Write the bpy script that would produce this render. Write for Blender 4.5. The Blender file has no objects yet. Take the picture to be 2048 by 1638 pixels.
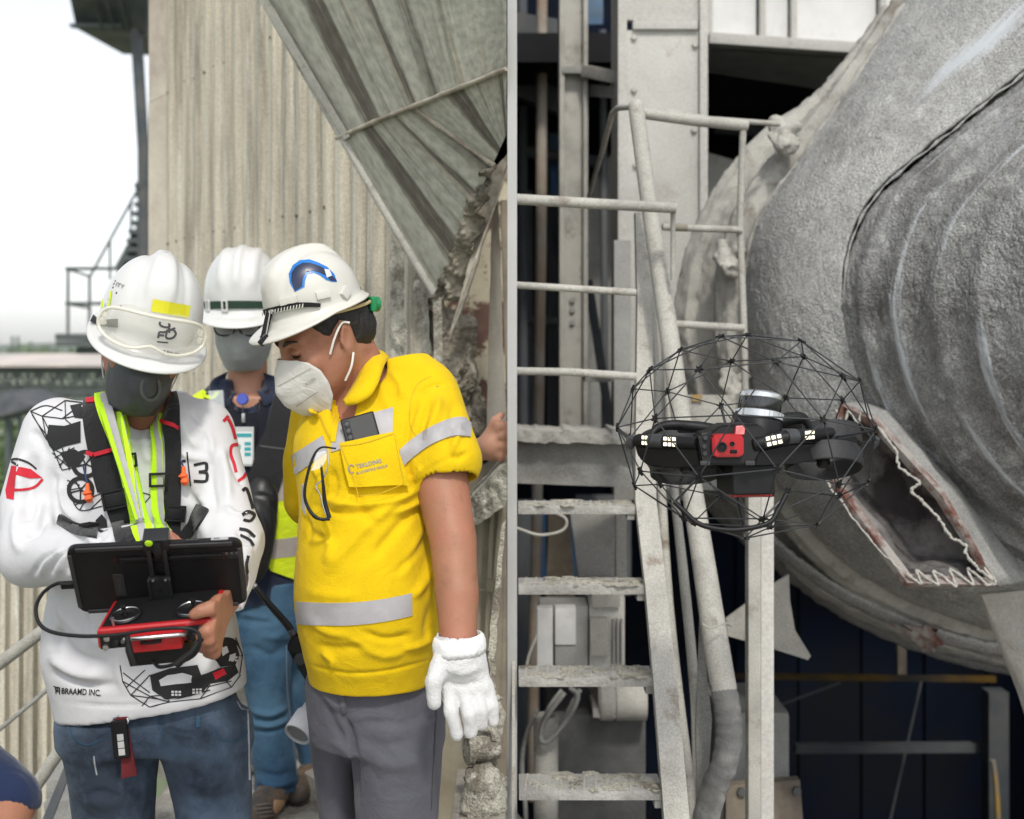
import bpy, bmesh, math, random
import numpy as np
from mathutils import Vector, Matrix, Euler, geometry
from mathutils.bvhtree import BVHTree
R = math.radians
random.seed(7); rng = np.random.default_rng(7)
scene = bpy.context.scene
COL = scene.collection

# ---------------------------------------------------------------- camera
F_PX, CX, H0, CAMZ = 2400.0, 1024.0, 700.0, 1.48     # focal length in photo pixels, horizon row, eye height
cam = bpy.data.cameras.new('camera'); camo = bpy.data.objects.new('camera', cam); COL.objects.link(camo)
camo.location = (0, 0, CAMZ); camo.rotation_euler = (R(90), 0, 0)
cam.sensor_width = 36; cam.lens = 36 * F_PX / 2048; cam.shift_y = -(819 - H0) / 2048
cam.clip_start = 0.05; cam.clip_end = 9000
cam.dof.use_dof = True; cam.dof.focus_distance = 2.32; cam.dof.aperture_fstop = 3.6
scene.camera = camo
# ---------------------------------------------------------------- sky, sun, exposure
SUN_DIR = Vector((-0.12, 0.66, -0.80)).normalized()      # direction the light travels
w = bpy.data.worlds.new('World'); scene.world = w; w.use_nodes = True
nt = w.node_tree; bg = nt.nodes['Background']
sky = nt.nodes.new('ShaderNodeTexSky'); sky.sky_type = 'NISHITA'; sky.sun_disc = False
tos = -SUN_DIR
sky.sun_elevation = math.asin(tos.z); sky.sun_rotation = math.atan2(tos.x, tos.y)
sky.air_density = 1.0; sky.dust_density = 1.2; sky.ozone_density = 1.0
hs = nt.nodes.new('ShaderNodeHueSaturation'); hs.inputs['Saturation'].default_value = 0.22
nt.links.new(sky.outputs[0], hs.inputs['Color']); nt.links.new(hs.outputs[0], bg.inputs['Color'])
bg.inputs['Strength'].default_value = 0.15
sl = bpy.data.lights.new('sun', 'SUN'); sl.energy = 1.5; sl.angle = R(6); sl.color = (1.0, 0.95, 0.86)
so = bpy.data.objects.new('sun', sl); COL.objects.link(so)
so.rotation_euler = SUN_DIR.to_track_quat('-Z', 'Y').to_euler(); so.location = (-3, -4, 9)
vs = scene.view_settings
vs.view_transform = 'Standard'; vs.look = 'None'; vs.gamma = 1; vs.use_curve_mapping = False; vs.exposure = 0.58

# ---------------------------------------------------------------- helpers: pixels to places
def W(px, py, d):
    """the point at depth d (metres along the view axis) in the direction of photo pixel (px, py)"""
    return Vector(((px - CX) / F_PX * d, d, CAMZ - (py - H0) / F_PX * d))
def WX(px, d): return (px - CX) / F_PX * d
def WZ(py, d): return CAMZ - (py - H0) / F_PX * d

def link(o, parent=None):
    COL.objects.link(o)
    if parent is not None:
        o.parent = parent
        o.matrix_parent_inverse = PINV(parent)
    return o
def PINV(p):
    m = Matrix.Translation(p.location)
    q = p.parent
    return m.inverted() if q is None or q.type != 'EMPTY' else m.inverted()
def tag(o, label, cat, group=None, kind=None):
    if label: o['label'] = label
    if cat: o['category'] = cat
    if group: o['group'] = group
    if kind: o['kind'] = kind
    return o
def thing(name, label, cat, loc=(0, 0, 0), group=None):
    o = bpy.data.objects.new(name, None); o.empty_display_size = 0.05
    COL.objects.link(o); o.location = loc
    return tag(o, label, cat, group)
def mesh_obj(name, verts, faces, mat, parent=None, smooth=False, uvs=None):
    me = bpy.data.meshes.new(name)
    if isinstance(verts, np.ndarray) and isinstance(faces, np.ndarray):
        nv, nf, k = len(verts), len(faces), faces.shape[1]
        me.vertices.add(nv); me.vertices.foreach_set('co', np.asarray(verts, np.float32).ravel())
        me.loops.add(nf * k); me.loops.foreach_set('vertex_index', faces.astype(np.int32).ravel())
        me.polygons.add(nf); me.polygons.foreach_set('loop_start', np.arange(0, nf * k, k, dtype=np.int32))
        me.update(calc_edges=True); me.validate()
    else:
        me.from_pydata([tuple(v) for v in verts], [], [tuple(f) for f in faces]); me.update()
    if uvs is not None:
        ul = me.uv_layers.new(name='UVMap')
        li = np.empty(len(me.loops), np.int32); me.loops.foreach_get('vertex_index', li)
        ul.data.foreach_set('uv', np.asarray(uvs, np.float32)[li].ravel())
    if smooth:
        me.polygons.foreach_set('use_smooth', np.ones(len(me.polygons), bool))
    if mat is not None:
        for m in (mat if isinstance(mat, (list, tuple)) else [mat]): me.materials.append(m)
    o = bpy.data.objects.new(name, me)
    return link(o, parent)
def bm_obj(name, bm, mat, parent=None, smooth=False):
    bmesh.ops.recalc_face_normals(bm, faces=bm.faces)
    me = bpy.data.meshes.new(name); bm.to_mesh(me); bm.free()
    if smooth: me.polygons.foreach_set('use_smooth', np.ones(len(me.polygons), bool))
    if mat is not None: me.materials.append(mat)
    return link(bpy.data.objects.new(name, me), parent)
def autosmooth(o, ang=35):
    me = o.data
    me.polygons.foreach_set('use_smooth', np.ones(len(me.polygons), bool))
    me.set_sharp_from_angle(angle=R(ang))
    return o

# ---------------------------------------------------------------- materials
def _n(nt, t, **kw):
    n = nt.nodes.new(t)
    for k, v in kw.items():
        if k in n.inputs.keys(): n.inputs[k].default_value = v
        else: setattr(n, k, v)
    return n
def rgba(c): return (c[0], c[1], c[2], 1.0)
def mat(name, base, rough=0.7, var=0.12, scale=6.0, c2=None, c3=None, thr=(0.42, 0.6), bump=0.0, bscale=60.0, bdist=0.01,
        metal=0.0, coat=0.0, sss=0.0, spec=0.5, streak=None, uv=False, voro=0.0, vscale=120.0, fine=0.0, fscale=200.0):
    """a plain surface: base colour with broad variation, patches of a second colour, wear, bump"""
    m = bpy.data.materials.new(name); m.use_nodes = True
    nt = m.node_tree; b = nt.nodes['Principled BSDF']; L = nt.links.new
    tc = _n(nt, 'ShaderNodeTexCoord'); co = tc.outputs['UV' if uv else 'Object']
    b.inputs['Roughness'].default_value = rough; b.inputs['Metallic'].default_value = metal
    b.inputs['Specular IOR Level'].default_value = spec
    if coat: b.inputs['Coat Weight'].default_value = coat; b.inputs['Coat Roughness'].default_value = 0.12
    if sss:
        b.inputs['Subsurface Weight'].default_value = sss; b.inputs['Subsurface Radius'].default_value = (0.012, 0.005, 0.003)
        b.inputs['Subsurface Scale'].default_value = 0.6
    n1 = _n(nt, 'ShaderNodeTexNoise', Scale=scale, Detail=6.0, Roughness=0.6)
    src = co
    if streak:
        mp = _n(nt, 'ShaderNodeMapping'); mp.inputs['Scale'].default_value = streak; L(co, mp.inputs[0]); src = mp.outputs[0]
    L(src, n1.inputs['Vector'])
    hsv = _n(nt, 'ShaderNodeMix', data_type='RGBA', blend_type='MIX')
    lo = [max(0, x * (1 - var)) for x in base]; hi = [min(1, x * (1 + var)) for x in base]
    rr = _n(nt, 'ShaderNodeMapRange'); rr.inputs[1].default_value = 0.3; rr.inputs[2].default_value = 0.7
    L(n1.outputs[0], rr.inputs[0]); L(rr.outputs[0], hsv.inputs[0])
    hsv.inputs[6].default_value = rgba(lo); hsv.inputs[7].default_value = rgba(hi)
    col = hsv.outputs[2]
    for i, c in enumerate((c2, c3)):
        if c is None: continue
        n2 = _n(nt, 'ShaderNodeTexNoise', Scale=scale * (0.55 if i == 0 else 1.7), Detail=8.0, Roughness=0.68)
        mp = _n(nt, 'ShaderNodeMapping'); mp.inputs['Location'].default_value = (3.7 + 5 * i, 1.3, 8.1 + i)
        if streak: mp.inputs['Scale'].default_value = streak
        L(co, mp.inputs[0]); L(mp.outputs[0], n2.inputs['Vector'])
        r2 = _n(nt, 'ShaderNodeMapRange'); r2.inputs[1].default_value = thr[0] + 0.06 * i; r2.inputs[2].default_value = thr[1] + 0.04 * i
        L(n2.outputs[0], r2.inputs[0])
        mx = _n(nt, 'ShaderNodeMix', data_type='RGBA'); L(r2.outputs[0], mx.inputs[0]); L(col, mx.inputs[6])
        mx.inputs[7].default_value = rgba(c); col = mx.outputs[2]
    if fine:
        n3 = _n(nt, 'ShaderNodeTexNoise', Scale=fscale, Detail=2.0); L(co, n3.inputs['Vector'])
        r3 = _n(nt, 'ShaderNodeMapRange'); r3.inputs[1].default_value = 0.3; r3.inputs[2].default_value = 0.7
        r3.inputs[3].default_value = 1 - fine; r3.inputs[4].default_value = 1 + fine; L(n3.outputs[0], r3.inputs[0])
        mm = _n(nt, 'ShaderNodeMix', data_type='RGBA', blend_type='MULTIPLY'); mm.inputs[0].default_value = 1
        cb = _n(nt, 'ShaderNodeCombineColor')
        for k in range(3): L(r3.outputs[0], cb.inputs[k])
        L(col, mm.inputs[6]); L(cb.outputs[0], mm.inputs[7]); col = mm.outputs[2]
    L(col, b.inputs['Base Color'])
    h = None
    if bump:
        nb = _n(nt, 'ShaderNodeTexNoise', Scale=bscale, Detail=5.0, Roughness=0.65); L(co, nb.inputs['Vector'])
        bp = _n(nt, 'ShaderNodeBump'); bp.inputs['Strength'].default_value = bump; bp.inputs['Distance'].default_value = bdist
        L(nb.outputs[0], bp.inputs['Height']); h = bp.outputs[0]
    if voro:
        vb = _n(nt, 'ShaderNodeTexVoronoi', Scale=vscale); L(co, vb.inputs['Vector'])
        bp2 = _n(nt, 'ShaderNodeBump'); bp2.inputs['Strength'].default_value = voro; bp2.inputs['Distance'].default_value = bdist
        bp2.invert = True
        L(vb.outputs[0], bp2.inputs['Height'])
        if h is not None: L(h, bp2.inputs['Normal'])
        h = bp2.outputs[0]
    if h is not None: L(h, b.inputs['Normal'])
    return m
def knit(name, base, rough=0.9, scale=420.0, strength=0.25, var=0.05, sheen=0.25, rib=None, c2=None, vscale=14.0, wr=0.3):
    """woven or knitted cloth: fine weave bump over slight colour variation"""
    m = mat(name, base, rough=rough, var=var, scale=vscale, spec=0.15, c2=c2)
    nt = m.node_tree; b = nt.nodes['Principled BSDF']; L = nt.links.new
    tc = _n(nt, 'ShaderNodeTexCoord')
    if rib:
        wv = _n(nt, 'ShaderNodeTexWave', Scale=rib, Distortion=1.0); wv.bands_direction = 'X'
        L(tc.outputs['Object'], wv.inputs['Vector']); hh = wv.outputs[1]
    else:
        wv = _n(nt, 'ShaderNodeTexVoronoi', Scale=scale); L(tc.outputs['Object'], wv.inputs['Vector']); hh = wv.outputs[0]
    bp = _n(nt, 'ShaderNodeBump'); bp.inputs['Strength'].default_value = strength; bp.inputs['Distance'].default_value = 0.0012
    L(hh, bp.inputs['Height'])
    if wr:      # soft rumples between the modelled folds
        nw = _n(nt, 'ShaderNodeTexNoise', Scale=15.0, Detail=4.0, Roughness=0.55, Distortion=1.4); L(tc.outputs['Object'], nw.inputs['Vector'])
        bw = _n(nt, 'ShaderNodeBump'); bw.inputs['Strength'].default_value = wr; bw.inputs['Distance'].default_value = 0.02
        L(nw.outputs[0], bw.inputs['Height']); L(bw.outputs[0], bp.inputs['Normal'])
    L(bp.outputs[0], b.inputs['Normal'])
    b.inputs['Sheen Weight'].default_value = sheen
    return m
def emit(name, c, s):
    m = bpy.data.materials.new(name); m.use_nodes = True; b = m.node_tree.nodes['Principled BSDF']
    b.inputs['Base Color'].default_value = rgba(c); b.inputs['Emission Color'].default_value = rgba(c); b.inputs['Emission Strength'].default_value = s
    return m
def clear(name, tint=(0.9, 0.9, 0.85), amt=0.35, rough=0.15):
    """thin clear plastic: partly see-through, partly milky with a sheen"""
    m = bpy.data.materials.new(name); m.use_nodes = True; nt = m.node_tree; b = nt.nodes['Principled BSDF']
    b.inputs['Base Color'].default_value = rgba(tint); b.inputs['Roughness'].default_value = rough; b.inputs['Specular IOR Level'].default_value = 0.6
    b.inputs['Alpha'].default_value = amt
    return m

# ---------------------------------------------------------------- mesh builders
def tube(name, pts, rad, mt, parent=None, n=10, cap=True, smooth=True):
    pts = [Vector(p) for p in pts]; k = len(pts)
    if not hasattr(rad, '__len__'): rad = [rad] * k
    verts, faces = [], []; prev = None
    for i, p in enumerate(pts):
        t = (pts[min(i + 1, k - 1)] - pts[max(i - 1, 0)]).normalized()
        if prev is None:
            a = Vector((0, 0, 1)) if abs(t.z) < 0.9 else Vector((1, 0, 0)); u = t.cross(a).normalized()
        else:
            u = (prev - t * prev.dot(t)).normalized()
        v = t.cross(u); prev = u
        for j in range(n):
            an = 2 * math.pi * j / n
            verts.append(p + (u * math.cos(an) + v * math.sin(an)) * rad[i])
    for i in range(k - 1):
        for j in range(n):
            faces.append((i * n + j, i * n + (j + 1) % n, (i + 1) * n + (j + 1) % n, (i + 1) * n + j))
    if cap:
        faces.append(tuple(range(n - 1, -1, -1))); faces.append(tuple((k - 1) * n + j for j in range(n)))
    o = mesh_obj(name, verts, faces, mt, parent)
    return autosmooth(o, 50) if smooth else o
def spline(pts, n=8):
    """Catmull-Rom through points (any dimension)"""
    P = [np.asarray(p, float) for p in pts]
    P = [2 * P[0] - P[1]] + P + [2 * P[-1] - P[-2]]; out = []
    for i in range(1, len(P) - 2):
        for j in range(n):
            t = j / n; a, b, c, d = P[i - 1], P[i], P[i + 1], P[i + 2]
            out.append(0.5 * (2 * b + (c - a) * t + (2 * a - 5 * b + 4 * c - d) * t * t + (3 * b - a - 3 * c + d) * t ** 3))
    out.append(P[-2]); return out
def ptube(name, pp, rad, mt, parent=None, n=10, sm=0, cap=True):
    """tube through (px, py, depth) points"""
    if sm: pp = spline(pp, sm)
    if hasattr(rad, '__len__') and len(rad) != len(pp):
        x = np.linspace(0, 1, len(rad)); rad = list(np.interp(np.linspace(0, 1, len(pp)), x, rad))
    return tube(name, [W(*p) for p in pp], rad, mt, parent, n, cap)
def box(name, lo, hi, mt, parent=None, bevel=0.0, rot=None, jit=0.0):
    bm = bmesh.new(); c = [(lo[i] + hi[i]) / 2 for i in range(3)]; s = [abs(hi[i] - lo[i]) for i in range(3)]
    bmesh.ops.create_cube(bm, size=1.0)
    for v in bm.verts: v.co = Vector((v.co.x * s[0], v.co.y * s[1], v.co.z * s[2]))
    if bevel: bmesh.ops.bevel(bm, geom=bm.edges[:], offset=bevel, segments=2, affect='EDGES', profile=0.7)
    M = Matrix.Translation(c) @ (rot.to_matrix().to_4x4() if rot is not None else Matrix())
    bmesh.ops.transform(bm, matrix=M, verts=bm.verts)
    o = bm_obj(name, bm, mt, parent)
    return autosmooth(o, 40) if bevel else o
def mbox(name, M, s, mt, parent=None, bevel=0.0, seg=2):
    """box of size s centred in frame M"""
    bm = bmesh.new(); bmesh.ops.create_cube(bm, size=1.0)
    for v in bm.verts: v.co = Vector((v.co.x * s[0], v.co.y * s[1], v.co.z * s[2]))
    if bevel: bmesh.ops.bevel(bm, geom=bm.edges[:], offset=bevel, segments=seg, affect='EDGES', profile=0.7)
    bmesh.ops.transform(bm, matrix=M, verts=bm.verts)
    o = bm_obj(name, bm, mt, parent)
    return autosmooth(o, 40) if bevel else o
def bar(name, a, b, wd, th, mt, parent=None, up=(0, 0, 1), bevel=0.0):
    """rectangular bar from a to b, wd across, th along 'up'"""
    a, b = Vector(a), Vector(b); y = (b - a); l = y.length; y.normalize()
    u = Vector(up); x = y.cross(u)
    if x.length < 1e-4: x = y.cross(Vector((1, 0, 0)))
    x.normalize(); z = x.cross(y)
    M = Matrix((x, y, z)).transposed().to_4x4(); M.translation = (a + b) / 2
    return mbox(name, M, (wd, l, th), mt, parent, bevel)
def prism(name, poly, ext, mt, parent=None, bevel=0.0):
    """polygon of world points extruded by the vector ext"""
    bm = bmesh.new(); vs_ = [bm.verts.new(p) for p in poly]; f = bm.faces.new(vs_)
    r = bmesh.ops.extrude_face_region(bm, geom=[f]); vv = [g for g in r['geom'] if isinstance(g, bmesh.types.BMVert)]
    bmesh.ops.translate(bm, vec=Vector(ext), verts=vv)
    bmesh.ops.recalc_face_normals(bm, faces=bm.faces)
    if bevel: bmesh.ops.bevel(bm, geom=bm.edges[:], offset=bevel, segments=2, affect='EDGES')
    o = bm_obj(name, bm, mt, parent)
    return autosmooth(o, 40) if bevel else o
def disc_lathe(name, prof, M, mt, parent=None, n=32, ang=40):
    """profile [(r, z)] spun about the local z of frame M"""
    verts, faces = [], []; k = len(prof)
    for j in range(n):
        a = 2 * math.pi * j / n
        for r, z in prof: verts.append(M @ Vector((r * math.cos(a), r * math.sin(a), z)))
    for j in range(n):
        for i in range(k - 1):
            faces.append((j * k + i, ((j + 1) % n) * k + i, ((j + 1) % n) * k + i + 1, j * k + i + 1))
    o = mesh_obj(name, verts, faces, mt, parent); return autosmooth(o, ang)
def frame(o, x, y, z):
    M = Matrix((Vector(x).normalized(), Vector(y).normalized(), Vector(z).normalized())).transposed().to_4x4(); M.translation = Vector(o); return M
def align_z(o, z, hint=(1, 0, 0)):
    z = Vector(z).normalized(); x = Vector(hint); x = (x - z * x.dot(z)).normalized(); return frame(o, x, z.cross(x), z)

# ---------------------------------------------------------------- value noise
def _hash(ix, iy, iz, s):
    n = (ix * 374761393 + iy * 668265263 + iz * 2147483647 + s * 1274126177) & 0xffffffff
    n = ((n ^ (n >> 13)) * 1274126177) & 0xffffffff
    return ((n ^ (n >> 16)) & 0xffff) / 32767.5 - 1.0
def vnoise(P, scale=1.0, seed=0, octaves=1, gain=0.5):
    P = np.asarray(P, float); out = np.zeros(len(P)); amp = 1.0
    sc = np.asarray(scale, float) * np.ones(3)
    for o_ in range(octaves):
        q = P * sc + 17.3 * o_; i = np.floor(q).astype(np.int64); f = q - i; f = f * f * (3 - 2 * f)
        r = 0
        for dx in (0, 1):
            for dy in (0, 1):
                for dz in (0, 1):
                    wgt = (f[:, 0] if dx else 1 - f[:, 0]) * (f[:, 1] if dy else 1 - f[:, 1]) * (f[:, 2] if dz else 1 - f[:, 2])
                    r = r + wgt * _hash(i[:, 0] + dx, i[:, 1] + dy, i[:, 2] + dz, seed + o_)
        out += amp * r; amp *= gain; sc = sc * 2.0
    return out

# ---------------------------------------------------------------- implicit bodies
class Body:
    """blobs blended on a grid, then meshed: one continuous skin"""
    def __init__(s, lo, hi, res):
        s.lo = np.array(lo, float); s.res = res
        s.n = np.ceil((np.array(hi) - s.lo) / res).astype(int) + 1
        s.V = np.full(s.n, 1.0, np.float32)
    def _sub(s, lo, hi, m):
        a = np.clip(np.floor((np.array(lo) - m - s.lo) / s.res).astype(int), 0, s.n); b = np.clip(np.ceil((np.array(hi) + m - s.lo) / s.res).astype(int) + 1, 0, s.n)
        if np.any(b <= a): return None
        ax = [s.lo[i] + s.res * np.arange(a[i], b[i]) for i in range(3)]
        return (slice(a[0], b[0]), slice(a[1], b[1]), slice(a[2], b[2])), np.meshgrid(*ax, indexing='ij', sparse=True)
    def _mix(s, sl, d, k, sub):
        v = s.V[sl]
        if sub: h = np.maximum(k - np.abs(v + d), 0) / max(k, 1e-9); s.V[sl] = np.maximum(v, -d) + h * h * k * 0.25
        else: h = np.maximum(k - np.abs(v - d), 0) / max(k, 1e-9); s.V[sl] = np.minimum(v, d) - h * h * k * 0.25
    def ell(s, c, r, M=None, k=0.01, sub=False, rot=None):
        c = Vector(c); Q = np.eye(3)
        if M is not None: c = M @ c; sc_ = M.to_scale()[0]; r = [x * sc_ for x in r]; Q = np.array(M.to_3x3()) / sc_
        if rot is not None: Q = Q @ np.array(rot.to_matrix())
        rm = max(r); e = s._sub(np.array(c) - rm, np.array(c) + rm, k + 3 * s.res)
        if e is None: return
        sl, (X, Y, Z) = e; X = X - c[0]; Y = Y - c[1]; Z = Z - c[2]
        u = X * Q[0, 0] + Y * Q[1, 0] + Z * Q[2, 0]; v = X * Q[0, 1] + Y * Q[1, 1] + Z * Q[2, 1]; w_ = X * Q[0, 2] + Y * Q[1, 2] + Z * Q[2, 2]
        k0 = np.sqrt((u / r[0]) ** 2 + (v / r[1]) ** 2 + (w_ / r[2]) ** 2) + 1e-9
        k1 = np.sqrt((u / r[0] ** 2) ** 2 + (v / r[1] ** 2) ** 2 + (w_ / r[2] ** 2) ** 2) + 1e-9
        s._mix(sl, (k0 * (k0 - 1) / k1).astype(np.float32), k, sub)
    def cap(s, a, b, ra, rb, M=None, k=0.01, sub=False, flat=None):
        a, b = Vector(a), Vector(b)
        if M is not None: a, b = M @ a, M @ b; sc_ = M.to_scale()[0]; ra *= sc_; rb *= sc_
        a, b = np.array(a), np.array(b); rm = max(ra, rb)
        e = s._sub(np.minimum(a, b) - rm, np.maximum(a, b) + rm, k + 3 * s.res)
        if e is None: return
        sl, (X, Y, Z) = e; d = b - a; L2 = max(d @ d, 1e-9)
        t = np.clip(((X - a[0]) * d[0] + (Y - a[1]) * d[1] + (Z - a[2]) * d[2]) / L2, 0, 1)
        q = np.sqrt((X - a[0] - t * d[0]) ** 2 + (Y - a[1] - t * d[1]) ** 2 + (Z - a[2] - t * d[2]) ** 2) - (ra + (rb - ra) * t)
        s._mix(sl, q.astype(np.float32), k, sub)
    def chain(s, pts, rad, k=0.01, M=None, sub=False):
        pts = [np.array(M @ Vector(p) if M is not None else p, float) for p in pts]; rad = list(rad); rm = max(rad)
        e = s._sub(np.min(pts, 0) - rm, np.max(pts, 0) + rm, k + 3 * s.res)
        if e is None: return
        sl, (X, Y, Z) = e; D = None
        for i in range(len(pts) - 1):
            a, d = pts[i], pts[i + 1] - pts[i]; L2 = max(d @ d, 1e-9)
            t = np.clip(((X - a[0]) * d[0] + (Y - a[1]) * d[1] + (Z - a[2]) * d[2]) / L2, 0, 1)
            q = np.sqrt((X - a[0] - t * d[0]) ** 2 + (Y - a[1] - t * d[1]) ** 2 + (Z - a[2] - t * d[2]) ** 2) - (rad[i] + (rad[i + 1] - rad[i]) * t)
            if D is None: D = q
            else: h = np.maximum(0.012 - np.abs(D - q), 0) / 0.012; D = np.minimum(D, q) - h * h * 0.001
        s._mix(sl, D.astype(np.float32), k, sub)
    def stack(s, rows, k=0.02, sub=False, p=2.0):
        """rows (z, cx, cy, a, b) from top to bottom or back: elliptic slices"""
        rows = sorted(rows); z, cx, cy, a, b = (np.array([r[i] for r in rows]) for i in range(5))
        e = s._sub((min(cx - a), min(cy - b), z[0]), (max(cx + a), max(cy + b), z[-1]), k + 3 * s.res)
        if e is None: return
        sl, (X, Y, Z) = e; zz = Z.ravel(); zi = np.linspace(z[0], z[-1], 80)
        def ev(q):
            v = np.interp(zi, z, q); v2 = np.convolve(np.pad(v, 4, mode='edge'), np.ones(9) / 9, 'valid')
            return np.interp(zz, zi, v2)[None, None, :]
        CXx, CYy, A, B = ev(cx), ev(cy), ev(a), ev(b)
        rr = (np.abs((X - CXx) / A) ** p + np.abs((Y - CYy) / B) ** p) ** (1 / p)
        d = (rr - 1) * np.minimum(A, B)
        d = np.maximum(d, np.maximum(z[0] - Z, Z - z[-1]))
        s._mix(sl, d.astype(np.float32), k, sub)
    def half(s, pt, nrm, k=0.004, lo=None, hi=None):
        """cut away everything on the nrm side of the plane"""
        e = s._sub(s.lo if lo is None else lo, s.lo + s.res * s.n if hi is None else hi, 0)
        sl, (X, Y, Z) = e; nrm = Vector(nrm).normalized()
        d = -((X - pt[0]) * nrm[0] + (Y - pt[1]) * nrm[1] + (Z - pt[2]) * nrm[2])
        s._mix(sl, d.astype(np.float32) * np.ones_like(s.V[sl]), k, True)
    def mesh(s, smooth=2):
        V = s.V; V[0] = V[-1] = 1; V[:, 0] = V[:, -1] = 1; V[:, :, 0] = V[:, :, -1] = 1
        S = V < 0; n = np.array(V.shape) - 1
        cnt = np.zeros(n, np.int8)
        for i in (0, 1):
            for j in (0, 1):
                for k in (0, 1): cnt += S[i:i + n[0], j:j + n[1], k:k + n[2]]
        C = np.argwhere((cnt > 0) & (cnt < 8)); idx = np.full(n, -1, np.int32); idx[C[:, 0], C[:, 1], C[:, 2]] = np.arange(len(C))
        acc = np.zeros((len(C), 3)); num = np.zeros(len(C))
        corners = [(i, j, k) for i in (0, 1) for j in (0, 1) for k in (0, 1)]
        cv = {c: V[C[:, 0] + c[0], C[:, 1] + c[1], C[:, 2] + c[2]] for c in corners}
        for c in corners:
            for ax in range(3):
                if c[ax]: continue
                d = list(c); d[ax] = 1; d = tuple(d); va, vb = cv[c], cv[d]; m = (va < 0) != (vb < 0)
                t = np.where(m, va / np.where(m, va - vb, 1), 0)
                p = np.array(c, float)[None, :] * np.ones((len(C), 1)); p[:, ax] += t
                acc += p * m[:, None]; num += m
        P = s.lo + (C + acc / num[:, None]) * s.res
        F = []
        for ax in range(3):
            a, b = [(1, 2), (2, 0), (0, 1)][ax]
            s0 = [slice(None)] * 3; s1 = [slice(None)] * 3; s0[ax] = slice(0, -1); s1[ax] = slice(1, None)
            A, B = S[tuple(s0)], S[tuple(s1)]; E = np.argwhere(A != B); fl = A[E[:, 0], E[:, 1], E[:, 2]]
            ok = (E[:, a] > 0) & (E[:, b] > 0) & (E[:, a] < n[a]) & (E[:, b] < n[b]); E = E[ok]; fl = fl[ok]
            q = []
            for da, db in ((1, 1), (0, 1), (0, 0), (1, 0)):
                e = E.copy(); e[:, a] -= da; e[:, b] -= db; q.append(idx[e[:, 0], e[:, 1], e[:, 2]])
            q = np.stack(q, 1); q = np.where(fl[:, None], q, q[:, ::-1]); F.append(q)
        F = np.concatenate(F); F = F[(F >= 0).all(1)]
        return smooth_mesh(P, F, smooth), F
def edges_of(F):
    e = np.concatenate([F[:, [i, (i + 1) % F.shape[1]]] for i in range(F.shape[1])]); return e
def smooth_mesh(P, F, it):
    if not it: return P
    e = edges_of(F); deg = np.bincount(e[:, 0], minlength=len(P)) + np.bincount(e[:, 1], minlength=len(P)); deg = np.maximum(deg, 1)
    for q in range(it):
        for lam in (0.5, -0.33) if it > 1 else (0.5,):
            A = np.zeros_like(P)
            for c in range(3):
                A[:, c] = np.bincount(e[:, 0], P[e[:, 1], c], len(P)) + np.bincount(e[:, 1], P[e[:, 0], c], len(P))
            P = P + lam * (A / deg[:, None] - P)
    return P
def vnormals(P, F):
    a = P[F[:, 2]] - P[F[:, 0]]; b = P[F[:, 3 % F.shape[1]]] - P[F[:, 1]]; fn = np.cross(a, b)
    N = np.zeros_like(P)
    for i in range(F.shape[1]):
        for c in range(3): N[:, c] += np.bincount(F[:, i], fn[:, c], len(P))
    return N / np.maximum(np.linalg.norm(N, axis=1), 1e-12)[:, None]
def to_px(P):
    return np.stack([CX + F_PX * P[:, 0] / P[:, 1], H0 - F_PX * (P[:, 2] - CAMZ) / P[:, 1]], 1)
FOLD = 1.35
def folds(P, F, lines, both=False):
    """creases: ridge (+) or valley (-) lines over the camera side of a cloth, [(points, width px, height m)]"""
    N = vnormals(P, F); q = to_px(P); D = np.zeros(len(P))
    vd = P - np.array([0, 0, CAMZ]); facing = np.clip(-(N * vd).sum(1) / np.linalg.norm(vd, axis=1) * 3, 0, 1)
    for pts, wd, amp in lines:
        pp = np.array(spline(pts, 6)) if len(pts) > 2 else np.array([np.array(pts[0]) * (1 - t) + np.array(pts[1]) * t for t in np.linspace(0, 1, 8)])
        lo, hi = pp.min(0) - 3 * wd, pp.max(0) + 3 * wd
        m = np.where((q[:, 0] > lo[0]) & (q[:, 0] < hi[0]) & (q[:, 1] > lo[1]) & (q[:, 1] < hi[1]) & (facing > 0))[0]
        if not len(m): continue
        best = np.full(len(m), 1e9); tb = np.zeros(len(m)); k = len(pp) - 1
        for i in range(k):
            a, b = pp[i], pp[i + 1]; d = b - a; t = np.clip(((q[m] - a) @ d) / max(d @ d, 1e-9), 0, 1)
            ds = np.linalg.norm(q[m] - a - t[:, None] * d, axis=1); u = ds < best
            best[u] = ds[u]; tb[u] = (i + t[u]) / k
        fade = np.clip(np.minimum(tb, 1 - tb) * 5, 0.0, 1)
        D[m] += FOLD * amp * np.exp(-(best / wd) ** 2) * fade * facing[m]
    return P + N * D[:, None]
class Skin:
    """a surface that prints, tapes and straps can be laid on"""
    def __init__(s, P, F):
        s.b = BVHTree.FromPolygons(P.tolist(), F.tolist()); s.last = float(np.linalg.norm(P.mean(0) - np.array([0, 0, CAMZ])))
    def hit(s, px, py):
        o = Vector((0, 0, CAMZ)); d = (W(px, py, 1) - o).normalized()
        l, n, i, t = s.b.ray_cast(o, d)
        if l is None:
            g = o + d * s.last; l, n, i, t2 = s.b.find_nearest(g); 
            return l, n
        s.last = t
        if n.dot(d) > 0: n = -n
        return l, n
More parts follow.
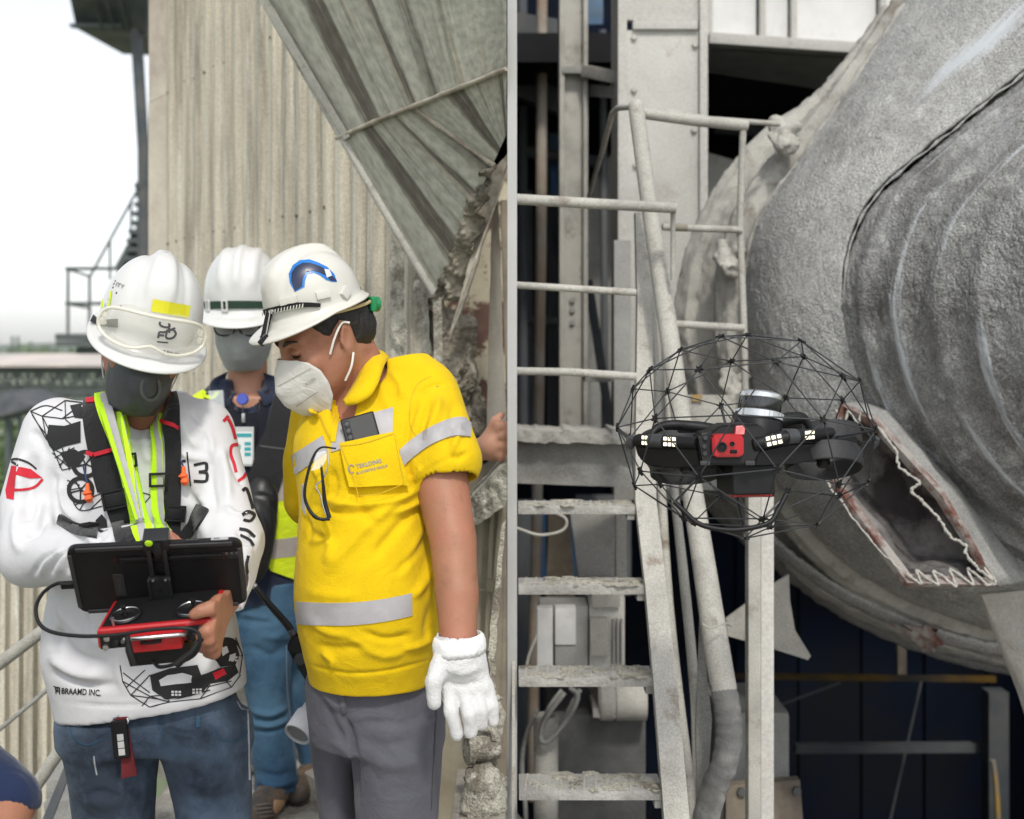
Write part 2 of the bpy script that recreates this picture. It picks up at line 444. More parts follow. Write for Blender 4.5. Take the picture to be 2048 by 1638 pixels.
def lay(name, skin, grid, mt, parent, off=0.0015, th=0.0, uv=False):
    """a strip of cloth or print laid on a skin: grid[i][j] = photo point; th > 0 gives it thickness"""
    ni, nj = len(grid), len(grid[0]); top, bot = [], []
    H = [[skin.hit(*p) for p in row] for row in grid]
    Lp = np.array([[h[0] for h in row] for row in H]); Nn = np.array([[h[1] for h in row] for row in H])
    for _ in range(2):
        Nn[1:-1] = (Nn[:-2] + 2 * Nn[1:-1] + Nn[2:]) / 4
        if nj > 2: Nn[:, 1:-1] = (Nn[:, :-2] + 2 * Nn[:, 1:-1] + Nn[:, 2:]) / 4
    Nn /= np.linalg.norm(Nn, axis=2, keepdims=True)
    T = (Lp + Nn * (off + th)).reshape(-1, 3); faces = []
    for i in range(ni - 1):
        for j in range(nj - 1): faces.append((i * nj + j, i * nj + j + 1, (i + 1) * nj + j + 1, (i + 1) * nj + j))
    verts = T
    if th > 0:
        B = (Lp + Nn * (off * 0.2 - 0.002)).reshape(-1, 3); n0 = len(T); verts = np.concatenate([T, B])
        ring = [j for j in range(nj)] + [i * nj + nj - 1 for i in range(1, ni)] + [(ni - 1) * nj + j for j in range(nj - 2, -1, -1)] + [i * nj for i in range(ni - 2, 0, -1)]
        for a, b in zip(ring, ring[1:] + ring[:1]): faces.append((b, a, a + n0, b + n0))
    o = mesh_obj(name, verts, np.array(faces), mt, parent, smooth=False)
    return autosmooth(o, 50)
def band(name, skin, pts, mt, parent, wd=None, m=4, n=6, off=0.0015, th=0.0):
    """strip along pts (px, py[, width])"""
    P = spline([p if len(p) > 2 else (p[0], p[1], wd) for p in pts], n) if len(pts) > 2 else [np.array(pts[0]) * (1 - t) + np.array(pts[1]) * t for t in np.linspace(0, 1, 10)]
    if len(P[0]) < 3: P = [np.array([p[0], p[1], wd]) for p in P]
    grid = []
    for i, p in enumerate(P):
        t = P[min(i + 1, len(P) - 1)][:2] - P[max(i - 1, 0)][:2]; t = t / max(np.linalg.norm(t), 1e-9); nn = np.array([-t[1], t[0]])
        grid.append([tuple(p[:2] + nn * p[2] * (j / m - 0.5)) for j in range(m + 1)])
    return lay(name, skin, grid, mt, parent, off, th)
def quadgrid(c, nu=10, nv=6):
    """grid between four photo corners a,b (top) c,d (bottom)"""
    a, b, c_, d = [np.array(x, float) for x in c]
    return [[tuple((a * (1 - u) + b * u) * (1 - v) + (d * (1 - u) + c_ * u) * v) for u in np.linspace(0, 1, nu)] for v in np.linspace(0, 1, nv)]
def patch(name, skin, poly, mt, parent, off=0.0015, th=0.0, step=7, tri=None):
    """an outline filled with small triangles and laid on a skin"""
    if tri is None:
        poly = [tuple(p) for p in poly]; dense = []
        for a, b in zip(poly, poly[1:] + poly[:1]):
            k = max(1, int(math.dist(a, b) / step))
            for j in range(k): dense.append((a[0] + (b[0] - a[0]) * j / k, a[1] + (b[1] - a[1]) * j / k))
        xs, ys = [p[0] for p in dense], [p[1] for p in dense]; inner = []
        def inside(x, y):
            r = False
            for (x1, y1), (x2, y2) in zip(dense, dense[1:] + dense[:1]):
                if (y1 > y) != (y2 > y) and x < (x2 - x1) * (y - y1) / (y2 - y1) + x1: r = not r
            return r
        y = min(ys) + step * 0.6
        while y < max(ys):
            x = min(xs) + step * 0.6
            while x < max(xs):
                if inside(x, y) and min((x - p[0]) ** 2 + (y - p[1]) ** 2 for p in dense) > (step * 0.45) ** 2: inner.append((x, y))
                x += step
            y += step
        n0 = len(dense)
        vo, eo, fo, *_ = geometry.delaunay_2d_cdt([Vector(p) for p in dense + inner], [(i, (i + 1) % n0) for i in range(n0)], [], 1, 1e-4)
        pts2, tris, loop = [tuple(v) for v in vo], [tuple(f) for f in fo], list(range(n0)) if len(vo) == n0 + len(inner) else None
    else:
        pts2, tris = tri; loop = None
    Lp, Nn = [], []
    for p in pts2:
        l, n = skin.hit(*p); Lp.append(l); Nn.append(n)
    avg = sum(Nn, Vector()).normalized() if th > 0.006 else None
    V_ = [l + (n if avg is None else (n * 0.5 + avg * 0.5).normalized()) * (off + th) for l, n in zip(Lp, Nn)]; Fc = list(tris)
    if th > 0 and loop:
        k = len(V_); V_ += [l - n * 0.002 for l, n in zip(Lp, Nn)]
        for a, b in zip(loop, loop[1:] + loop[:1]): Fc.append((b, a, a + k, b + k))
    o = mesh_obj(name, V_, Fc, mt, parent); return autosmooth(o, 45)
_txt = {}
def text_tris(s):
    if s not in _txt:
        cu = bpy.data.curves.new('t', 'FONT'); cu.body = s; cu.resolution_u = 3; cu.offset = 0.022 if s.isupper() else 0.0
        o = bpy.data.objects.new('t', cu); COL.objects.link(o); bpy.context.view_layer.update()
        me = o.evaluated_get(bpy.context.evaluated_depsgraph_get()).to_mesh()
        v = [(p.co.x, p.co.y) for p in me.vertices]; f = [tuple(p.vertices) for p in me.polygons]
        o.evaluated_get(bpy.context.evaluated_depsgraph_get()).to_mesh_clear()
        bpy.data.objects.remove(o); bpy.data.curves.remove(cu)
        x0, x1 = min(p[0] for p in v), max(p[0] for p in v); y0, y1 = min(p[1] for p in v), max(p[1] for p in v)
        _txt[s] = ([((p[0] - x0) / (x1 - x0), (p[1] - y0) / (y1 - y0)) for p in v], f)
    return _txt[s]
def lettering(name, skin, s, a, b, h, mt, parent, off=0.0016):
    """text laid on a skin: baseline from photo point a to b, height h px"""
    v, f = text_tris(s); a, b = np.array(a, float), np.array(b, float); t = b - a; nn = np.array([t[1], -t[0]]) / np.linalg.norm(t)
    return patch(name, skin, None, mt, parent, off, tri=([tuple(a + t * x + nn * y * h) for x, y in v], f))
def flat_text(name, s, M, wd, ht, mt, parent):
    """text as a thin flat mesh in frame M (x right, y up), centred"""
    v, f = text_tris(s)
    return mesh_obj(name, [M @ Vector(((x - 0.5) * wd, (y - 0.5) * ht, 0)) for x, y in v], f, mt, parent)
# ================================================================ materials of the place
M_WALL = mat('dusty_cladding', (0.53, 0.49, 0.40), 0.85, var=0.16, scale=3.0, c2=(0.25, 0.23, 0.19), c3=(0.62, 0.59, 0.51), thr=(0.45, 0.62), streak=(5, 5, 0.3), bump=0.35, bscale=90, bdist=0.004, fine=0.18, fscale=140)
M_FLASH = mat('dusty_flashing', (0.54, 0.49, 0.41), 0.85, var=0.14, scale=4.0, c2=(0.36, 0.30, 0.26), thr=(0.5, 0.68), bump=0.3, bscale=60, bdist=0.004, fine=0.12)
M_DUST = mat('cement_dusted_steel', (0.42, 0.408, 0.372), 0.92, var=0.12, scale=7.0, c2=(0.29, 0.28, 0.255), c3=(0.20, 0.165, 0.13), thr=(0.5, 0.68), bump=0.5, bscale=160, bdist=0.003, fine=0.2, fscale=260)
M_DUST2 = mat('cement_dusted_column', (0.50, 0.49, 0.46), 0.9, var=0.12, scale=3.0, c2=(0.42, 0.40, 0.37), c3=(0.33, 0.28, 0.24), thr=(0.54, 0.72), bump=0.35, bscale=60, bdist=0.004, fine=0.12, fscale=120)
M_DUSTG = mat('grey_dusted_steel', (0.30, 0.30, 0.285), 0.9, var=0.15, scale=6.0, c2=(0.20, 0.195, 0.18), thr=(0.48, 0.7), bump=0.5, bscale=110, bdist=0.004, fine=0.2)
M_HOP = mat('streaked_hopper_steel', (0.36, 0.36, 0.31), 0.75, var=0.25, scale=1.0, c2=(0.10, 0.09, 0.072), c3=(0.33, 0.30, 0.235), thr=(0.5, 0.6), streak=(11, 0.8, 1), uv=True, fine=0.2, fscale=40, bump=0.3, bscale=30, bdist=0.004)
M_HOP2 = mat('dusted_flange', (0.40, 0.37, 0.30), 0.9, var=0.2, scale=20, c2=(0.22, 0.19, 0.15), bump=0.6, bscale=120, bdist=0.006)
M_CAKE = mat('caked_dust', (0.20, 0.18, 0.14), 0.95, var=0.35, scale=9, c2=(0.075, 0.065, 0.05), c3=(0.36, 0.33, 0.27), thr=(0.46, 0.6), bump=0.9, bscale=45, bdist=0.012, voro=0.5, vscale=70)
M_CAKEB = mat('pale_caked_dust', (0.46, 0.44, 0.37), 0.95, var=0.25, scale=14, c2=(0.20, 0.18, 0.145), c3=(0.54, 0.52, 0.45), thr=(0.48, 0.6), bump=1.0, bscale=90, bdist=0.010, voro=0.4, vscale=160, fine=0.25, fscale=260)
M_RUST = mat('peeling_rusty_plate', (0.42, 0.38, 0.28), 0.9, var=0.15, scale=5, c2=(0.11, 0.06, 0.045), thr=(0.5, 0.53), bump=0.5, bscale=40, bdist=0.006)
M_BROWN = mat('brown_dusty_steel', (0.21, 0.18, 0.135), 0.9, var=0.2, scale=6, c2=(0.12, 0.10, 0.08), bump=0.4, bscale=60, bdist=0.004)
M_OLIVE = mat('olive_dusty_panel', (0.24, 0.21, 0.14), 0.85, var=0.15, scale=4, c2=(0.32, 0.29, 0.22), bump=0.2, bscale=40)
M_CONC = mat('rough_concrete', (0.36, 0.34, 0.30), 0.95, var=0.2, scale=6, c2=(0.22, 0.20, 0.17), bump=0.7, bscale=40, bdist=0.01, voro=0.3, vscale=50)
M_DARKST = mat('dark_painted_steel', (0.055, 0.065, 0.075), 0.6, spec=0.25, var=0.25, scale=3, c2=(0.10, 0.10, 0.10), bump=0.15, bscale=40)
M_FARST = mat('far_grey_steel', (0.08, 0.095, 0.095), 0.7, var=0.15, scale=2)
M_PIPE = mat('rusty_brown_pipe', (0.30, 0.23, 0.17), 0.85, var=0.2, scale=5, c2=(0.36, 0.33, 0.29), bump=0.3)
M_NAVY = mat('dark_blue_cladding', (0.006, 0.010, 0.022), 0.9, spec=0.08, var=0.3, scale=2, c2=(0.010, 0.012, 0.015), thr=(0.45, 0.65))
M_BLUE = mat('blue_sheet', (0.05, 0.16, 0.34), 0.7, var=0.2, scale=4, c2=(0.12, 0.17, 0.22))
M_ROOM = mat('shaded_bay_wall', (0.022, 0.022, 0.024), 0.95, spec=0.08, var=0.3, scale=2)  # near-black base puts the bay's shade into the wall colour
M_YEL = mat('worn_yellow_paint', (0.40, 0.24, 0.04), 0.8, var=0.2, scale=8, c2=(0.22, 0.20, 0.16))
M_WPAN = mat('white_panel', (0.68, 0.68, 0.67), 0.8, var=0.12, scale=3, c2=(0.42, 0.42, 0.42), thr=(0.55, 0.75), bump=0.2, bscale=30)
M_POST = mat('seam_post_grey', (0.43, 0.43, 0.425), 0.75, var=0.06, scale=6, c2=(0.37, 0.365, 0.35), thr=(0.55, 0.75), bump=0.2, bscale=90, bdist=0.002)
M_GROUND = mat('far_ground', (0.16, 0.20, 0.11), 0.95, var=0.3, scale=0.05, c2=(0.30, 0.29, 0.22), thr=(0.5, 0.6))
M_HILL = mat('hill_green', (0.07, 0.11, 0.07), 0.95, var=0.2, scale=0.01)
M_LEAF = mat('foliage', (0.075, 0.12, 0.04), 0.9, var=0.5, scale=1.2)
M_BARK = mat('bark', (0.10, 0.08, 0.06), 0.95)
M_PINKROOF = mat('gallery_roof_sheet', (0.62, 0.55, 0.50), 0.8, var=0.1, scale=0.6, c2=(0.45, 0.42, 0.40))

def gpatch(name, cor, nu, nv, mt, parent=None, th=0.02, amp=0.0, nsc=20, oct=3, uvs=(1, 1), seed=1, back=(0, 1, 0), rag=0.0, bulge=0.0):
    """a slab between four (px, py, depth) corners: a b on top, d c below; front face displaced by noise"""
    a, b, c, d = [np.array(W(*x)) for x in cor]
    u, v = np.meshgrid(np.linspace(0, 1, nu), np.linspace(0, 1, nv))
    u, v = u.ravel(), v.ravel(); UV = np.stack([u * uvs[0], v * uvs[1]], 1)
    P = ((1 - v) * (1 - u))[:, None] * a + ((1 - v) * u)[:, None] * b + (v * u)[:, None] * c + (v * (1 - u))[:, None] * d
    n = np.cross(b - a, d - a); n /= np.linalg.norm(n)
    if n[1] > 0: n = -n
    if amp: P = P + n * (amp * vnoise(P, nsc, seed, oct))[:, None]
    if bulge: P = P + n * (bulge * np.sin(np.pi * u) * np.sin(np.pi * v))[:, None]
    if rag:
        e = (u < 1e-6) | (u > 1 - 1e-6) | (v > 1 - 1e-6) | (v < 1e-6)
        P[e] += (rag * vnoise(P[e], 40, seed + 3, 2))[:, None] * ((b - a) / np.linalg.norm(b - a) + (d - a) / np.linalg.norm(d - a))
    F = []
    for j in range(nv - 1):
        for i in range(nu - 1): F.append((j * nu + i, (j + 1) * nu + i, (j + 1) * nu + i + 1, j * nu + i + 1))
    bk = np.array(back, float) * th; n0 = len(P); V_ = np.concatenate([P, P + bk]); UV = np.concatenate([UV, UV])
    ring = [i for i in range(nu)] + [j * nu + nu - 1 for j in range(1, nv)] + [(nv - 1) * nu + i for i in range(nu - 2, -1, -1)] + [j * nu for j in range(nv - 2, 0, -1)]
    for p, q in zip(ring, ring[1:] + ring[:1]): F.append((p, q, q + n0, p + n0))
    for j in range(nv - 1):
        for i in range(nu - 1): F.append(tuple(n0 + x for x in (j * nu + i, j * nu + i + 1, (j + 1) * nu + i + 1, (j + 1) * nu + i)))
    o = mesh_obj(name, V_, np.array(F), mt, parent, uvs=UV)
    return autosmooth(o, 40)
def struct(o): o['kind'] = 'structure'; return o

# ================================================================ ground, hills, floor
g = mesh_obj('ground', [(-5000, -200, -14), (5000, -200, -14), (5000, 3400, -14), (-5000, 3400, -14)], [(0, 1, 2, 3)], M_GROUND); struct(g)
xs = np.linspace(-2600, 1200, 90); V_, F_ = [], []
for i, x in enumerate(xs):
    h = 78 + 34 * math.sin(x * 0.0021 + 1) + 16 * math.sin(x * 0.0063) + 8 * math.sin(x * 0.017)
    h *= 0.62
    V_ += [(x, 2200, -14), (x, 2350, h * 0.34), (x, 2600, h * 0.5), (x, 3000, -14)]
for i in range(len(xs) - 1):
    for k in range(3): F_.append((i * 4 + k, i * 4 + 4 + k, i * 4 + 5 + k, i * 4 + 1 + k))
struct(mesh_obj('hills', V_, F_, M_HILL, smooth=True))
fl = prism('floor', [Vector(p) for p in ((-1.08, -1.2, 0), (4.4, -1.2, 0), (4.4, 3.7, 0), (0.06, 3.7, 0), (-0.1, 4.2, 0), (-0.2, 6.5, 0), (-1.08, 6.5, 0))], (0, 0, -0.3), M_CONC); struct(fl)

# raised dusty bed at the foot of the wall, with rubble
def rough_sheet(name, poly_x, poly_y, z, amp, mt, nx=60, ny=50, nsc=9, parent=None, seed=4):
    X, Y = np.meshgrid(np.linspace(*poly_x, nx), np.linspace(*poly_y, ny)); P = np.stack([X.ravel(), Y.ravel(), np.full(X.size, z)], 1)
    e = ((P[:, 0] - poly_x[0]) * (poly_x[1] - P[:, 0]) * (P[:, 1] - poly_y[0]) * (poly_y[1] - P[:, 1])) > 1e-9
    P[:, 2] += np.where(e, amp * (0.6 + vnoise(P, nsc, seed, 4)), -0.17)
    F = [(j * nx + i, j * nx + i + 1, (j + 1) * nx + i + 1, (j + 1) * nx + i) for j in range(ny - 1) for i in range(nx - 1)]
    return mesh_obj(name, P, np.array(F), mt, parent, smooth=True)
M_GRIT = mat('dust_and_grit', (0.43, 0.41, 0.36), 0.95, var=0.25, scale=14, c2=(0.25, 0.23, 0.20), thr=(0.5, 0.62), bump=0.9, bscale=90, bdist=0.01, voro=0.5, vscale=120)
struct(rough_sheet('dust_bed', (-1.07, -0.05), (3.15, 4.9), 0.148, 0.014, M_GRIT))
for i in range(46):
    x = random.uniform(-1.0, -0.3); y = random.uniform(3.75, 4.25); s_ = random.uniform(0.012, 0.04)
    bm = bmesh.new(); bmesh.ops.create_icosphere(bm, subdivisions=1, radius=s_)
    for v in bm.verts: v.co *= random.uniform(0.65, 1.2); v.co.z *= 0.75
    bmesh.ops.translate(bm, vec=(x, y, 0.165 + s_ * 0.4), verts=bm.verts)
    o = bm_obj('rubble_stone', bm, M_CAKEB if i % 3 else M_CONC); tag(o, 'pale lump of caked cement lying on the dusty floor behind the legs', 'stone', 'cement lumps on the floor')

# ================================================================ corrugated wall
A_ = Vector((WX(345, 5.4), 5.4, 0)); B_ = Vector((WX(858, 3.55), 3.55, 0)); AB = (B_ - A_); Lw = AB.length; AB.normalize()
NW = Vector((AB.y, -AB.x, 0))
wall = thing('corrugated_wall', 'tall beige corrugated metal wall caked with cement dust behind the helmeted men', 'wall', A_)
npd = 20; pit = Lw / npd; per = 5
prof = [(0, 0.0), (0.36, 0.0), (0.45, 0.046), (0.80, 0.046), (0.89, 0.0)]
zs = np.linspace(0.0, 4.6, 24)
for sidx in range(npd // per):
    pts = []
    for k in range(per):
        for (t, h) in prof: pts.append(((sidx * per + k + t) * pit, h))
    pts.append(((sidx + 1) * per * pit + 0.018, 0.0))
    V_ = []
    lift = 0.004 * (sidx % 2)
    for z in zs:
        for (s_, h) in pts:
            wob = 0.0035 * math.sin(z * 2.1 + s_ * 9) + 0.002 * math.sin(z * 5.3 + s_ * 31)
            V_.append(A_ + AB * s_ + NW * (h + lift + wob) + Vector((0, 0, z)))
    k = len(pts); F_ = [(j * k + i, j * k + i + 1, (j + 1) * k + i + 1, (j + 1) * k + i) for j in range(len(zs) - 1) for i in range(k - 1)]
    o = mesh_obj('cladding_sheet', V_, F_, M_WALL, wall); autosmooth(o, 20)
    md = o.modifiers.new('t', 'SOLIDIFY'); md.thickness = 0.004; md.offset = -1
bm = bmesh.new()
for row, z0 in enumerate((1.95, 2.62, 1.38)):
    for k in range(npd):
        p = A_ + AB * ((k + 0.61) * pit) + NW * 0.045 + Vector((0, 0, z0 + 0.004 * (k % 3)))
        bmesh.ops.create_uvsphere(bm, u_segments=6, v_segments=4, radius=0.0065, matrix=Matrix.Translation(p))
o = bm_obj('screws', bm, mat('rusty_screw', (0.08, 0.06, 0.05), 0.8), wall); o['kind'] = 'stuff'
# flat flashing at the free left corner
fla = thing('corner_flashing', 'flat beige flashing panels covering the left corner of the corrugated wall', 'flashing', W(300, 1400, 5.45))
fz = [0.0, WZ(900, 5.45), WZ(207, 5.45), 4.6]
for i in range(3):
    e = 0.006 * (i % 2)
    prism('flashing_panel', [Vector((WX(297, 5.45), 5.45 - e, fz[i] + 0.003)), Vector((WX(346, 5.40), 5.37 - e, fz[i] + 0.003 + (0.03 if i else 0))), Vector((WX(346, 5.40), 5.37 - e, fz[i + 1] + (0.03 if i < 2 else 0))), Vector((WX(297, 5.45), 5.45 - e, fz[i + 1]))], (0.02, 0.05, 0), M_FLASH, fla, 0.002)
bm = bmesh.new()
for py in list(range(45, 640, 47)):
    bmesh.ops.create_uvsphere(bm, u_segments=6, v_segments=4, radius=0.006, matrix=Matrix.Translation(W(339 + 6 * (py % 3 - 1) * 0.3, py, 5.36)))
o = bm_obj('screws', bm, bpy.data.materials['rusty_screw'], fla); o['kind'] = 'stuff'
# kerb along the wall foot
k0, k1 = A_ + NW * 0.34, B_ + NW * 0.22
kb = bar('kerb_wall', k0 + Vector((0, 0, 0.07)), k1 + Vector((0, 0, 0.07)), 0.16, 0.33, M_CONC, None, (0, 0, 1), 0.012)
tag(kb, 'low rough concrete kerb along the foot of the corrugated wall', 'kerb')
# dusty swollen edge of the wall under the hopper
o = gpatch('caked_pilaster', [(778, 470, 3.62), (862, 560, 3.5), (868, 1700, 3.5), (790, 1700, 3.62)], 30, 120, M_CAKEB, None, 0.12, 0.012, 22, 4, seed=5)
tag(o, 'swollen cement-caked strip ending the corrugated wall behind the yellow shoulder', 'wall strip')

# ================================================================ hopper over the men
hop = thing('steel_hopper', 'sloping streaked steel hopper hanging over the men, its point at lower right', 'hopper', W(870, 592, 3.35))
gpatch('hopper_face', [(505, -40, 3.42), (1013, -40, 2.86), (1013, 138, 2.95), (682, 270, 3.40)], 60, 40, M_HOP, hop, 0.02, 0.0012, 14, 3, uvs=(1.0, 0.3), seed=2, back=(0.01, 0.03, 0))
gpatch('hopper_face', [(684, 276, 3.40), (823, 214, 3.20), (982, 332, 3.14), (874, 592, 3.42)], 50, 60, M_HOP, hop, 0.02, 0.0012, 14, 3, uvs=(0.62, 0.3), seed=3, back=(0.01, 0.03, 0))
gpatch('hopper_face', [(829, 213, 3.19), (1013, 143, 2.95), (1013, 268, 3.05), (986, 328, 3.13)], 30, 30, M_HOP, hop, 0.02, 0.0012, 14, 3, uvs=(0.5, 0.25), seed=4, back=(0.01, 0.03, 0))
for nm, pp in (('welded_flange', [(672, 276, 3.40), (760, 238, 3.27), (850, 202, 3.14), (1012, 137, 2.93)]), ('welded_flange', [(822, 212, 3.19), (900, 268, 3.16), (988, 331, 3.12)])):
    pts = [W(*p) for p in spline(pp, 8)]
    o = tube(nm, [p + Vector((0, 0.004, 0)) for p in pts], [0.005 + 0.003 * random.random() for _ in pts], M_HOP2, hop, 8)
# rolled left edge, pale
pts = spline([(505, -40, 3.42), (600, 128, 3.41), (683, 272, 3.40), (780, 440, 3.41), (872, 592, 3.415)], 10)
tube('rolled_edge', [W(*p) for p in pts], 0.012, M_DUST, hop, 8)
gpatch('edge_fold', [(512, -10, 3.40), (532, -10, 3.38), (700, 272, 3.36), (688, 280, 3.38)], 6, 40, M_DUST, hop, 0.006, 0.001, 30)
# ragged dark gap filled with crust, and the bright plate beside it
gpatch('crust', [(958, 352, 3.17), (990, 330, 3.12), (915, 604, 3.38), (866, 596, 3.40)], 24, 70, M_CAKE, hop, 0.03, 0.02, 40, 4, seed=8, rag=0.01)
pl = gpatch('slanting_plate', [(985, 338, 3.30), (1022, 300, 3.27), (928, 610, 3.27), (896, 690, 3.3)], 16, 60, M_HOP2, None, 0.05, 0.004, 30, 3, seed=9)
tag(pl, 'slanting dust-covered steel plate below the hopper point', 'steel plate')
ptube('plate_edge', [(1022, 322, 3.24), (962, 488, 3.24), (900, 668, 3.25)], 0.0035, M_HOP2, pl, 6)
# recess behind: peeling rusty wall, dark beam, pale web
rw = gpatch('rusty_plate_wall', [(880, 330, 3.75), (1023, 330, 3.75), (1023, 860, 3.75), (880, 860, 3.75)], 40, 60, M_RUST, None, 0.06, 0.006, 12, 3, seed=12)
tag(rw, 'peeling rust-stained beige plate in the recess right of the hopper point', 'wall plate')
ck = gpatch('caked_column', [(868, 596, 3.42), (942, 640, 3.52), (982, 900, 3.5), (868, 900, 3.42)], 60, 110, M_CAKE, None, 0.09, 0.035, 16, 5, seed=13, bulge=0.03)
tag(ck, 'column thickly caked with dark rough cement dust behind the yellow sleeve', 'column')
cw = gpatch('pale_strip', [(866, 590, 3.4), (884, 596, 3.4), (886, 900, 3.4), (870, 900, 3.4)], 8, 60, M_CAKEB, ck, 0.03, 0.008, 40, 3, seed=14)
wb = gpatch('pale_web_plate', [(984, 380, 3.34), (996, 380, 3.32), (1014, 900, 3.2), (972, 900, 3.42)], 10, 40, M_FLASH, None, 0.02, 0.002, 20, seed=15)
tag(wb, 'pale upright web plate widening downward beside the hand', 'steel plate')
bb = prism('brown_beam', [W(1000, 400, 3.28), W(1023.5, 400, 3.28), W(1023.5, 905, 3.18), W(1016, 905, 3.18)], (0.0, 0.1, 0), M_BROWN, None, 0.003)
tag(bb, 'brown dusty beam standing right of the pale web plate', 'beam')
# big sunlit ledge, panels under it
lg = gpatch('dusty_ledge_beam', [(930, 1010, 3.1), (1013, 926, 2.98), (1013, 1013, 2.98), (930, 1062, 3.1)], 50, 40, M_CAKEB, None, 0.25, 0.006, 26, 4, seed=16, rag=0.006)
tag(lg, 'broad pale dust-crusted beam end beside the bare elbow', 'beam')
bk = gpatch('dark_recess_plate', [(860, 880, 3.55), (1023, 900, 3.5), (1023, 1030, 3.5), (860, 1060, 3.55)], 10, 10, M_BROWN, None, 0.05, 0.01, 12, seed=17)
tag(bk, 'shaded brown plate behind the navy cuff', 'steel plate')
pn = thing('olive_panel', 'olive brown panel with upright channels behind the gloved arm', 'panel', W(960, 1680, 3.3))
gpatch('panel_sheet', [(860, 1000, 3.35), (1023, 1000, 3.3), (1023, 1720, 3.3), (860, 1720, 3.35)], 12, 40, M_OLIVE, pn, 0.03, 0.003, 9, seed=18)
for x0, x1 in ((985, 972), (1002, 980), (962, 955)):
    bar('channel', W(x0, 1010, 3.29), W(x1, 1300, 3.27), 0.012, 0.014, M_OLIVE, pn, (0, -1, 0), 0.003)
ptube('conduit', [(940, 1182, 3.26), (975, 1180, 3.25), (984, 1165, 3.25), (1004, 1162, 3.25)], 0.004, M_OLIVE, pn, 8)
mbox('joint_box', Matrix.Translation(W(980, 1172, 3.25)), (0.022, 0.02, 0.03), M_OLIVE, pn, 0.003)
ep = prism('leaning_plate', [W(1008, 1060, 2.92), W(1013, 1030, 2.92), W(1013, 1720, 2.85), W(993, 1720, 2.85), W(989, 1290, 2.86)], (0.0, 0.05, 0), M_BROWN, None, 0.002)
tag(ep, 'brown leaning plate at the right of the white glove', 'steel plate')
gpatch('pale_plate_edge', [(1003, 1052, 2.90), (1012, 1040, 2.90), (990, 1312, 2.84), (976, 1300, 2.84)], 8, 60, M_CAKEB, ep, 0.02, 0.003, 60, 3, rag=0.004)
gpatch('pale_plate_edge', [(978, 1305, 2.84), (990, 1305, 2.84), (995, 1520, 2.83), (984, 1520, 2.83)], 8, 50, M_CAKEB, ep, 0.02, 0.004, 60, 3, rag=0.004)
# clamp and caked machine foot low at the right
cl = thing('shaft_clamp', 'cement-coated round clamp with bolts below the glove', 'clamp', W(960, 1560, 2.72))
Mx = align_z(W(946, 1500, 2.72), (-1, -0.25, 0.05), (0, 0, 1))
disc_lathe('clamp_barrel', [(0.0, 0.0), (0.034, 0.0), (0.036, -0.004), (0.036, -0.014), (0.029, -0.016), (0.029, -0.075), (0, -0.075)], align_z(W(932, 1498, 2.70), (-1, -0.35, 0.0), (0, 0, 1)), M_CAKEB, cl, 24)
mbox('clamp_block', Matrix.Translation(W(969, 1512, 2.74)) @ Euler((0.1, 0, 0.2)).to_matrix().to_4x4(), (0.05, 0.05, 0.066), M_CAKEB, cl, 0.008, 3)
ptube('clamp_strap', [(935, 1478, 2.68), (938, 1462, 2.69), (962, 1456, 2.7), (985, 1462, 2.7), (988, 1480, 2.7)], 0.008, M_CAKEB, cl, 8, 4)
disc_lathe('bolt', [(0, 0.02), (0.013, 0.02), (0.014, 0.012), (0.014, -0.03), (0, -0.03)], align_z(W(978, 1446, 2.72), (0.2, -0.6, 1)), M_CAKEB, cl, 10)
disc_lathe('bolt', [(0, 0.02), (0.012, 0.02), (0.012, -0.02), (0, -0.02)], align_z(W(984, 1418, 2.74), (-0.9, -0.6, .3)), M_CAKEB, cl, 8)
bd = Body(W(920, 1640, 2.9) - Vector((0, 0.35, 0.06)), W(1030, 1380, 2.9) + Vector((0.02, 0.1, 0.02)), 0.005)
for (px, py, d, r) in ((945, 1560, 2.7, .02), (955, 1585, 2.68, .034), (968, 1570, 2.68, .035), (980, 1600, 2.7, .034), (988, 1575, 2.72, .026), (960, 1615, 2.68, .036), (990, 1614, 2.7, .024)):
    bd.ell(W(px, py, d), (r, r, r * 1.2), k=0.015)
for (px, py, d, r) in ((994, 1440, 2.78, .02), (996, 1400, 2.8, .018), (992, 1460, 2.76, .018)): bd.ell(W(px, py, d), (r, r, r * 1.5), k=0.015)
P, F = bd.mesh(1); P = P + vnormals(P, F) * (0.012 * vnoise(P, 30, 2, 4))[:, None]
o = mesh_obj('caked_machine_foot', P, F, M_CAKEB, None, smooth=True); tag(o, 'rounded lump of pale cement crust on a machine foot below the clamp', 'machine part')
o = box('machine_plinth', (WX(905, 2.75), 2.62, 0.0), (WX(1012, 2.75), 2.97, WZ(1620, 2.7)), M_CONC, None, 0.01); tag(o, 'grey plinth under the cement-crusted machine foot', 'plinth')

# ================================================================ slim added post in place of the grey strip dividing the views
sp = thing('seam_post', 'added slim pale grey square post in place of the dividing strip between men and ladder', 'post', (0, 3.0, 0))
box('post_tube', (-0.0115, 2.99, 0.0), (0.0125, 3.016, 4.2), M_POST, sp, 0.0015)
box('base_plate', (-0.05, 2.95, 0.0), (0.05, 3.06, 0.01), M_POST, sp, 0.002)

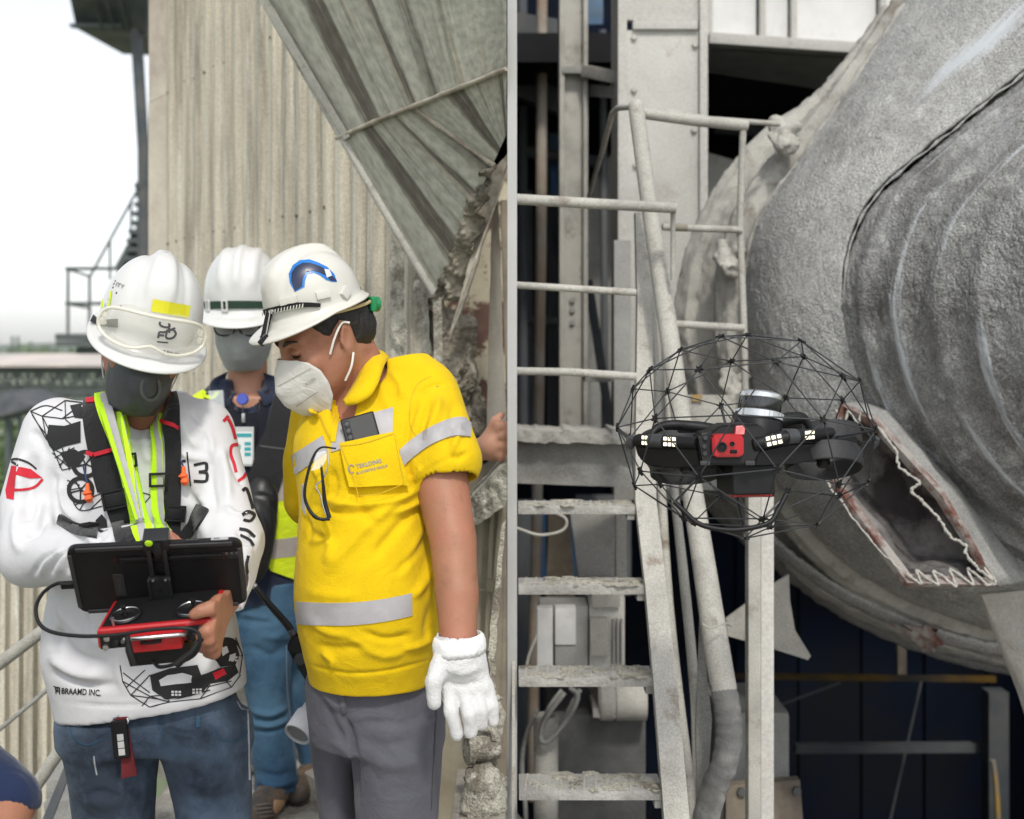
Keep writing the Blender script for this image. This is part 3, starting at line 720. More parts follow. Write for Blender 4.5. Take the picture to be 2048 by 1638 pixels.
# ================================================================ lower-left: parapet cladding, stair and rails
pw = thing('low_corrugated_wall', 'shaded low corrugated wall beyond the stair at lower left', 'wall', W(60, 1700, 4.2))
zt = WZ(1085, 4.2); zb = -1.2; x0, x1 = WX(-60, 4.2), WX(190, 4.2); npn = 9
for k in range(3):
    pts = []
    for q in range(3):
        for (t, h) in prof: pts.append((x0 + (k * 3 + q + t) * (x1 - x0) / npn, h * 0.7))
    pts.append((x0 + (k * 3 + 3) * (x1 - x0) / npn + 0.004, 0))
    V_ = [Vector((s_, 4.2 - h - 0.002 * (k % 2) + 0.002 * math.sin(z * 7 + s_ * 20), z)) for z in np.linspace(zb, zt, 12) for s_, h in pts]
    n_ = len(pts); F_ = [(j * n_ + i, j * n_ + i + 1, (j + 1) * n_ + i + 1, (j + 1) * n_ + i) for j in range(11) for i in range(n_ - 1)]
    o = mesh_obj('cladding_sheet', V_, F_, M_WALL, pw); md = o.modifiers.new('t', 'SOLIDIFY'); md.thickness = 0.004
box('coping', (x0, 4.15, zt), (x1 + 0.01, 4.23, zt + 0.03), M_FLASH, pw, 0.004)
hr = thing('stair_railing', 'pale tubular stair railing sloping up beside the pilot in white', 'railing', W(60, 1700, 3.1))
ptube('handrail', [(-60, 1372, 3.15), (85, 1262, 3.15), (190, 1182, 3.15)], 0.0165, M_DUST, hr, 12)
ptube('midrail', [(-60, 1508, 3.2), (70, 1400, 3.2), (190, 1298, 3.2)], 0.006, M_DUSTG, hr, 8)
ptube('lower_rail', [(-10, 1690, 3.05), (50, 1604, 3.05), (128, 1488, 3.05), (190, 1395, 3.05)], 0.0165, M_DUST, hr, 12)
ptube('rail_post', [(-40, 1360, 3.16), (-40, 1720, 3.16)], 0.014, M_DUST, hr, 10)
st = thing('steel_stair', 'dusty grey stair treads descending behind the pilot in white', 'stair', W(120, 1700, 3.4))
for i in range(5):
    x = -1.10 - 0.20 * i; z = -0.02 - 0.17 * i
    box('tread', (x - 0.22, 2.95, z - 0.03), (x + 0.02, 3.75, z), M_DUSTG, st, 0.005)
for i, (py, xa, xb) in enumerate(((1520, 100, 165), (1562, 92, 165), (1605, 88, 170))):
    gpatch('step', [(xa, py, 3.75 - .1 * i), (xb, py - 6, 3.75 - .1 * i), (xb, py + 34, 3.75 - .1 * i), (xa, py + 36, 3.75 - .1 * i)], 8, 6, M_DUSTG, st, 0.12, 0.004, 20)
prism('stringer', [W(80, 1650, 3.2), W(150, 1480, 3.4), W(165, 1480, 3.4), W(100, 1650, 3.2)], (0, 0.01, 0), M_DARKST, st)

# ================================================================ far left: pole, canopy, stair landing
D = 18.0
pole = thing('tall_pole', 'tall dark grey pole left of the corrugated wall carrying a canopy', 'pole', W(286, 2400, D))
ptube('shaft', [(288, 1600, D), (287, 300, D), (273, 70, D), (268, -80, D)], [0.088, 0.088, 0.085, 0.085], M_DARKST, pole, 14)
disc_lathe('collar', [(0.088, -0.05), (0.1, -0.04), (0.1, 0.04), (0.088, 0.05)], align_z(W(283, 372, D), (0, 0, 1)), M_DARKST, pole, 14)
cn = thing('canopy', 'dark underside of a canopy at the top left, cut by the frame', 'canopy', W(220, 40, D))
prism('soffit', [W(128, -60, D - 1), W(150, 46, D), W(151, 56, D), W(248, 60, D), W(250, 68, D), W(292, 72, D), W(300, -60, D - 1)], (0, 2.2, 0.15), M_DARKST, cn)
for xx in (172, 196, 222): bar('rib', W(xx, -50, D - 1.1), W(xx + 34, 58, D - 0.05), 0.05, 0.04, M_DARKST, cn)
box('gutter', (WX(146, D), D - 0.15, WZ(58, D)), (WX(250, D), D - 0.03, WZ(52, D)), M_FARST, cn)
ld = thing('stair_landing', 'dark steel stair landing with railings against the white sky', 'stair landing', W(170, 700, D))
zf = WZ(668, D)
box('deck', (WX(130, D), D - 0.4, zf - 0.10), (WX(300, D), D + 1.2, zf), M_FARST, ld, 0.01)
box('deck_edge', (WX(133, D), D - 0.45, zf - 0.18), (WX(300, D), D - 0.3, zf - 0.11), M_FARST, ld, 0.02)
box('under_beam', (WX(162, D), D - 0.2, zf - 0.30), (WX(300, D), D, zf - 0.19), M_FARST, ld, 0.01)
for (x, yt, dd) in ((136, 537, D - 0.3), (179, 552, D + 0.9), (258, 540, D - 0.3)): ptube('post', [(x, yt, dd), (x, 668, dd)], 0.024, M_FARST, ld, 8)
for yr in (537, 607): ptube('rail', [(131, yr, D - 0.3), (235, yr, D - 0.3)], 0.026, M_FARST, ld, 8); ptube('rail', [(132, yr, D - 0.3), (180, yr + 16 - (yr - 537) * .1, D + 0.9)], 0.02, M_FARST, ld, 8)
for dx, dd in ((0, D + 0.9), (36, D + 0.9)):
    ptube('stair_rail', [(180 + dx, 553 + dx * 0.9, dd), (290 + dx * .3, 352 + dx * 2.0, dd)], 0.022, M_FARST, ld, 8)
for (x, yt, yb) in ((220, 478, 560), (262, 398, 520), (280, 372, 480)): ptube('stair_post', [(x, yt, D + 0.9), (x, yb, D + 0.9)], 0.02, M_FARST, ld, 8)
bar('stair_stringer', W(240, 545, D + 0.95), W(330, 380, D + 0.95), 0.05, 0.22, M_FARST, ld)
for i in range(8):
    t = i / 7.0; c = W(285 + 26 * t, 520 - 125 * t, D + 1.0); box('stair_tread', (c.x - 0.22, D + 0.7, c.z - 0.035), (c.x + 0.22, D + 1.5, c.z + 0.035), M_FARST, ld)
ptube('diagonal_brace', [(294, 335, D + 1), (312, 352, D + 1)], 0.02, M_FARST, ld, 6)

# ================================================================ conveyor gallery far behind, trees below
G = 42.0
gal = thing('conveyor_gallery', 'long far conveyor gallery with pale roof and grey lattice girders', 'gallery', W(100, 1000, G))
gx0, gx1 = WX(-260, G), WX(330, G)
prism('roof', [Vector((gx0, G - 0.6, WZ(733, G))), Vector((gx0, G + 3.4, WZ(733, G) + 0.36)), Vector((gx1, G + 3.4, WZ(733, G) + 0.36)), Vector((gx1, G - 0.6, WZ(733, G)))], (0, 0, 0.09), M_PINKROOF, gal)
for py, th in ((736, 0.16), (752, 0.08), (778, 0.20), (800, 0.14), (815, 0.10), (835, 0.12)):
    box('chord', (gx0, G - 0.1, WZ(py, G) - th), (gx1, G + 0.02, WZ(py, G)), M_FARST, gal)
    box('chord', (gx0, G + 2.6, WZ(py - 4, G) - th * .7), (gx1, G + 2.7, WZ(py - 4, G)), M_FARST, gal)
nb = 26
for i in range(nb):
    xa = gx0 + (gx1 - gx0) * i / nb; xb = gx0 + (gx1 - gx0) * (i + 1) / nb
    bar('upright', (xa, G - 0.05, WZ(738, G)), (xa, G - 0.05, WZ(836, G)), 0.09, 0.09, M_FARST, gal)
    bar('diagonal', (xa, G - 0.07, WZ(738 if i % 2 else 778, G)), (xb, G - 0.07, WZ(778 if i % 2 else 738, G)), 0.06, 0.06, M_FARST, gal)
    bar('diagonal', (xa, G + 2.6, WZ(800 if i % 2 else 750, G)), (xb, G + 2.6, WZ(750 if i % 2 else 800, G)), 0.06, 0.06, M_FARST, gal)
    bar('diagonal', (xa, G - 0.07, WZ(815 if i % 2 else 780, G)), (xb, G - 0.07, WZ(780 if i % 2 else 815, G)), 0.05, 0.05, M_FARST, gal)
    for q in range(4): bar('handrail_stake', (xa + (xb - xa) * q / 4, G - 0.3, WZ(760, G)), (xa + (xb - xa) * q / 4, G - 0.3, WZ(776, G)), 0.025, 0.025, M_FARST, gal)
for i in range(6):
    xa = gx0 + (gx1 - gx0) * (i + 0.4) / 6
    for dx in (-0.35, 0.35): bar('support_leg', (xa + dx, G + 1, WZ(836, G)), (xa + dx * 3, G + 1, -14), 0.14, 0.14, M_FARST, gal)
sd = thing('shed_roof', 'small dark shed roof below the far gallery at the left edge', 'shed', W(20, 900, 30))
prism('roof', [W(-60, 840, 30), W(5, 783, 30.5), W(58, 812, 30), W(58, 818, 30), W(-60, 850, 30)], (0, 2.5, 0), M_DARKST, sd)
for xx in (15, 40): bar('post', W(xx, 815, 30.4), W(xx, 1200, 30.4), 0.1, 0.1, M_FARST, sd)
def far_tree(px, d, h, wdt, nl, lab, seed):
    r = random.Random(seed); base = Vector((WX(px, d), d, -14))
    t = thing('tree', lab, 'tree', base, 'trees beyond the gallery')
    tube('trunk', [base, base + Vector((0.1, 0, h * 0.35)), base + Vector((0.2, 0.1, h * 0.7))], [0.22, 0.16, 0.06], M_BARK, t, 7)
    P_, F_ = [], []
    lobes = [(r.uniform(-1, 1) * wdt * .5, r.uniform(-1, 1) * wdt * .5, h * r.uniform(0.35, 0.95), r.uniform(0.22, 0.4) * wdt) for _ in range(14)]
    for i in range(nl):
        a, b, c, q = r.choice(lobes); v = Vector((r.gauss(0, 1), r.gauss(0, 1), r.gauss(0, 1))).normalized() * q * r.uniform(0.6, 1.05)
        p = base + Vector((a, b, c)) + v; s_ = r.uniform(0.12, 0.28) * wdt * 0.12 + 0.06
        e1 = Vector((r.gauss(0, 1), r.gauss(0, 1), r.gauss(0, 1))).normalized(); e2 = e1.orthogonal().normalized()
        k = len(P_); P_ += [p - e1 * s_, p + e2 * s_ * .5, p + e1 * s_, p - e2 * s_ * .5]; F_.append((k, k + 1, k + 2, k + 3))
    mesh_obj('crown', P_, F_, M_LEAF, t)
for i, (px, d, h, wd_, lab) in enumerate(((20, 62, 9.5, 8, 'leafy green tree seen through the far gallery at the left edge'), (75, 66, 10.5, 9, 'leafy green tree seen through the middle of the far gallery'),
        (130, 60, 9.0, 8, 'leafy green tree behind the far gallery near the pilot\'s shoulder'), (185, 70, 10.0, 9, 'leafy green tree behind the far gallery beside the yellow strap'), (45, 52, 6.5, 7, 'low round tree below the far gallery'))):
    far_tree(px, d, h, wd_, 2600, lab, 20 + i)
P_, F_ = [], []
r = random.Random(5)
for i in range(5200):
    d = r.uniform(900, 1500); px = r.uniform(-500, 420); z = -14 + abs(r.gauss(0, 1)) * 5.5 + 3 * math.sin(px * 0.05) ** 2 + (4 if 20 < px < 70 else 0)
    p = Vector((WX(px, d), d, z)); s_ = r.uniform(1.5, 4.0); k = len(P_)
    e1 = Vector((r.gauss(0, 1), r.gauss(0, .4), r.gauss(0, 1))).normalized(); e2 = e1.orthogonal().normalized()
    P_ += [p - e1 * s_, p + e2 * s_, p + e1 * s_, p - e2 * s_]; F_.append((k, k + 1, k + 2, k + 3))
o = mesh_obj('distant_woods', P_, F_, M_LEAF); o['kind'] = 'stuff'; o['label'] = 'far hazy line of trees on the horizon at the left'; o['category'] = 'woods'
for px in (25, 36):
    o = ptube('far_mast', [(px, 672, 700), (px, 712, 700)], 0.7, M_FARST, None, 6); tag(o, 'thin far mast on the horizon, %s of the pair' % ('left' if px == 25 else 'right'), 'mast', 'masts on the horizon')
# ================================================================ the bay on the right: shell
bay = thing('dark_building', 'dark open building bay behind ladder and drum, deep blue inside', 'building', (1.8, 8.6, 0))
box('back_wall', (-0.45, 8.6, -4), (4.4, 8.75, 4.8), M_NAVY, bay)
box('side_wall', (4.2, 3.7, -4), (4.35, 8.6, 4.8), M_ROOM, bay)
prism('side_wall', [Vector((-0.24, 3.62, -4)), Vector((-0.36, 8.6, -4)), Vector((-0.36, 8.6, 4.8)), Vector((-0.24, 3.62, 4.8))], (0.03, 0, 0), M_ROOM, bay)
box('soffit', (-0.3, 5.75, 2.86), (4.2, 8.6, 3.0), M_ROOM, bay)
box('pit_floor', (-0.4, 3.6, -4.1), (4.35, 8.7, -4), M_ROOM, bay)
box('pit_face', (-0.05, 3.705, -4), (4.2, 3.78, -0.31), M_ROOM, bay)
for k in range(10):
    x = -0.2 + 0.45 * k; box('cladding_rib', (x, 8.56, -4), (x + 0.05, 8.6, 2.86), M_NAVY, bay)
for px0, px1, py0, py1, d in ((1172, 1206, -20, 48, 6.9), (1101, 1116, 268, 405, 7.0), (1128, 1152, 1025, 1180, 6.6), (1205, 1224, 770, 850, 6.8), (1083, 1092, 1000, 1160, 6.7), (1180, 1215, 1165, 1200, 6.6)):
    o = gpatch('blue_sheet', [(px0, py0, d), (px1, py0, d), (px1, py1, d), (px0, py1, d)], 4, 8, M_BLUE, bay, 0.02, 0.01, 9)
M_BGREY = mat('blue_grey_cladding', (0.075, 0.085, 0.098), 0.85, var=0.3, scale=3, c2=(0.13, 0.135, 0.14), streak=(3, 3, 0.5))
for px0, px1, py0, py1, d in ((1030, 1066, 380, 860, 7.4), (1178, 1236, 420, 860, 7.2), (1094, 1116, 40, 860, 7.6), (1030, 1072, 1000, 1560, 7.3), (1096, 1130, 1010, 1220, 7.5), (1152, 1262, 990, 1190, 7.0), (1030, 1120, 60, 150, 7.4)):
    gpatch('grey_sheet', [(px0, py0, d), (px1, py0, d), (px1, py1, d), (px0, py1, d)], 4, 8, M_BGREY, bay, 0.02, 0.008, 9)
for x0, y0, x1, y1, d, r_ in ((1044, -40, 1046, 860, 6.8, 0.03), (1205, 60, 1210, 860, 6.2, 0.02), (1030, 300, 1240, 330, 6.9, 0.035), (1030, 640, 1240, 650, 7.0, 0.03), (1480, 380, 1480, 900, 6.9, 0.05), (1430, 250, 1740, 280, 7.0, 0.05)):
    ptube('inner_pipe', [(x0, y0, d), (x1, y1, d)], r_, M_BGREY, bay, 10)
# white panelled front over the soffit
fr = thing('upper_panel_front', 'white dusty panels with posts over the shadowed soffit', 'panel wall', W(1580, 110, 5.6))
dd = 5.6
for (xa, xb) in ((1420, 1512), (1530, 1575), (1592, 1752), (1768, 1990)):
    gpatch('panel', [(xa, -60, dd), (xb, -60, dd), (xb, 84 + (xb - 1420) * 0.06, dd), (xa, 84 + (xa - 1420) * 0.06, dd)], 8, 8, M_WPAN, fr, 0.03, 0.004, 5)
for x in (1416, 1521, 1583, 1760): box('mullion', (WX(x - 5, dd), dd - 0.05, WZ(100, dd)), (WX(x + 6, dd), dd, WZ(-70, dd)), M_DUST2, fr, 0.004)
bar('sill', W(1412, 86, dd - .06), W(2010, 126, dd - .06), 0.2, 0.05, M_DUST2, fr, (0, 0, 1), 0.005)
gpatch('soffit_face', [(1412, 98, dd - .1), (2010, 138, dd - .1), (2010, 230, dd + .3), (1412, 140, dd + .3)], 8, 6, M_DUSTG, fr, 0.05, 0.003, 8)
# grey plates inside the opening
o = gpatch('inner_plate', [(1400, 300, 6.4), (1500, 330, 6.4), (1500, 460, 6.4), (1400, 460, 6.4)], 6, 6, M_DUST2, None, 0.05, 0.004, 6); tag(o, 'pale plate in the shadowed opening behind the top rail', 'steel plate')

# ================================================================ columns
col = thing('broad_column', 'broad pale steel column with cover plates, tallest in the middle of the bay', 'column', W(1325, 1200, 4.8))
d = 4.8
def pxbox(name, x0, y0, x1, y1, d0, d1, mt, par, bev=0.004):
    return box(name, (WX(x0, d0), d0, WZ(y1, d0)), (WX(x1, d0), d1, WZ(y0, d0)), mt, par, bev)
pxbox('cover_plate', 1252, 60, 1402, 1000, d, d + 0.03, M_DUST2, col)
pxbox('cover_plate', 1252, -60, 1402, 40, d - 0.004, d + 0.03, M_DUST2, col)
pxbox('splice_bar', 1266, 40, 1396, 58, d - 0.02, d + 0.02, M_DUST2, col)
pxbox('flange', 1236, -60, 1254, 1000, d - 0.03, d + 0.3, M_DUST2, col)
pxbox('flange', 1400, -60, 1416, 1000, d - 0.03, d + 0.3, M_DUST2, col)
pxbox('web', 1300, -60, 1310, 1000, d + 0.03, d + 0.3, M_DUSTG, col)
for (x, y) in ((1268, 75), (1390, 90), (1268, 180), (1388, 260), (1272, 330)):
    disc_lathe('bolt', [(0, 0.012), (0.011, 0.012), (0.013, 0), (0.013, -0.01)], align_z(W(x, y, d - .002), (0, -1, 0)), M_DUST2, col, 6)
ic = thing('steel_channel_column', 'tall pale channel-section column with bolt holes left of the broad column', 'column', W(1147, 1300, 5.2))
d = 5.2
pxbox('web', 1128, -60, 1168, 856, d, d + 0.02, M_DUST, ic)
pxbox('flange', 1119, -60, 1129, 856, d - 0.05, d + 0.14, M_DUST, ic)
pxbox('flange', 1167, -60, 1176, 856, d - 0.05, d + 0.14, M_DUST, ic)
pxbox('joint_plate', 1124, 132, 1172, 146, d - 0.06, d + 0.02, M_DUSTG, ic)
for y in (600, 620, 645): disc_lathe('bolt', [(0, 0.014), (0.013, 0.014), (0.013, 0)], align_z(W(1144, y, d), (0, -1, 0)), M_DUSTG, ic, 6)
bar('bracket_arm', W(1172, 142, d - .05), W(1250, 158, 4.9), 0.05, 0.05, M_DUST, ic, (0, 0, 1), 0.004)
bar('bracket_arm', W(1190, 182, d), W(1250, 186, 4.9), 0.05, 0.05, M_DUSTG, ic, (0, 0, 1), 0.004)
ptube('bent_stay', [(1272, 213, 3.45), (1236, 216, 3.6), (1224, 228, 3.7), (1208, 290, 3.9), (1178, 392, 4.6)], 0.009, M_DUST, ic, 8)
lp = thing('shorter_column', 'pale flanged column behind the ladder stringer', 'column', W(1237, 1300, 4.4))
pxbox('flange', 1228, 480, 1262, 1010, 4.4, 4.43, M_DUSTG, lp); pxbox('web', 1240, 480, 1248, 1010, 4.43, 4.6, M_DUSTG, lp)
o = ptube('brown_pipe', [(1084, -60, 6.0), (1082, 500, 6.0), (1076, 900, 6.0), (1068, 1300, 6.0), (1066, 1600, 6.0)], 0.028, M_PIPE, None, 14); tag(o, 'rusty brown vertical pipe left of the channel column', 'pipe')
for px, py, q, dd_ in ((1040, 60, 1120, 6.3), (1036, 170, 1120, 6.3)):
    o = bar('dark_crossbeam', W(px - 25, py - 10, dd_), W(q + 8, py + (40 if py > 100 else 8), dd_), 0.1, 0.12, M_DARKST, None); tag(o, 'dark cross beam behind the channel column, %s of two' % ('upper' if py < 100 else 'lower'), 'beam')
o = bar('diagonal_strut', W(1176, 560, 5.6), W(1222, 860, 5.6), 0.03, 0.04, M_DARKST, None); tag(o, 'dark diagonal strut between the two pale columns', 'strut')
o = pxbox('mid_beam', 1170, 742, 1262, 764, 4.7, 4.8, M_DUSTG, None); tag(o, 'small grey crosspiece joining the columns behind the lowest left rail', 'beam')
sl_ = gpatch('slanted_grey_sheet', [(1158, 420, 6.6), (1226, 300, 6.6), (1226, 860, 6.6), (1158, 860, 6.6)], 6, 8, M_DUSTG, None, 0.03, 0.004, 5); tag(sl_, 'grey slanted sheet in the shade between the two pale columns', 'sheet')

# ================================================================ horizontal concrete beam
cb = thing('concrete_beam', 'wide grey dusty beam running behind the ladder below the rails', 'beam', W(1150, 970, 3.8))
gpatch('beam_face', [(1022, 884, 3.8), (1540, 892, 3.8), (1540, 985, 3.8), (1022, 966, 3.8)], 70, 14, M_DUSTG, cb, 0.22, 0.004, 25, 3, seed=21)
gpatch('beam_ledge', [(1022, 862, 3.74), (1545, 868, 3.74), (1545, 893, 3.74), (1022, 884, 3.74)], 120, 6, M_DUST, cb, 0.3, 0.008, 40, 4, seed=22, rag=0.006)

# ================================================================ rails and ladder
rl = thing('guard_rail', 'three dusty horizontal pipe rails between slim post and ladder', 'railing', W(1150, 860, 3.2))
ptube('rail', [(1030, 398, 3.2), (1200, 408, 3.2), (1352, 416, 3.2)], 0.0145, M_DUST, rl, 12)
ptube('rail', [(1030, 570, 3.2), (1272, 585, 3.2)], 0.010, M_DUST, rl, 10)
ptube('rail', [(1030, 742, 3.2), (1140, 744, 3.2), (1272, 753, 3.2)], 0.011, M_DUST, rl, 10)
ptube('rail_post', [(1346, 418, 3.22), (1346, 560, 3.25)], 0.007, M_DUST, rl, 8)
lad = thing('steep_ladder', 'steep steel ladder stair with dust-laden treads behind the drone', 'ladder', (WX(1180, 2.8), 2.8, 0))
tr = [(1012, 3.15, 1272), (1172, 3.02, 1292), (1356, 2.90, 1309), (1582, 2.78, 1327), (1850, 2.66, 1345)]
M_TREAD = mat('dusty_tread', (0.46, 0.45, 0.42), 0.95, var=0.2, scale=14, c2=(0.30, 0.295, 0.28), bump=0.9, bscale=120, bdist=0.006)
for (py, d, xr) in tr:
    c = W(1030, py, d); xr_ = WX(xr, d); t = 0.022; dp = 0.115
    o = box('tread', (0.016, d, c.z - t), (xr_, d + dp, c.z), M_TREAD, lad, 0.003)
    nb_ = 11
    for i in range(nb_):
        xa = 0.03 + (xr_ - 0.05) * i / nb_
        bar('tread_bar', (xa, d + 0.004, c.z + 0.0005), (xa - 0.012 + 0.02, d + dp - 0.004, c.z + 0.0005), 0.004, 0.003, M_DUST, o)
    P = np.array([[x, d + 0.006 + 0.10 * random.random(), c.z + 0.001] for x in np.linspace(0.03, xr_ - .01, 40)])
    bm = bmesh.new()
    for q in range(45):
        x = 0.03 + (xr_ - 0.04) * random.random() ** 0.7; yy = d + dp * random.random(); s_ = random.uniform(0.004, 0.016)
        m_ = Matrix.Translation((x, yy, c.z + 0.001)) @ Matrix.Diagonal((1.8, 1.3, 0.22, 1))
        bmesh.ops.create_icosphere(bm, subdivisions=1, radius=s_, matrix=m_)
    dl = bm_obj('dust_lumps', bm, M_CAKEB, o); dl['kind'] = 'stuff'
def flatbar(name, pp, wpx, th, mt, par, ds=None):
    """flat bar following (px, py, depth) with a width in photo pixels"""
    V_, F_ = [], []
    for (x, y, d), w_ in zip(pp, wpx):
        for sx in (-0.5, 0.5):
            p = W(x + sx * w_, y, d); V_ += [p, p + Vector((0, th, 0.0))]
    for i in range(len(pp) - 1):
        b = i * 4
        F_ += [(b, b + 2, b + 6, b + 4), (b + 1, b + 5, b + 7, b + 3), (b, b + 4, b + 5, b + 1), (b + 2, b + 3, b + 7, b + 6)]
    F_ += [(0, 1, 3, 2), (len(V_) - 4, len(V_) - 2, len(V_) - 1, len(V_) - 3)]
    return mesh_obj(name, V_, F_, mt, par)
flatbar('stringer', [(1284, 425, 3.5), (1290, 600, 3.40), (1290, 850, 3.28), (1292, 1000, 3.15), (1312, 1175, 3.0), (1330, 1360, 2.88), (1350, 1590, 2.76), (1374, 1880, 2.64)], [26, 30, 36, 42, 42, 46, 50, 56], 0.05, M_DUST, lad)
flatbar('stringer', [(1027, 860, 3.3), (1027, 1300, 3.0), (1027, 1900, 2.75)], [6, 6, 6], 0.05, M_DUST, lad)
for (py, d, xr) in tr[:4]: mbox('tread_lug', Matrix.Translation(W(xr - 12, py + 14, d + .03)), (0.02, 0.05, 0.03), M_DUSTG, lad, 0.003)
hp = thing('slanting_handrail', 'thick slanting handrail pipe with bent rubber-wrapped foot behind drone', 'handrail', W(1430, 1700, 3.0))
mainp = [(1272, 214, 3.42), (1300, 420, 3.36), (1334, 640, 3.28), (1372, 900, 3.2), (1408, 1130, 3.1), (1434, 1300, 3.04), (1448, 1380, 3.02)]
ptube('main_pipe', mainp, [0.0225, 0.0235, 0.026, 0.027, 0.030, 0.033, 0.033], M_DUST, hp, 18, 6)
bmm = W(1272, 214, 3.42); bm = bmesh.new(); bmesh.ops.create_uvsphere(bm, u_segments=14, v_segments=8, radius=0.0225, matrix=Matrix.Translation(bmm)); bm_obj('pipe_cap', bm, M_DUST, hp, True)
M_HOSE = mat('dusty_rubber_hose', (0.15, 0.15, 0.145), 0.85, var=0.2, scale=10, c2=(0.36, 0.35, 0.33), thr=(0.55, 0.75), bump=0.7, bscale=120, bdist=0.006)
hose = spline([(1444, 1362, 3.03), (1455, 1420, 3.0), (1458, 1470, 2.99), (1448, 1530, 2.99), (1424, 1590, 3.0), (1400, 1700, 3.02), (1388, 1850, 3.05)], 16)
tube('rubber_wrap', [W(*p) for p in hose], [0.0335 + 0.0010 * math.sin(i * 0.9) for i in range(len(hose))], M_HOSE, hp, 18)
ptube('thin_pipe', [(1300, 560, 3.44), (1314, 800, 3.36), (1332, 1140, 3.18), (1352, 1350, 3.1), (1388, 1640, 3.02), (1410, 1850, 2.98)], [0.012, 0.012, 0.0135, 0.0135, 0.014, 0.014], M_DUST, hp, 12, 5)
ptube('thin_pipe', [(1330, 700, 3.46), (1346, 950, 3.35), (1366, 1140, 3.25), (1384, 1320, 3.18), (1394, 1480, 3.14), (1398, 1850, 3.1)], [0.011, 0.012, 0.0135, 0.0135, 0.014, 0.014], M_DUST, hp, 12, 5)
prism('flat_plate', [W(1400, 1235, 3.12), W(1412, 1330, 3.11), W(1424, 1440, 3.1), W(1418, 1540, 3.1), W(1395, 1640, 3.1), W(1392, 1450, 3.12)], (0, 0.012, 0), M_DUSTG, hp)
ptube('wire_tie', [(1405, 1248, 3.0), (1420, 1256, 2.985), (1440, 1250, 2.985), (1450, 1246, 2.99), (1462, 1252, 2.985), (1456, 1246, 2.98)], 0.0025, M_DUST, hp, 6, 4)
tpp = thing('top_landing_rail', 'pipe rail of the upper landing with mid rails and end post', 'railing', W(1490, 800, 3.6))
ptube('top_rail', [(1283, 226, 3.5), (1380, 240, 3.52), (1494, 252, 3.55)], 0.0165, M_DUST, tpp, 14)
ptube('back_rail', [(1330, 222, 3.9), (1420, 238, 3.9), (1560, 248, 3.9)], 0.009, M_DUST, tpp, 8)
ptube('end_post', [(1486, 258, 3.55), (1480, 450, 3.56), (1488, 660, 3.57), (1492, 872, 3.58)], 0.0105, M_DUST, tpp, 10)
ptube('mid_rail', [(1325, 454, 3.52), (1484, 460, 3.55)], 0.0105, M_DUST, tpp, 10)
tube('paint_band', [W(1340, 454.5, 3.521), W(1374, 455.8, 3.525)], 0.0112, M_YEL, tpp, 10)
ptube('mid_rail', [(1350, 648, 3.5), (1487, 656, 3.56)], 0.0115, M_DUST, tpp, 10)
pxbox('toe_plate', 1362, 790, 1484, 868, 3.62, 3.64, M_DUST, tpp)
gpatch('paint_mark', [(1384, 790, 3.612), (1404, 788, 3.612), (1404, 804, 3.612), (1384, 802, 3.612)], 4, 4, M_YEL, tpp, 0.004, 0.001, 30)
po = thing('square_upright', 'pale square steel upright under the drone, right of the handrail', 'post', W(1520, 1700, 3.25))
pxbox('tube', 1497, 984, 1522, 1900, 3.25, 3.3, M_DUST, po, 0.003); pxbox('tube', 1522, 984, 1548, 1900, 3.262, 3.3, M_DUST2, po, 0.003)  # right half in a paler steel, putting its sunlit side into colour
# base plate and boxes low in the bay
o = gpatch('rusty_foot_plate', [(1452, 1572, 3.9), (1600, 1560, 3.9), (1612, 1720, 3.8), (1452, 1720, 3.8)], 16, 12, M_BROWN, None, 0.04, 0.004, 20); tag(o, 'rusty bolted foot plate at the bottom beside the square upright', 'plate')
for (x, y) in ((1482, 1582), (1592, 1580)): disc_lathe('bolt', [(0, 0.02), (0.014, 0.02), (0.014, 0)], align_z(W(x, y, 3.89), (0, -1, 0.1)), M_DARKST, o, 6)
o = pxbox('grey_machine_box', 1440, 1425, 1580, 3200, 4.3, 4.7, M_DUSTG, None, 0.02); tag(o, 'dull grey box standing in the dark behind the square upright', 'box')
o = prism('fin_plate', [W(1452, 1238, 3.75), W(1548, 1168, 3.7), W(1578, 1150, 3.7), W(1580, 1200, 3.7), W(1590, 1260, 3.7), W(1622, 1312, 3.7), W(1616, 1320, 3.7), W(1540, 1296, 3.72), W(1456, 1272, 3.75)], (0, 0.015, 0), M_DUST, None); tag(o, 'grey fin-shaped plate in the shade beside the square upright', 'plate')
o = gpatch('bracket_plate', [(1962, 1190, 3.5), (2060, 1180, 3.4), (2060, 1440, 3.4), (2040, 1380, 3.45)], 8, 8, M_DUST2, None, 0.03, 0.003, 8); tag(o, 'pale blue-grey bracket plate at the right edge under the drum', 'bracket')
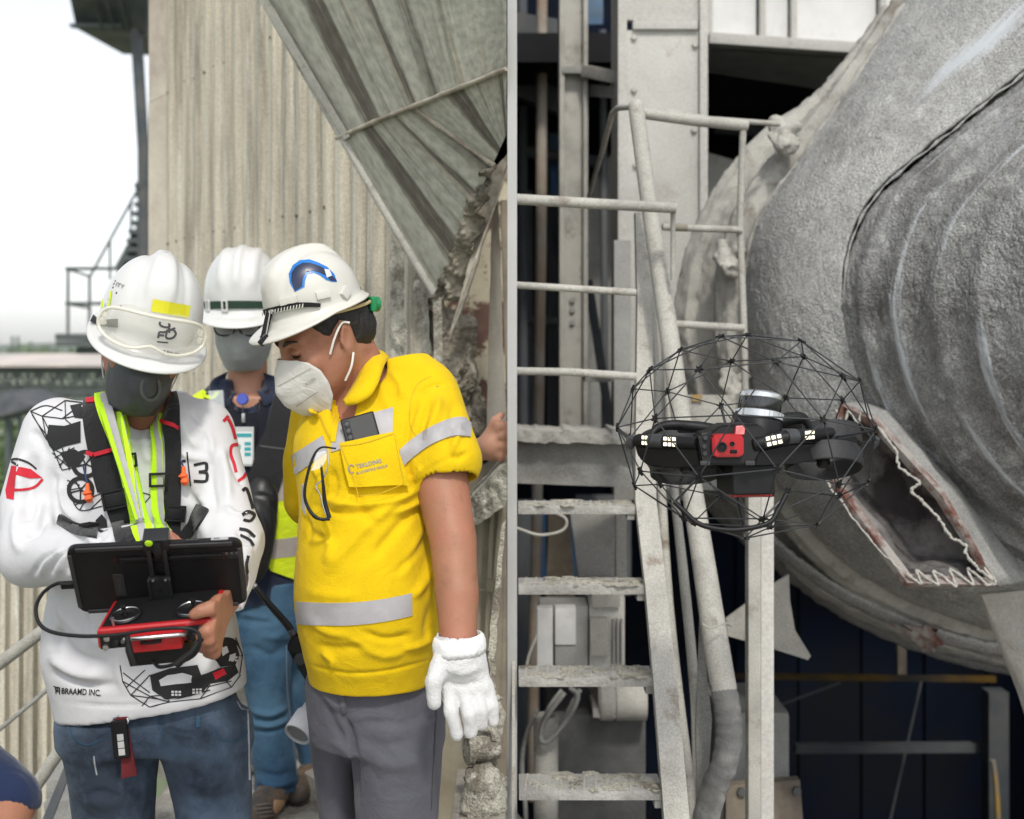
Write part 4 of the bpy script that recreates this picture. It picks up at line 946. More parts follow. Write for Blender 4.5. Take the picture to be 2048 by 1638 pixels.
# beams and pipes in the dark; rail and yellow colours carry the shade
M_OCH = mat('shaded_yellow_paint', (0.09, 0.055, 0.014), 0.9, spec=0.1, var=0.4, scale=4, c2=(0.03, 0.028, 0.025), thr=(0.42, 0.6))  # yellow paint darkened to hold the bay's shade
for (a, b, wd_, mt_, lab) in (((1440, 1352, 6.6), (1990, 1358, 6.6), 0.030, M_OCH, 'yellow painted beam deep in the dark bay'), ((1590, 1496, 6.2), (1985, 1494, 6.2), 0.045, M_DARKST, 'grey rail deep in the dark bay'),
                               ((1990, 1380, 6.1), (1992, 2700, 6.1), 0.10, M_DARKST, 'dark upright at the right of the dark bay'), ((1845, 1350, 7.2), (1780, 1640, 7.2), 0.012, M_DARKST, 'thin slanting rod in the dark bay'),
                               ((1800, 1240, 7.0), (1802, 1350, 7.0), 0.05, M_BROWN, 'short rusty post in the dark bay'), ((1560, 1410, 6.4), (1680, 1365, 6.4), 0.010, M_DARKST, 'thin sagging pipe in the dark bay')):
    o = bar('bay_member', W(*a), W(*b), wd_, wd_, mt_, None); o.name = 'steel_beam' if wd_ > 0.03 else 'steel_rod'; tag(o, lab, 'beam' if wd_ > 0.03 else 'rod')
o = ptube('yellow_pipe', [(1985, 1520, 5.9), (1992, 1570, 5.9), (1998, 1680, 5.9)], 0.014, M_YEL, None, 8, 4); tag(o, 'short yellow pipe low at the right edge of the bay', 'pipe')

# ================================================================ motor and boxes seen between the ladder treads
mo = thing('gear_motor', 'dust-covered gear motor seen between the ladder treads', 'motor', W(1215, 1430, 4.0))
pxbox('housing', 1178, 1192, 1250, 1345, 4.0, 4.2, M_DUST2, mo, 0.01); pxbox('cover', 1180, 1236, 1216, 1312, 3.97, 4.0, M_DUST, mo, 0.006); pxbox('neck', 1182, 1175, 1240, 1216, 3.98, 4.2, M_DUST, mo, 0.01)
for x in (1226, 1234, 1242): pxbox('fin', x, 1240, x + 4, 1330, 3.975, 4.0, M_DUSTG, mo, 0.001)
disc_lathe('motor_drum', [(0, 0.0), (0.06, 0.0), (0.07, 0.01), (0.07, 0.05), (0.064, 0.055), (0.07, 0.06), (0.07, 0.16), (0, 0.16)], align_z(W(1195, 1398, 4.0), (1, 0, 0), (0, 0, 1)), M_DUST, mo, 24)
pxbox('foot', 1186, 1418, 1290, 1436, 3.95, 4.2, M_DUST, mo, 0.004)
o = thing('white_cabinet', 'white switch cabinet with bare metal sides left of the gear motor', 'cabinet', W(1115, 1345, 3.95))
pxbox('door', 1074, 1216, 1106, 1342, 3.95, 4.0, M_WPAN, o, 0.004); pxbox('door', 1110, 1216, 1152, 1290, 3.94, 4.0, M_WPAN, o, 0.004); pxbox('body', 1080, 1212, 1176, 1350, 4.0, 4.15, M_DUSTG, o, 0.004); pxbox('lower_panel', 1110, 1292, 1152, 1344, 3.945, 4.0, M_DUSTG, o, 0.004)
o = thing('slanted_chute', 'grey slanted chute plates behind the upper ladder treads', 'chute', W(1200, 1180, 4.3))
gpatch('plate', [(1140, 1022, 4.4), (1232, 1022, 4.3), (1228, 1185, 4.25), (1162, 1185, 4.3)], 12, 12, M_DUST2, o, 0.02, 0.004, 6); gpatch('plate', [(1096, 1022, 4.9), (1138, 1022, 4.8), (1150, 1200, 4.8), (1092, 1200, 4.9)], 8, 8, M_BROWN, o, 0.02, 0.004, 6)
pxbox('edge_bar', 1232, 1022, 1254, 1190, 4.28, 4.32, M_DUST2, o, 0.003)
o = pxbox('dark_base_block', 1096, 1430, 1292, 3200, 4.05, 4.5, mat('dark_block', (0.10, 0.10, 0.098), 0.95, var=0.3, scale=8, bump=0.3), None, 0.01); tag(o, 'dark grey base block under the gear motor', 'block')
o = ptube('cream_pipe', [(1092, 1430, 3.9), (1090, 3000, 3.88)], 0.04, M_DUST, None, 16); tag(o, 'cream upright pipe below the white cabinet', 'pipe')
for i, (pp, lab) in enumerate((([(1130, 1385, 3.86), (1090, 1440, 3.84), (1082, 1478, 3.83), (1100, 1480, 3.82), (1140, 1430, 3.82), (1156, 1392, 3.84), (1140, 1376, 3.86)], 'dusty cable loop hanging under the cabinet'),
      ([(1124, 1380, 3.88), (1096, 1420, 3.86), (1084, 1470, 3.85), (1112, 1470, 3.84), (1148, 1400, 3.86), (1160, 1380, 3.88)], 'second dusty cable loop inside the first under the cabinet'),
      ([(1074, 1420, 3.9), (1052, 1470, 3.9), (1044, 1530, 3.9), (1050, 1600, 3.9), (1054, 1700, 3.9)], 'grey cable drooping at the left under the cabinet'),
      ([(1033, 1056, 3.7), (1080, 1070, 3.7), (1126, 1060, 3.7), (1130, 1036, 3.7), (1090, 1018, 3.7)], 'pale loose cable loop under the top tread'),
      ([(1074, 1270, 3.95), (1058, 1310, 3.95), (1052, 1342, 3.95)], 'thin blue-grey cable left of the cabinet'))):
    o = ptube('cable', pp, 0.008 if i < 3 else 0.005, M_DUSTG if i < 3 else M_DUST, None, 8, 6); tag(o, lab, 'cable')

# ================================================================ the great drum
M_DRUM = mat('dust_crusted_drum_steel', (0.37, 0.37, 0.36), 0.9, var=0.18, scale=4.0, c2=(0.20, 0.195, 0.185), c3=(0.46, 0.455, 0.44), thr=(0.5, 0.70), bump=0.7, bscale=90, bdist=0.006, voro=0.55, vscale=150, fine=0.4, fscale=170)
M_RIB = mat('crusted_ribbed_steel', (0.25, 0.25, 0.245), 0.85, var=0.25, scale=5.0, c2=(0.13, 0.125, 0.12), c3=(0.36, 0.36, 0.35), thr=(0.46, 0.62), bump=0.8, bscale=90, bdist=0.007, voro=0.6, vscale=130, fine=0.4, fscale=170)
def worn_crest(m, attr='crest', c=(0.50, 0.53, 0.56)):
    """bare scoured metal where the attribute says the crust has been rubbed off"""
    nt = m.node_tree; b = nt.nodes['Principled BSDF']; L = nt.links.new; old = b.inputs['Base Color'].links[0].from_socket; on = b.inputs['Normal'].links[0].from_socket
    at = _n(nt, 'ShaderNodeAttribute', attribute_name=attr); tc = _n(nt, 'ShaderNodeTexCoord'); mp = _n(nt, 'ShaderNodeMapping'); mp.inputs['Scale'].default_value = (26, 1.6, 1)
    n1 = _n(nt, 'ShaderNodeTexNoise', Scale=1.6, Detail=5.0); L(tc.outputs['UV'], mp.inputs[0]); L(mp.outputs[0], n1.inputs['Vector'])
    ad = _n(nt, 'ShaderNodeMath', operation='ADD'); L(at.outputs['Fac'], ad.inputs[0]); L(n1.outputs[0], ad.inputs[1])
    mr = _n(nt, 'ShaderNodeMapRange'); mr.inputs[1].default_value = 0.84; mr.inputs[2].default_value = 1.12; L(ad.outputs[0], mr.inputs[0])
    mx = _n(nt, 'ShaderNodeMix', data_type='RGBA'); L(mr.outputs[0], mx.inputs[0]); L(old, mx.inputs[6]); mx.inputs[7].default_value = rgba(c); L(mx.outputs[2], b.inputs['Base Color'])
    rg = _n(nt, 'ShaderNodeMapRange'); rg.inputs[3].default_value = 0.88; rg.inputs[4].default_value = 0.38; L(mr.outputs[0], rg.inputs[0]); L(rg.outputs[0], b.inputs['Roughness'])
    n2 = _n(nt, 'ShaderNodeTexNoise', Scale=3.2, Detail=4.0, Roughness=0.6); L(tc.outputs['Object'], n2.inputs['Vector'])
    sm2 = _n(nt, 'ShaderNodeMapRange'); sm2.inputs[1].default_value = 0.44; sm2.inputs[2].default_value = 0.60; sm2.inputs[4].default_value = 0.8; L(n2.outputs[0], sm2.inputs[0])
    mxm = _n(nt, 'ShaderNodeMath', operation='MAXIMUM'); L(mr.outputs[0], mxm.inputs[0]); L(sm2.outputs[0], mxm.inputs[1])
    for n_ in list(nt.nodes):
        if n_.type == 'BUMP':
            st = _n(nt, 'ShaderNodeMapRange'); st.inputs[3].default_value = n_.inputs['Strength'].default_value; st.inputs[4].default_value = 0.05; L(mxm.outputs[0], st.inputs[0]); L(st.outputs[0], n_.inputs['Strength'])
for m_ in (M_DRUM, M_RIB): worn_crest(m_)
def ring(pp, n=110):
    P = np.array(spline(pp, 12)); L_ = np.concatenate([[0], np.cumsum(np.linalg.norm(np.diff(P[:, :2], axis=0), axis=1))]); t = np.linspace(0, L_[-1], n)
    return np.stack([np.interp(t, L_, P[:, i]) for i in range(3)], 1)
RC0 = ring([(1868, -130, 4.3), (1700, 150, 4.3), (1560, 240, 4.3), (1440, 400, 4.3), (1372, 540, 4.3), (1362, 640, 4.3), (1385, 760, 4.3), (1440, 900, 4.3), (1545, 1085, 4.3), (1700, 1210, 4.3), (1900, 1292, 4.3), (2150, 1340, 4.3)])
R0 = ring([(1900, -120, 4.02), (1765, 85, 4.02), (1650, 262, 4.02), (1535, 420, 4.02), (1502, 520, 4.02), (1496, 640, 4.02), (1512, 800, 4.02), (1565, 960, 4.02), (1680, 1105, 4.02), (1850, 1205, 4.02), (2150, 1300, 4.02)])
R2 = ring([(2170, 40, 3.42), (2036, 158, 3.46), (1900, 264, 3.52), (1800, 350, 3.56), (1716, 440, 3.6), (1690, 560, 3.6), (1702, 680, 3.6), (1742, 800, 3.6), (1822, 930, 3.58), (1925, 1040, 3.55), (2150, 1170, 3.5)])
R4 = ring([(2320, 250, 2.9), (2230, 300, 2.92), (2150, 360, 2.95), (2090, 440, 2.98), (2065, 540, 3.0), (2065, 620, 3.0), (2080, 720, 3.0), (2110, 810, 3.0), (2160, 890, 2.98), (2320, 1000, 2.95)])
def sheet(name, ra, rb, nu, prof_, mt, par, seed, amp, nsc, bulge=0.0, uvs=(1, 3), step=0.0, crest=None, th=0.012):
    """skin stretched between two rings; prof_(u, v) pushes it outward, crest(u, v) says where it is scoured bare"""
    n = len(ra); A = np.array([W(*p) for p in ra]); B = np.array([W(*p) for p in rb]); U = np.linspace(0, 1, nu); Vv = np.linspace(0, 1, n)
    G_ = (1 - U)[:, None, None] * A[None] + U[:, None, None] * B[None]
    tu = np.gradient(G_, axis=0); tv = np.gradient(G_, axis=1); N = np.cross(tu, tv); N /= np.linalg.norm(N, axis=2, keepdims=True)
    N *= -np.sign(N[:, :, 1:2] + 1e-9) * 1.0
    off = np.array([[prof_(u, v) for v in Vv] for u in U]) + bulge * np.sin(np.pi * U)[:, None] + step
    cw_ = np.array([[crest(u, v) for v in Vv] for u in U]) if crest else np.zeros((nu, n))
    Pf = G_.reshape(-1, 3); nz = vnoise(Pf, nsc, seed, 3) * amp * 0.6 + np.maximum(vnoise(Pf, nsc * 5, seed + 9, 2), -0.2) * amp
    P = (G_ + N * (off + nz.reshape(nu, n) * (1 - 0.85 * np.clip(cw_ * 1.5, 0, 1)))[:, :, None]).reshape(-1, 3)
    F = np.array([(i * n + j, i * n + j + 1, (i + 1) * n + j + 1, (i + 1) * n + j) for i in range(nu - 1) for j in range(n - 1)])
    uv = np.stack([np.repeat(U * uvs[0], n), np.tile(np.linspace(0, uvs[1], n), nu)], 1)
    o = mesh_obj(name, P, F, mt, par, uvs=uv, smooth=True)
    o.data.attributes.new('crest', 'FLOAT', 'POINT').data.foreach_set('value', cw_.ravel().astype(np.float32))
    md = o.modifiers.new('t', 'SOLIDIFY'); md.thickness = th; md.offset = 0
    return o
R0n, R2n = ring([tuple(x) for x in R0[::10]] + [tuple(R0[-1])], 240), ring([tuple(x) for x in R2[::10]] + [tuple(R2[-1])], 240)
R4n, RC0n = ring([tuple(x) for x in R4[::10]] + [tuple(R4[-1])], 240), ring([tuple(x) for x in RC0[::10]] + [tuple(RC0[-1])], 240)
dr = thing('ribbed_drum', 'huge grey ribbed steel drum crusted with cement dust at the right', 'drum', W(1900, 1300, 3.8))
sheet('flange_skin', RC0n, R0n, 40, lambda u, v: 0.03 * (u < 0.22) + 0.035 * (0.62 < u < 0.86), M_DUST, dr, 31, 0.006, 20)
def cone_crest(u, v):
    return 0.62 * math.exp(-((u - 0.80 + 0.5 * v) / 0.10) ** 2) * math.exp(-((v - 0.10) / 0.12) ** 2) + 0.35 * math.exp(-((u - 0.92) / 0.03) ** 2) * math.exp(-((v - 0.22) / 0.08) ** 2)
sheet('cone_skin', R0n, R2n, 110, lambda u, v: 0.0, M_DRUM, dr, 33, 0.0035, 30, bulge=0.06, step=0.012, crest=cone_crest)
RIBS = ((0.14, 0.045, 0.48), (0.34, 0.060, 0.56), (0.56, 0.055, 0.50), (0.78, 0.06, 0.55))
def rib_prof(u, v):
    led = 0.012 * max(0.0, min(1.0, (0.50 - v) / 0.08))
    return -led * math.exp(-u / 0.3) + 0.014 * max(0.0, min(1.0, (v - 0.42) / 0.08)) - 0.004 + sum(0.015 * math.exp(-((u - c) / w_) ** 2) for c, w_, k in RIBS) * min(1, v / 0.15 + 0.5)
def rib_crest(u, v):
    return sum(k * math.exp(-((u - c) / (w_ * 0.75)) ** 2) for c, w_, k in RIBS) * min(1.0, 0.8 + v * 0.3) * (0.75 + 0.25 * math.sin(v * 13 + u * 40))
sheet('ribbed_skin', R2n, R4n, 150, rib_prof, M_RIB, dr, 35, 0.0045, 34, crest=rib_crest)
lip = [W(*p) for p in R2n[:118:3]]
tube('lap_joint', [p + Vector((-0.004, -0.012, 0.003 * math.sin(i * 1.7) + 0.003 * math.sin(i * 0.6))) for i, p in enumerate(lip)], [0.0035 + 0.002 * math.sin(i * 2.3) + 0.001 * math.sin(i * 5.1) for i in range(len(lip))], M_DRUM, dr, 7)
cr = [W(*p) for p in R0n[20:150:2]]
tube('dust_ridge', [p + Vector((-0.01, -0.02, 0.0)) for p in cr], [0.008 + 0.010 * abs(math.sin(i * 1.1) * math.sin(i * 0.37 + 1)) for i in range(len(cr))], M_DUST, dr, 8)
for (x, y, s_) in ((1566, 268, 1.1), (1456, 512, 1.0), (1468, 765, 1.1)):
    b_ = Body(W(x, y, 4.0) - Vector((.12, .1, .12)), W(x, y, 4.0) + Vector((.12, .1, .12)), 0.006)
    b_.cap(W(x - 14, y - 20, 4.02), W(x + 10, y + 22, 3.98), 0.022 * s_, 0.034 * s_); b_.cap(W(x + 8, y - 6, 3.98), W(x + 26, y - 14, 3.96), 0.016, 0.016)
    b_.cap(W(x - 22, y + 4, 4.0), W(x + 2, y + 26, 3.95), 0.016, 0.022); b_.ell(W(x + 12, y + 34, 3.93), (.022, .025, .02), sub=True)
    P, F = b_.mesh(1); P = P + vnormals(P, F) * (0.008 * vnoise(P, 40, 3, 3))[:, None]; mesh_obj('flange_bolt', P, F, M_DUST, dr, smooth=True)
# the drum goes on to the right of the picture
tp = lambda r_, k: tuple(r_[k])
sheet('drum_side', ring([tp(RC0, 0), tp(R0, 0), tp(R2, 0), tp(R4, 0)], 60), ring([(2700, -420, 4.3), (2700, -380, 4.02), (2750, -100, 3.4), (2800, 180, 2.95)], 60), 30, lambda u, v: 0.0, M_DRUM, dr, 51, 0.004, 30)
sheet('drum_side', ring([tp(RC0, -1), tp(R0, -1), tp(R2, -1), tp(R4, -1)], 60), ring([(2750, 1420, 4.3), (2750, 1380, 4.0), (2800, 1240, 3.5), (2800, 1040, 2.95)], 60), 30, lambda u, v: 0.0, M_DRUM, dr, 53, 0.004, 30)
sheet('drum_end', R4n, ring([(2800, 190, 2.95), (2780, 400, 2.93), (2770, 600, 2.93), (2780, 800, 2.93), (2800, 1030, 2.95)], 240), 50, lambda u, v: 0.012 * math.sin(u * 22) ** 2, M_RIB, dr, 55, 0.004, 30)
# lower drum side seen from below
RL = ring([(1300, 900, 4.9), (1420, 1010, 4.8), (1545, 1120, 4.7), (1700, 1232, 4.6), (1900, 1312, 4.55), (2150, 1360, 4.5)], 100)
RLb = ring([(1440, 900, 4.25), (1480, 990, 4.2), (1560, 1080, 4.15), (1700, 1180, 4.1), (1900, 1262, 4.05), (2150, 1310, 4.0)], 100)
sheet('under_skin', RL, RLb, 30, lambda u, v: 0.03 * math.sin(u * 9) ** 2, M_DRUM, dr, 37, 0.005, 24, crest=lambda u, v: 0.4 * math.exp(-((u - 0.55) / 0.12) ** 2))

# ================================================================ the torn-open duct on the drum
ch = thing('torn_duct_flange', 'torn rusty rectangular duct opening edged with white sealant on the drum', 'duct', W(1850, 1170, 3.3))
M_RED = mat('rusty_red_flange', (0.13, 0.055, 0.042), 0.9, var=0.3, scale=24, c2=(0.30, 0.28, 0.26), thr=(0.42, 0.56), bump=0.5, bscale=60)
M_DUCT = mat('dark_duct_inside', (0.05, 0.042, 0.042), 0.95, var=0.5, scale=9, c2=(0.22, 0.21, 0.20), thr=(0.42, 0.6), bump=0.8, bscale=40, bdist=0.01)  # very dark brown base with grey patches
M_SEAL = mat('white_sealant', (0.42, 0.405, 0.37), 0.8, var=0.15, scale=40, bump=0.5, bscale=120)
op = [(1636, 930, 3.26), (1684, 808, 3.30), (1752, 838, 3.25), (1885, 985, 3.15), (1998, 1172, 3.08), (1812, 1170, 3.11)]
inn = [(1650, 932, 3.28), (1692, 824, 3.32), (1744, 848, 3.27), (1874, 994, 3.17), (1972, 1156, 3.10), (1818, 1152, 3.13)]
bkp = [(1690, 925, 3.46), (1712, 850, 3.47), (1744, 866, 3.44), (1864, 1000, 3.36), (1945, 1120, 3.30), (1832, 1110, 3.32)]
n = len(op); V_ = [W(*p) for p in op] + [W(*p) for p in inn]
o = mesh_obj('flange_face', V_, [(i, (i + 1) % n, n + (i + 1) % n, n + i) for i in range(n)], M_RED, ch); md = o.modifiers.new('t', 'SOLIDIFY'); md.thickness = 0.02; md.offset = 0
def ductwall(ra, rb, nm, mt, amp, nz):
    k = 14; A = np.array([W(*p) for p in ra]); B = np.array([W(*p) for p in rb]); ring_a = []; ring_b = []
    for i in range(len(A)):
        for t in np.linspace(0, 1, 9)[:-1]:
            ring_a.append(A[i] * (1 - t) + A[(i + 1) % len(A)] * t); ring_b.append(B[i] * (1 - t) + B[(i + 1) % len(A)] * t)
    ra_, rb_ = np.array(ring_a), np.array(ring_b); m = len(ra_); P = np.concatenate([ra_ * (1 - t) + rb_ * t for t in np.linspace(0, 1, k)])
    w_ = np.repeat(np.sin(np.linspace(0, np.pi, k)), m); P = P + (amp * vnoise(P, nz, 4, 4) * w_)[:, None] * np.array([0.5, -0.5, 0.7])
    F = [(i * m + j, i * m + (j + 1) % m, (i + 1) * m + (j + 1) % m, (i + 1) * m + j) for i in range(k - 1) for j in range(m)]
    F = [f for f in F]; o = mesh_obj(nm, P, np.array(F), mt, ch, smooth=True); return P[-m:]
en = ductwall(inn, bkp, 'duct_wall', M_DUCT, 0.03, 14)
mesh_obj('duct_end', [Vector(p) for p in en], [tuple(range(len(en)))], M_DUCT, ch)
outb = [(1690, 900, 3.75), (1715, 800, 3.75), (1790, 810, 3.7), (1940, 970, 3.6), (2060, 1160, 3.5), (1870, 1180, 3.62)]
ductwall([(x, y, d + .012) for x, y, d in op], outb, 'duct_side', M_DRUM, 0.006, 14)
def seal(pp, r=0.006, wob=4.0, seed=1):
    rr_ = random.Random(seed); q = spline(pp, 5); q = [np.array(p) + np.array([rr_.uniform(-wob, wob) * .5, rr_.uniform(-wob, wob) * .5, -0.018]) for p in q]
    q = spline(q, 3); tube('sealant_bead', [W(*p) for p in q], [0.62 * r * rr_.uniform(0.6, 1.3) for _ in q], M_SEAL, ch, 7)
seal([(1752, 850, 3.255), (1790, 900, 3.225), (1800, 935, 3.205), (1840, 965, 3.185), (1822, 980, 3.185), (1850, 1008, 3.175), (1880, 1040, 3.155), (1900, 1072, 3.135), (1930, 1090, 3.115), (1932, 1110, 3.105), (1960, 1140, 3.095), (1986, 1160, 3.075)], 0.0065)
z = [(1812, 1146, 3.125), (1842, 1168, 3.115), (1834, 1142, 3.125), (1876, 1170, 3.110), (1866, 1140, 3.125), (1912, 1172, 3.105), (1900, 1138, 3.125), (1946, 1170, 3.095), (1936, 1138, 3.115), (1974, 1168, 3.085), (1992, 1162, 3.075), (1968, 1136, 3.095)]
seal(z, 0.006, 3, 2)
seal([(1640, 945, 3.265), (1680, 1000, 3.225), (1712, 1045, 3.195), (1752, 1092, 3.165), (1800, 1140, 3.125)], 0.004, 4, 3)
seal([(1672, 820, 3.315), (1688, 850, 3.305), (1696, 822, 3.305), (1716, 846, 3.285), (1722, 820, 3.285), (1744, 838, 3.265)], 0.005, 3, 4)
# ragged rust patch under the drum
o = gpatch('rust_rag', [(1790, 1250, 4.0), (1880, 1262, 3.95), (1876, 1300, 3.95), (1850, 1306, 3.98)], 12, 8, M_RED, ch, 0.01, 0.012, 30, rag=0.02)
# ================================================================ people: shared parts
SKIN = mat('tanned_skin', (0.33, 0.155, 0.092), 0.52, var=0.10, scale=16, sss=0.12, spec=0.4, bump=0.12, bscale=320, bdist=0.0012, c2=(0.40, 0.15, 0.10), c3=(0.24, 0.105, 0.065), thr=(0.48, 0.72), fine=0.08, fscale=500)
SKIN2 = mat('lighter_skin', (0.42, 0.22, 0.145), 0.52, var=0.10, scale=16, sss=0.12, spec=0.4, bump=0.12, bscale=320, bdist=0.0012)
SKIN3 = mat('ruddy_skin', (0.46, 0.19, 0.13), 0.52, var=0.12, scale=18, sss=0.12, spec=0.4, bump=0.1, bscale=320, bdist=0.001)
HAIR = mat('black_hair', (0.012, 0.010, 0.010), 0.55, var=0.3, scale=40, bump=0.8, bscale=160, bdist=0.004)
HELM = mat('white_helmet_shell', (0.63, 0.63, 0.62), 0.28, var=0.03, scale=6, c2=(0.54, 0.53, 0.51), thr=(0.58, 0.78), coat=0.35, bump=0.05, bscale=30)
HELMB = mat('cream_helmet_shell', (0.60, 0.585, 0.535), 0.33, var=0.05, scale=9, c2=(0.48, 0.45, 0.39), thr=(0.6, 0.75), coat=0.25, bump=0.06, bscale=30)
BLK = mat('black_plastic', (0.009, 0.009, 0.010), 0.45, var=0.15, scale=20, spec=0.3, bump=0.08, bscale=200, bdist=0.001)
BLKW = knit('black_webbing', (0.018, 0.018, 0.02), 0.8, 700, 0.5)
DKG = mat('dark_grey_plastic', (0.05, 0.05, 0.055), 0.45, var=0.1)
LIME = knit('lime_hi_vis', (0.48, 0.78, 0.02), 0.75, 500, 0.2, sheen=0.1)
LIMEY = knit('yellow_lime_hi_vis', (0.60, 0.72, 0.02), 0.75, 300, 0.2, sheen=0.1)
REFL = mat('grey_reflective_tape', (0.36, 0.35, 0.36), 0.5, var=0.1, scale=25, spec=0.5, bump=0.3, bscale=35, bdist=0.004)
REFLB = mat('warm_grey_tape', (0.36, 0.32, 0.29), 0.5, var=0.1, scale=25, bump=0.2, bscale=35, bdist=0.004)
WHT = knit('white_jersey', (0.60, 0.60, 0.62), 0.85, 650, 0.12, var=0.03, sheen=0.1, wr=0.12)
YELS = knit('yellow_pique_cotton', (0.68, 0.46, 0.006), 0.92, 380, 0.35, var=0.07, sheen=0.05, wr=0.2)
YELT = mat('yellow_thread', (0.55, 0.36, 0.01), 0.9)
JEAN = knit('washed_blue_denim', (0.085, 0.12, 0.175), 0.9, 800, 0.3, var=0.3, sheen=0.05, c2=(0.030, 0.040, 0.058), vscale=7)
JEANB = knit('dark_blue_denim', (0.03, 0.07, 0.125), 0.9, 800, 0.3, var=0.35, sheen=0.05, c2=(0.055, 0.115, 0.18), vscale=9)
GREYT = knit('grey_twill', (0.095, 0.095, 0.115), 0.9, 800, 0.15, var=0.12, sheen=0.1)
NAVY = knit('navy_jacket_cloth', (0.016, 0.022, 0.045), 0.8, 600, 0.2, var=0.2)
NAVY2 = knit('black_blue_jersey', (0.010, 0.011, 0.018), 0.85, 600, 0.2)
GLOVE = knit('white_knit_glove', (0.62, 0.62, 0.62), 0.95, 420, 0.9, sheen=0.3)
MASKD = mat('dark_grey_mask', (0.045, 0.05, 0.055), 0.55, var=0.15, scale=14, bump=0.2, bscale=30)
MASKG = knit('grey_cloth_mask', (0.25, 0.265, 0.26), 0.9, 500, 0.15)
MASKW = knit('white_respirator', (0.58, 0.565, 0.535), 0.9, 900, 0.1, sheen=0.1)
INK = mat('black_print', (0.015, 0.015, 0.017), 0.8, var=0.1)
REDP = mat('red_print', (0.55, 0.012, 0.03), 0.75, var=0.08)
ORNG = mat('orange_foam', (0.85, 0.13, 0.03), 0.7)
GREYP = mat('grey_print', (0.25, 0.25, 0.25), 0.8)
SILV = mat('bare_steel', (0.55, 0.55, 0.55), 0.3, metal=1.0, var=0.05)

def headM(px, py, d, yaw, pitch, roll, sc=1.0):
    """head frame: origin between the ears, x to the wearer's right, y forward, z up; yaw to the viewer's right"""
    y, p, r_ = R(yaw), R(pitch), R(roll)
    f = Vector((math.sin(y), -math.cos(y), 0)); u = Vector((0, 0, 1)); f2 = f * math.cos(p) - u * math.sin(p); u2 = u * math.cos(p) + f * math.sin(p)
    right = f2.cross(u2); lat = -right      # viewer's right when facing the camera
    u3 = u2 * math.cos(r_) + lat * math.sin(r_); right = f2.cross(u3)
    return frame(W(px, py, d), right, f2, u3) @ Matrix.Scale(sc, 4)
def head(b, M, neck, nr=0.057):
    """skull, jaw, brow, nose, lips, ears and neck blended into body b"""
    E = lambda c, r_, k=0.02, sub=False, rot=None: b.ell(c, r_, M, k, sub, rot)
    E((0, -0.014, 0.045), (0.076, 0.095, 0.088)); E((0, 0.028, -0.012), (0.063, 0.064, 0.085), 0.03)
    E((0, 0.05, -0.07), (0.046, 0.045, 0.042), 0.03); E((0, 0.074, -0.098), (0.026, 0.022, 0.02), 0.025)
    for s in (-1, 1):
        b.cap((s * 0.058, 0.002, -0.035), (s * 0.026, 0.06, -0.092), 0.02, 0.017, M, 0.025)
        E((s * 0.041, 0.066, -0.022), (0.022, 0.02, 0.02), 0.02)
        b.cap((s * 0.014, 0.088, 0.028), (s * 0.045, 0.074, 0.030), 0.010, 0.008, M, 0.012)
        E((s * 0.032, 0.094, 0.010), (0.017, 0.014, 0.011), 0.008, True); E((s * 0.031, 0.075, 0.010), (0.0145, 0.0135, 0.0125), 0.004)
        E((s * 0.012, 0.104, -0.030), (0.008, 0.010, 0.007), 0.006)
        rot = Euler((R(12), R(6 * s), R(-22 * s)))
        E((s * 0.079, -0.012, 0.002), (0.0075, 0.019, 0.034), 0.006, False, rot); E((s * 0.087, -0.009, 0.006), (0.006, 0.011, 0.021), 0.003, True, rot)
        E((s * 0.077, -0.003, -0.027), (0.006, 0.009, 0.010), 0.006); E((s * 0.082, 0.004, 0.0), (0.004, 0.005, 0.008), 0.003)
    b.cap((0, 0.090, 0.022), (0, 0.112, -0.022), 0.0075, 0.0115, M, 0.014); E((0, 0.113, -0.026), (0.0125, 0.011, 0.010), 0.008)
    E((0, 0.093, -0.053), (0.023, 0.010, 0.0055), 0.006); E((0, 0.091, -0.064), (0.020, 0.010, 0.006), 0.006)
    nb = M @ Vector((0, -0.030, -0.045)); b.cap(nb, neck, nr, nr * 1.06, None, 0.03)
def eyes(M, par, body_mt):
    for s in (-1, 1):
        bm = bmesh.new(); bmesh.ops.create_uvsphere(bm, u_segments=12, v_segments=8, radius=0.0118, matrix=M @ Matrix.Translation((s * 0.031, 0.0765, 0.009)))
        o = bm_obj('eye', bm, mat('eye_white', (0.6, 0.58, 0.55), 0.2) if 'eye_white' not in bpy.data.materials else bpy.data.materials['eye_white'], par, True)
        disc_lathe('iris', [(0, 0.0002), (0.005, 0)], M @ align_z((s * 0.031, 0.0885, 0.005), (0, 1, -0.35)), HAIR, o, 12)
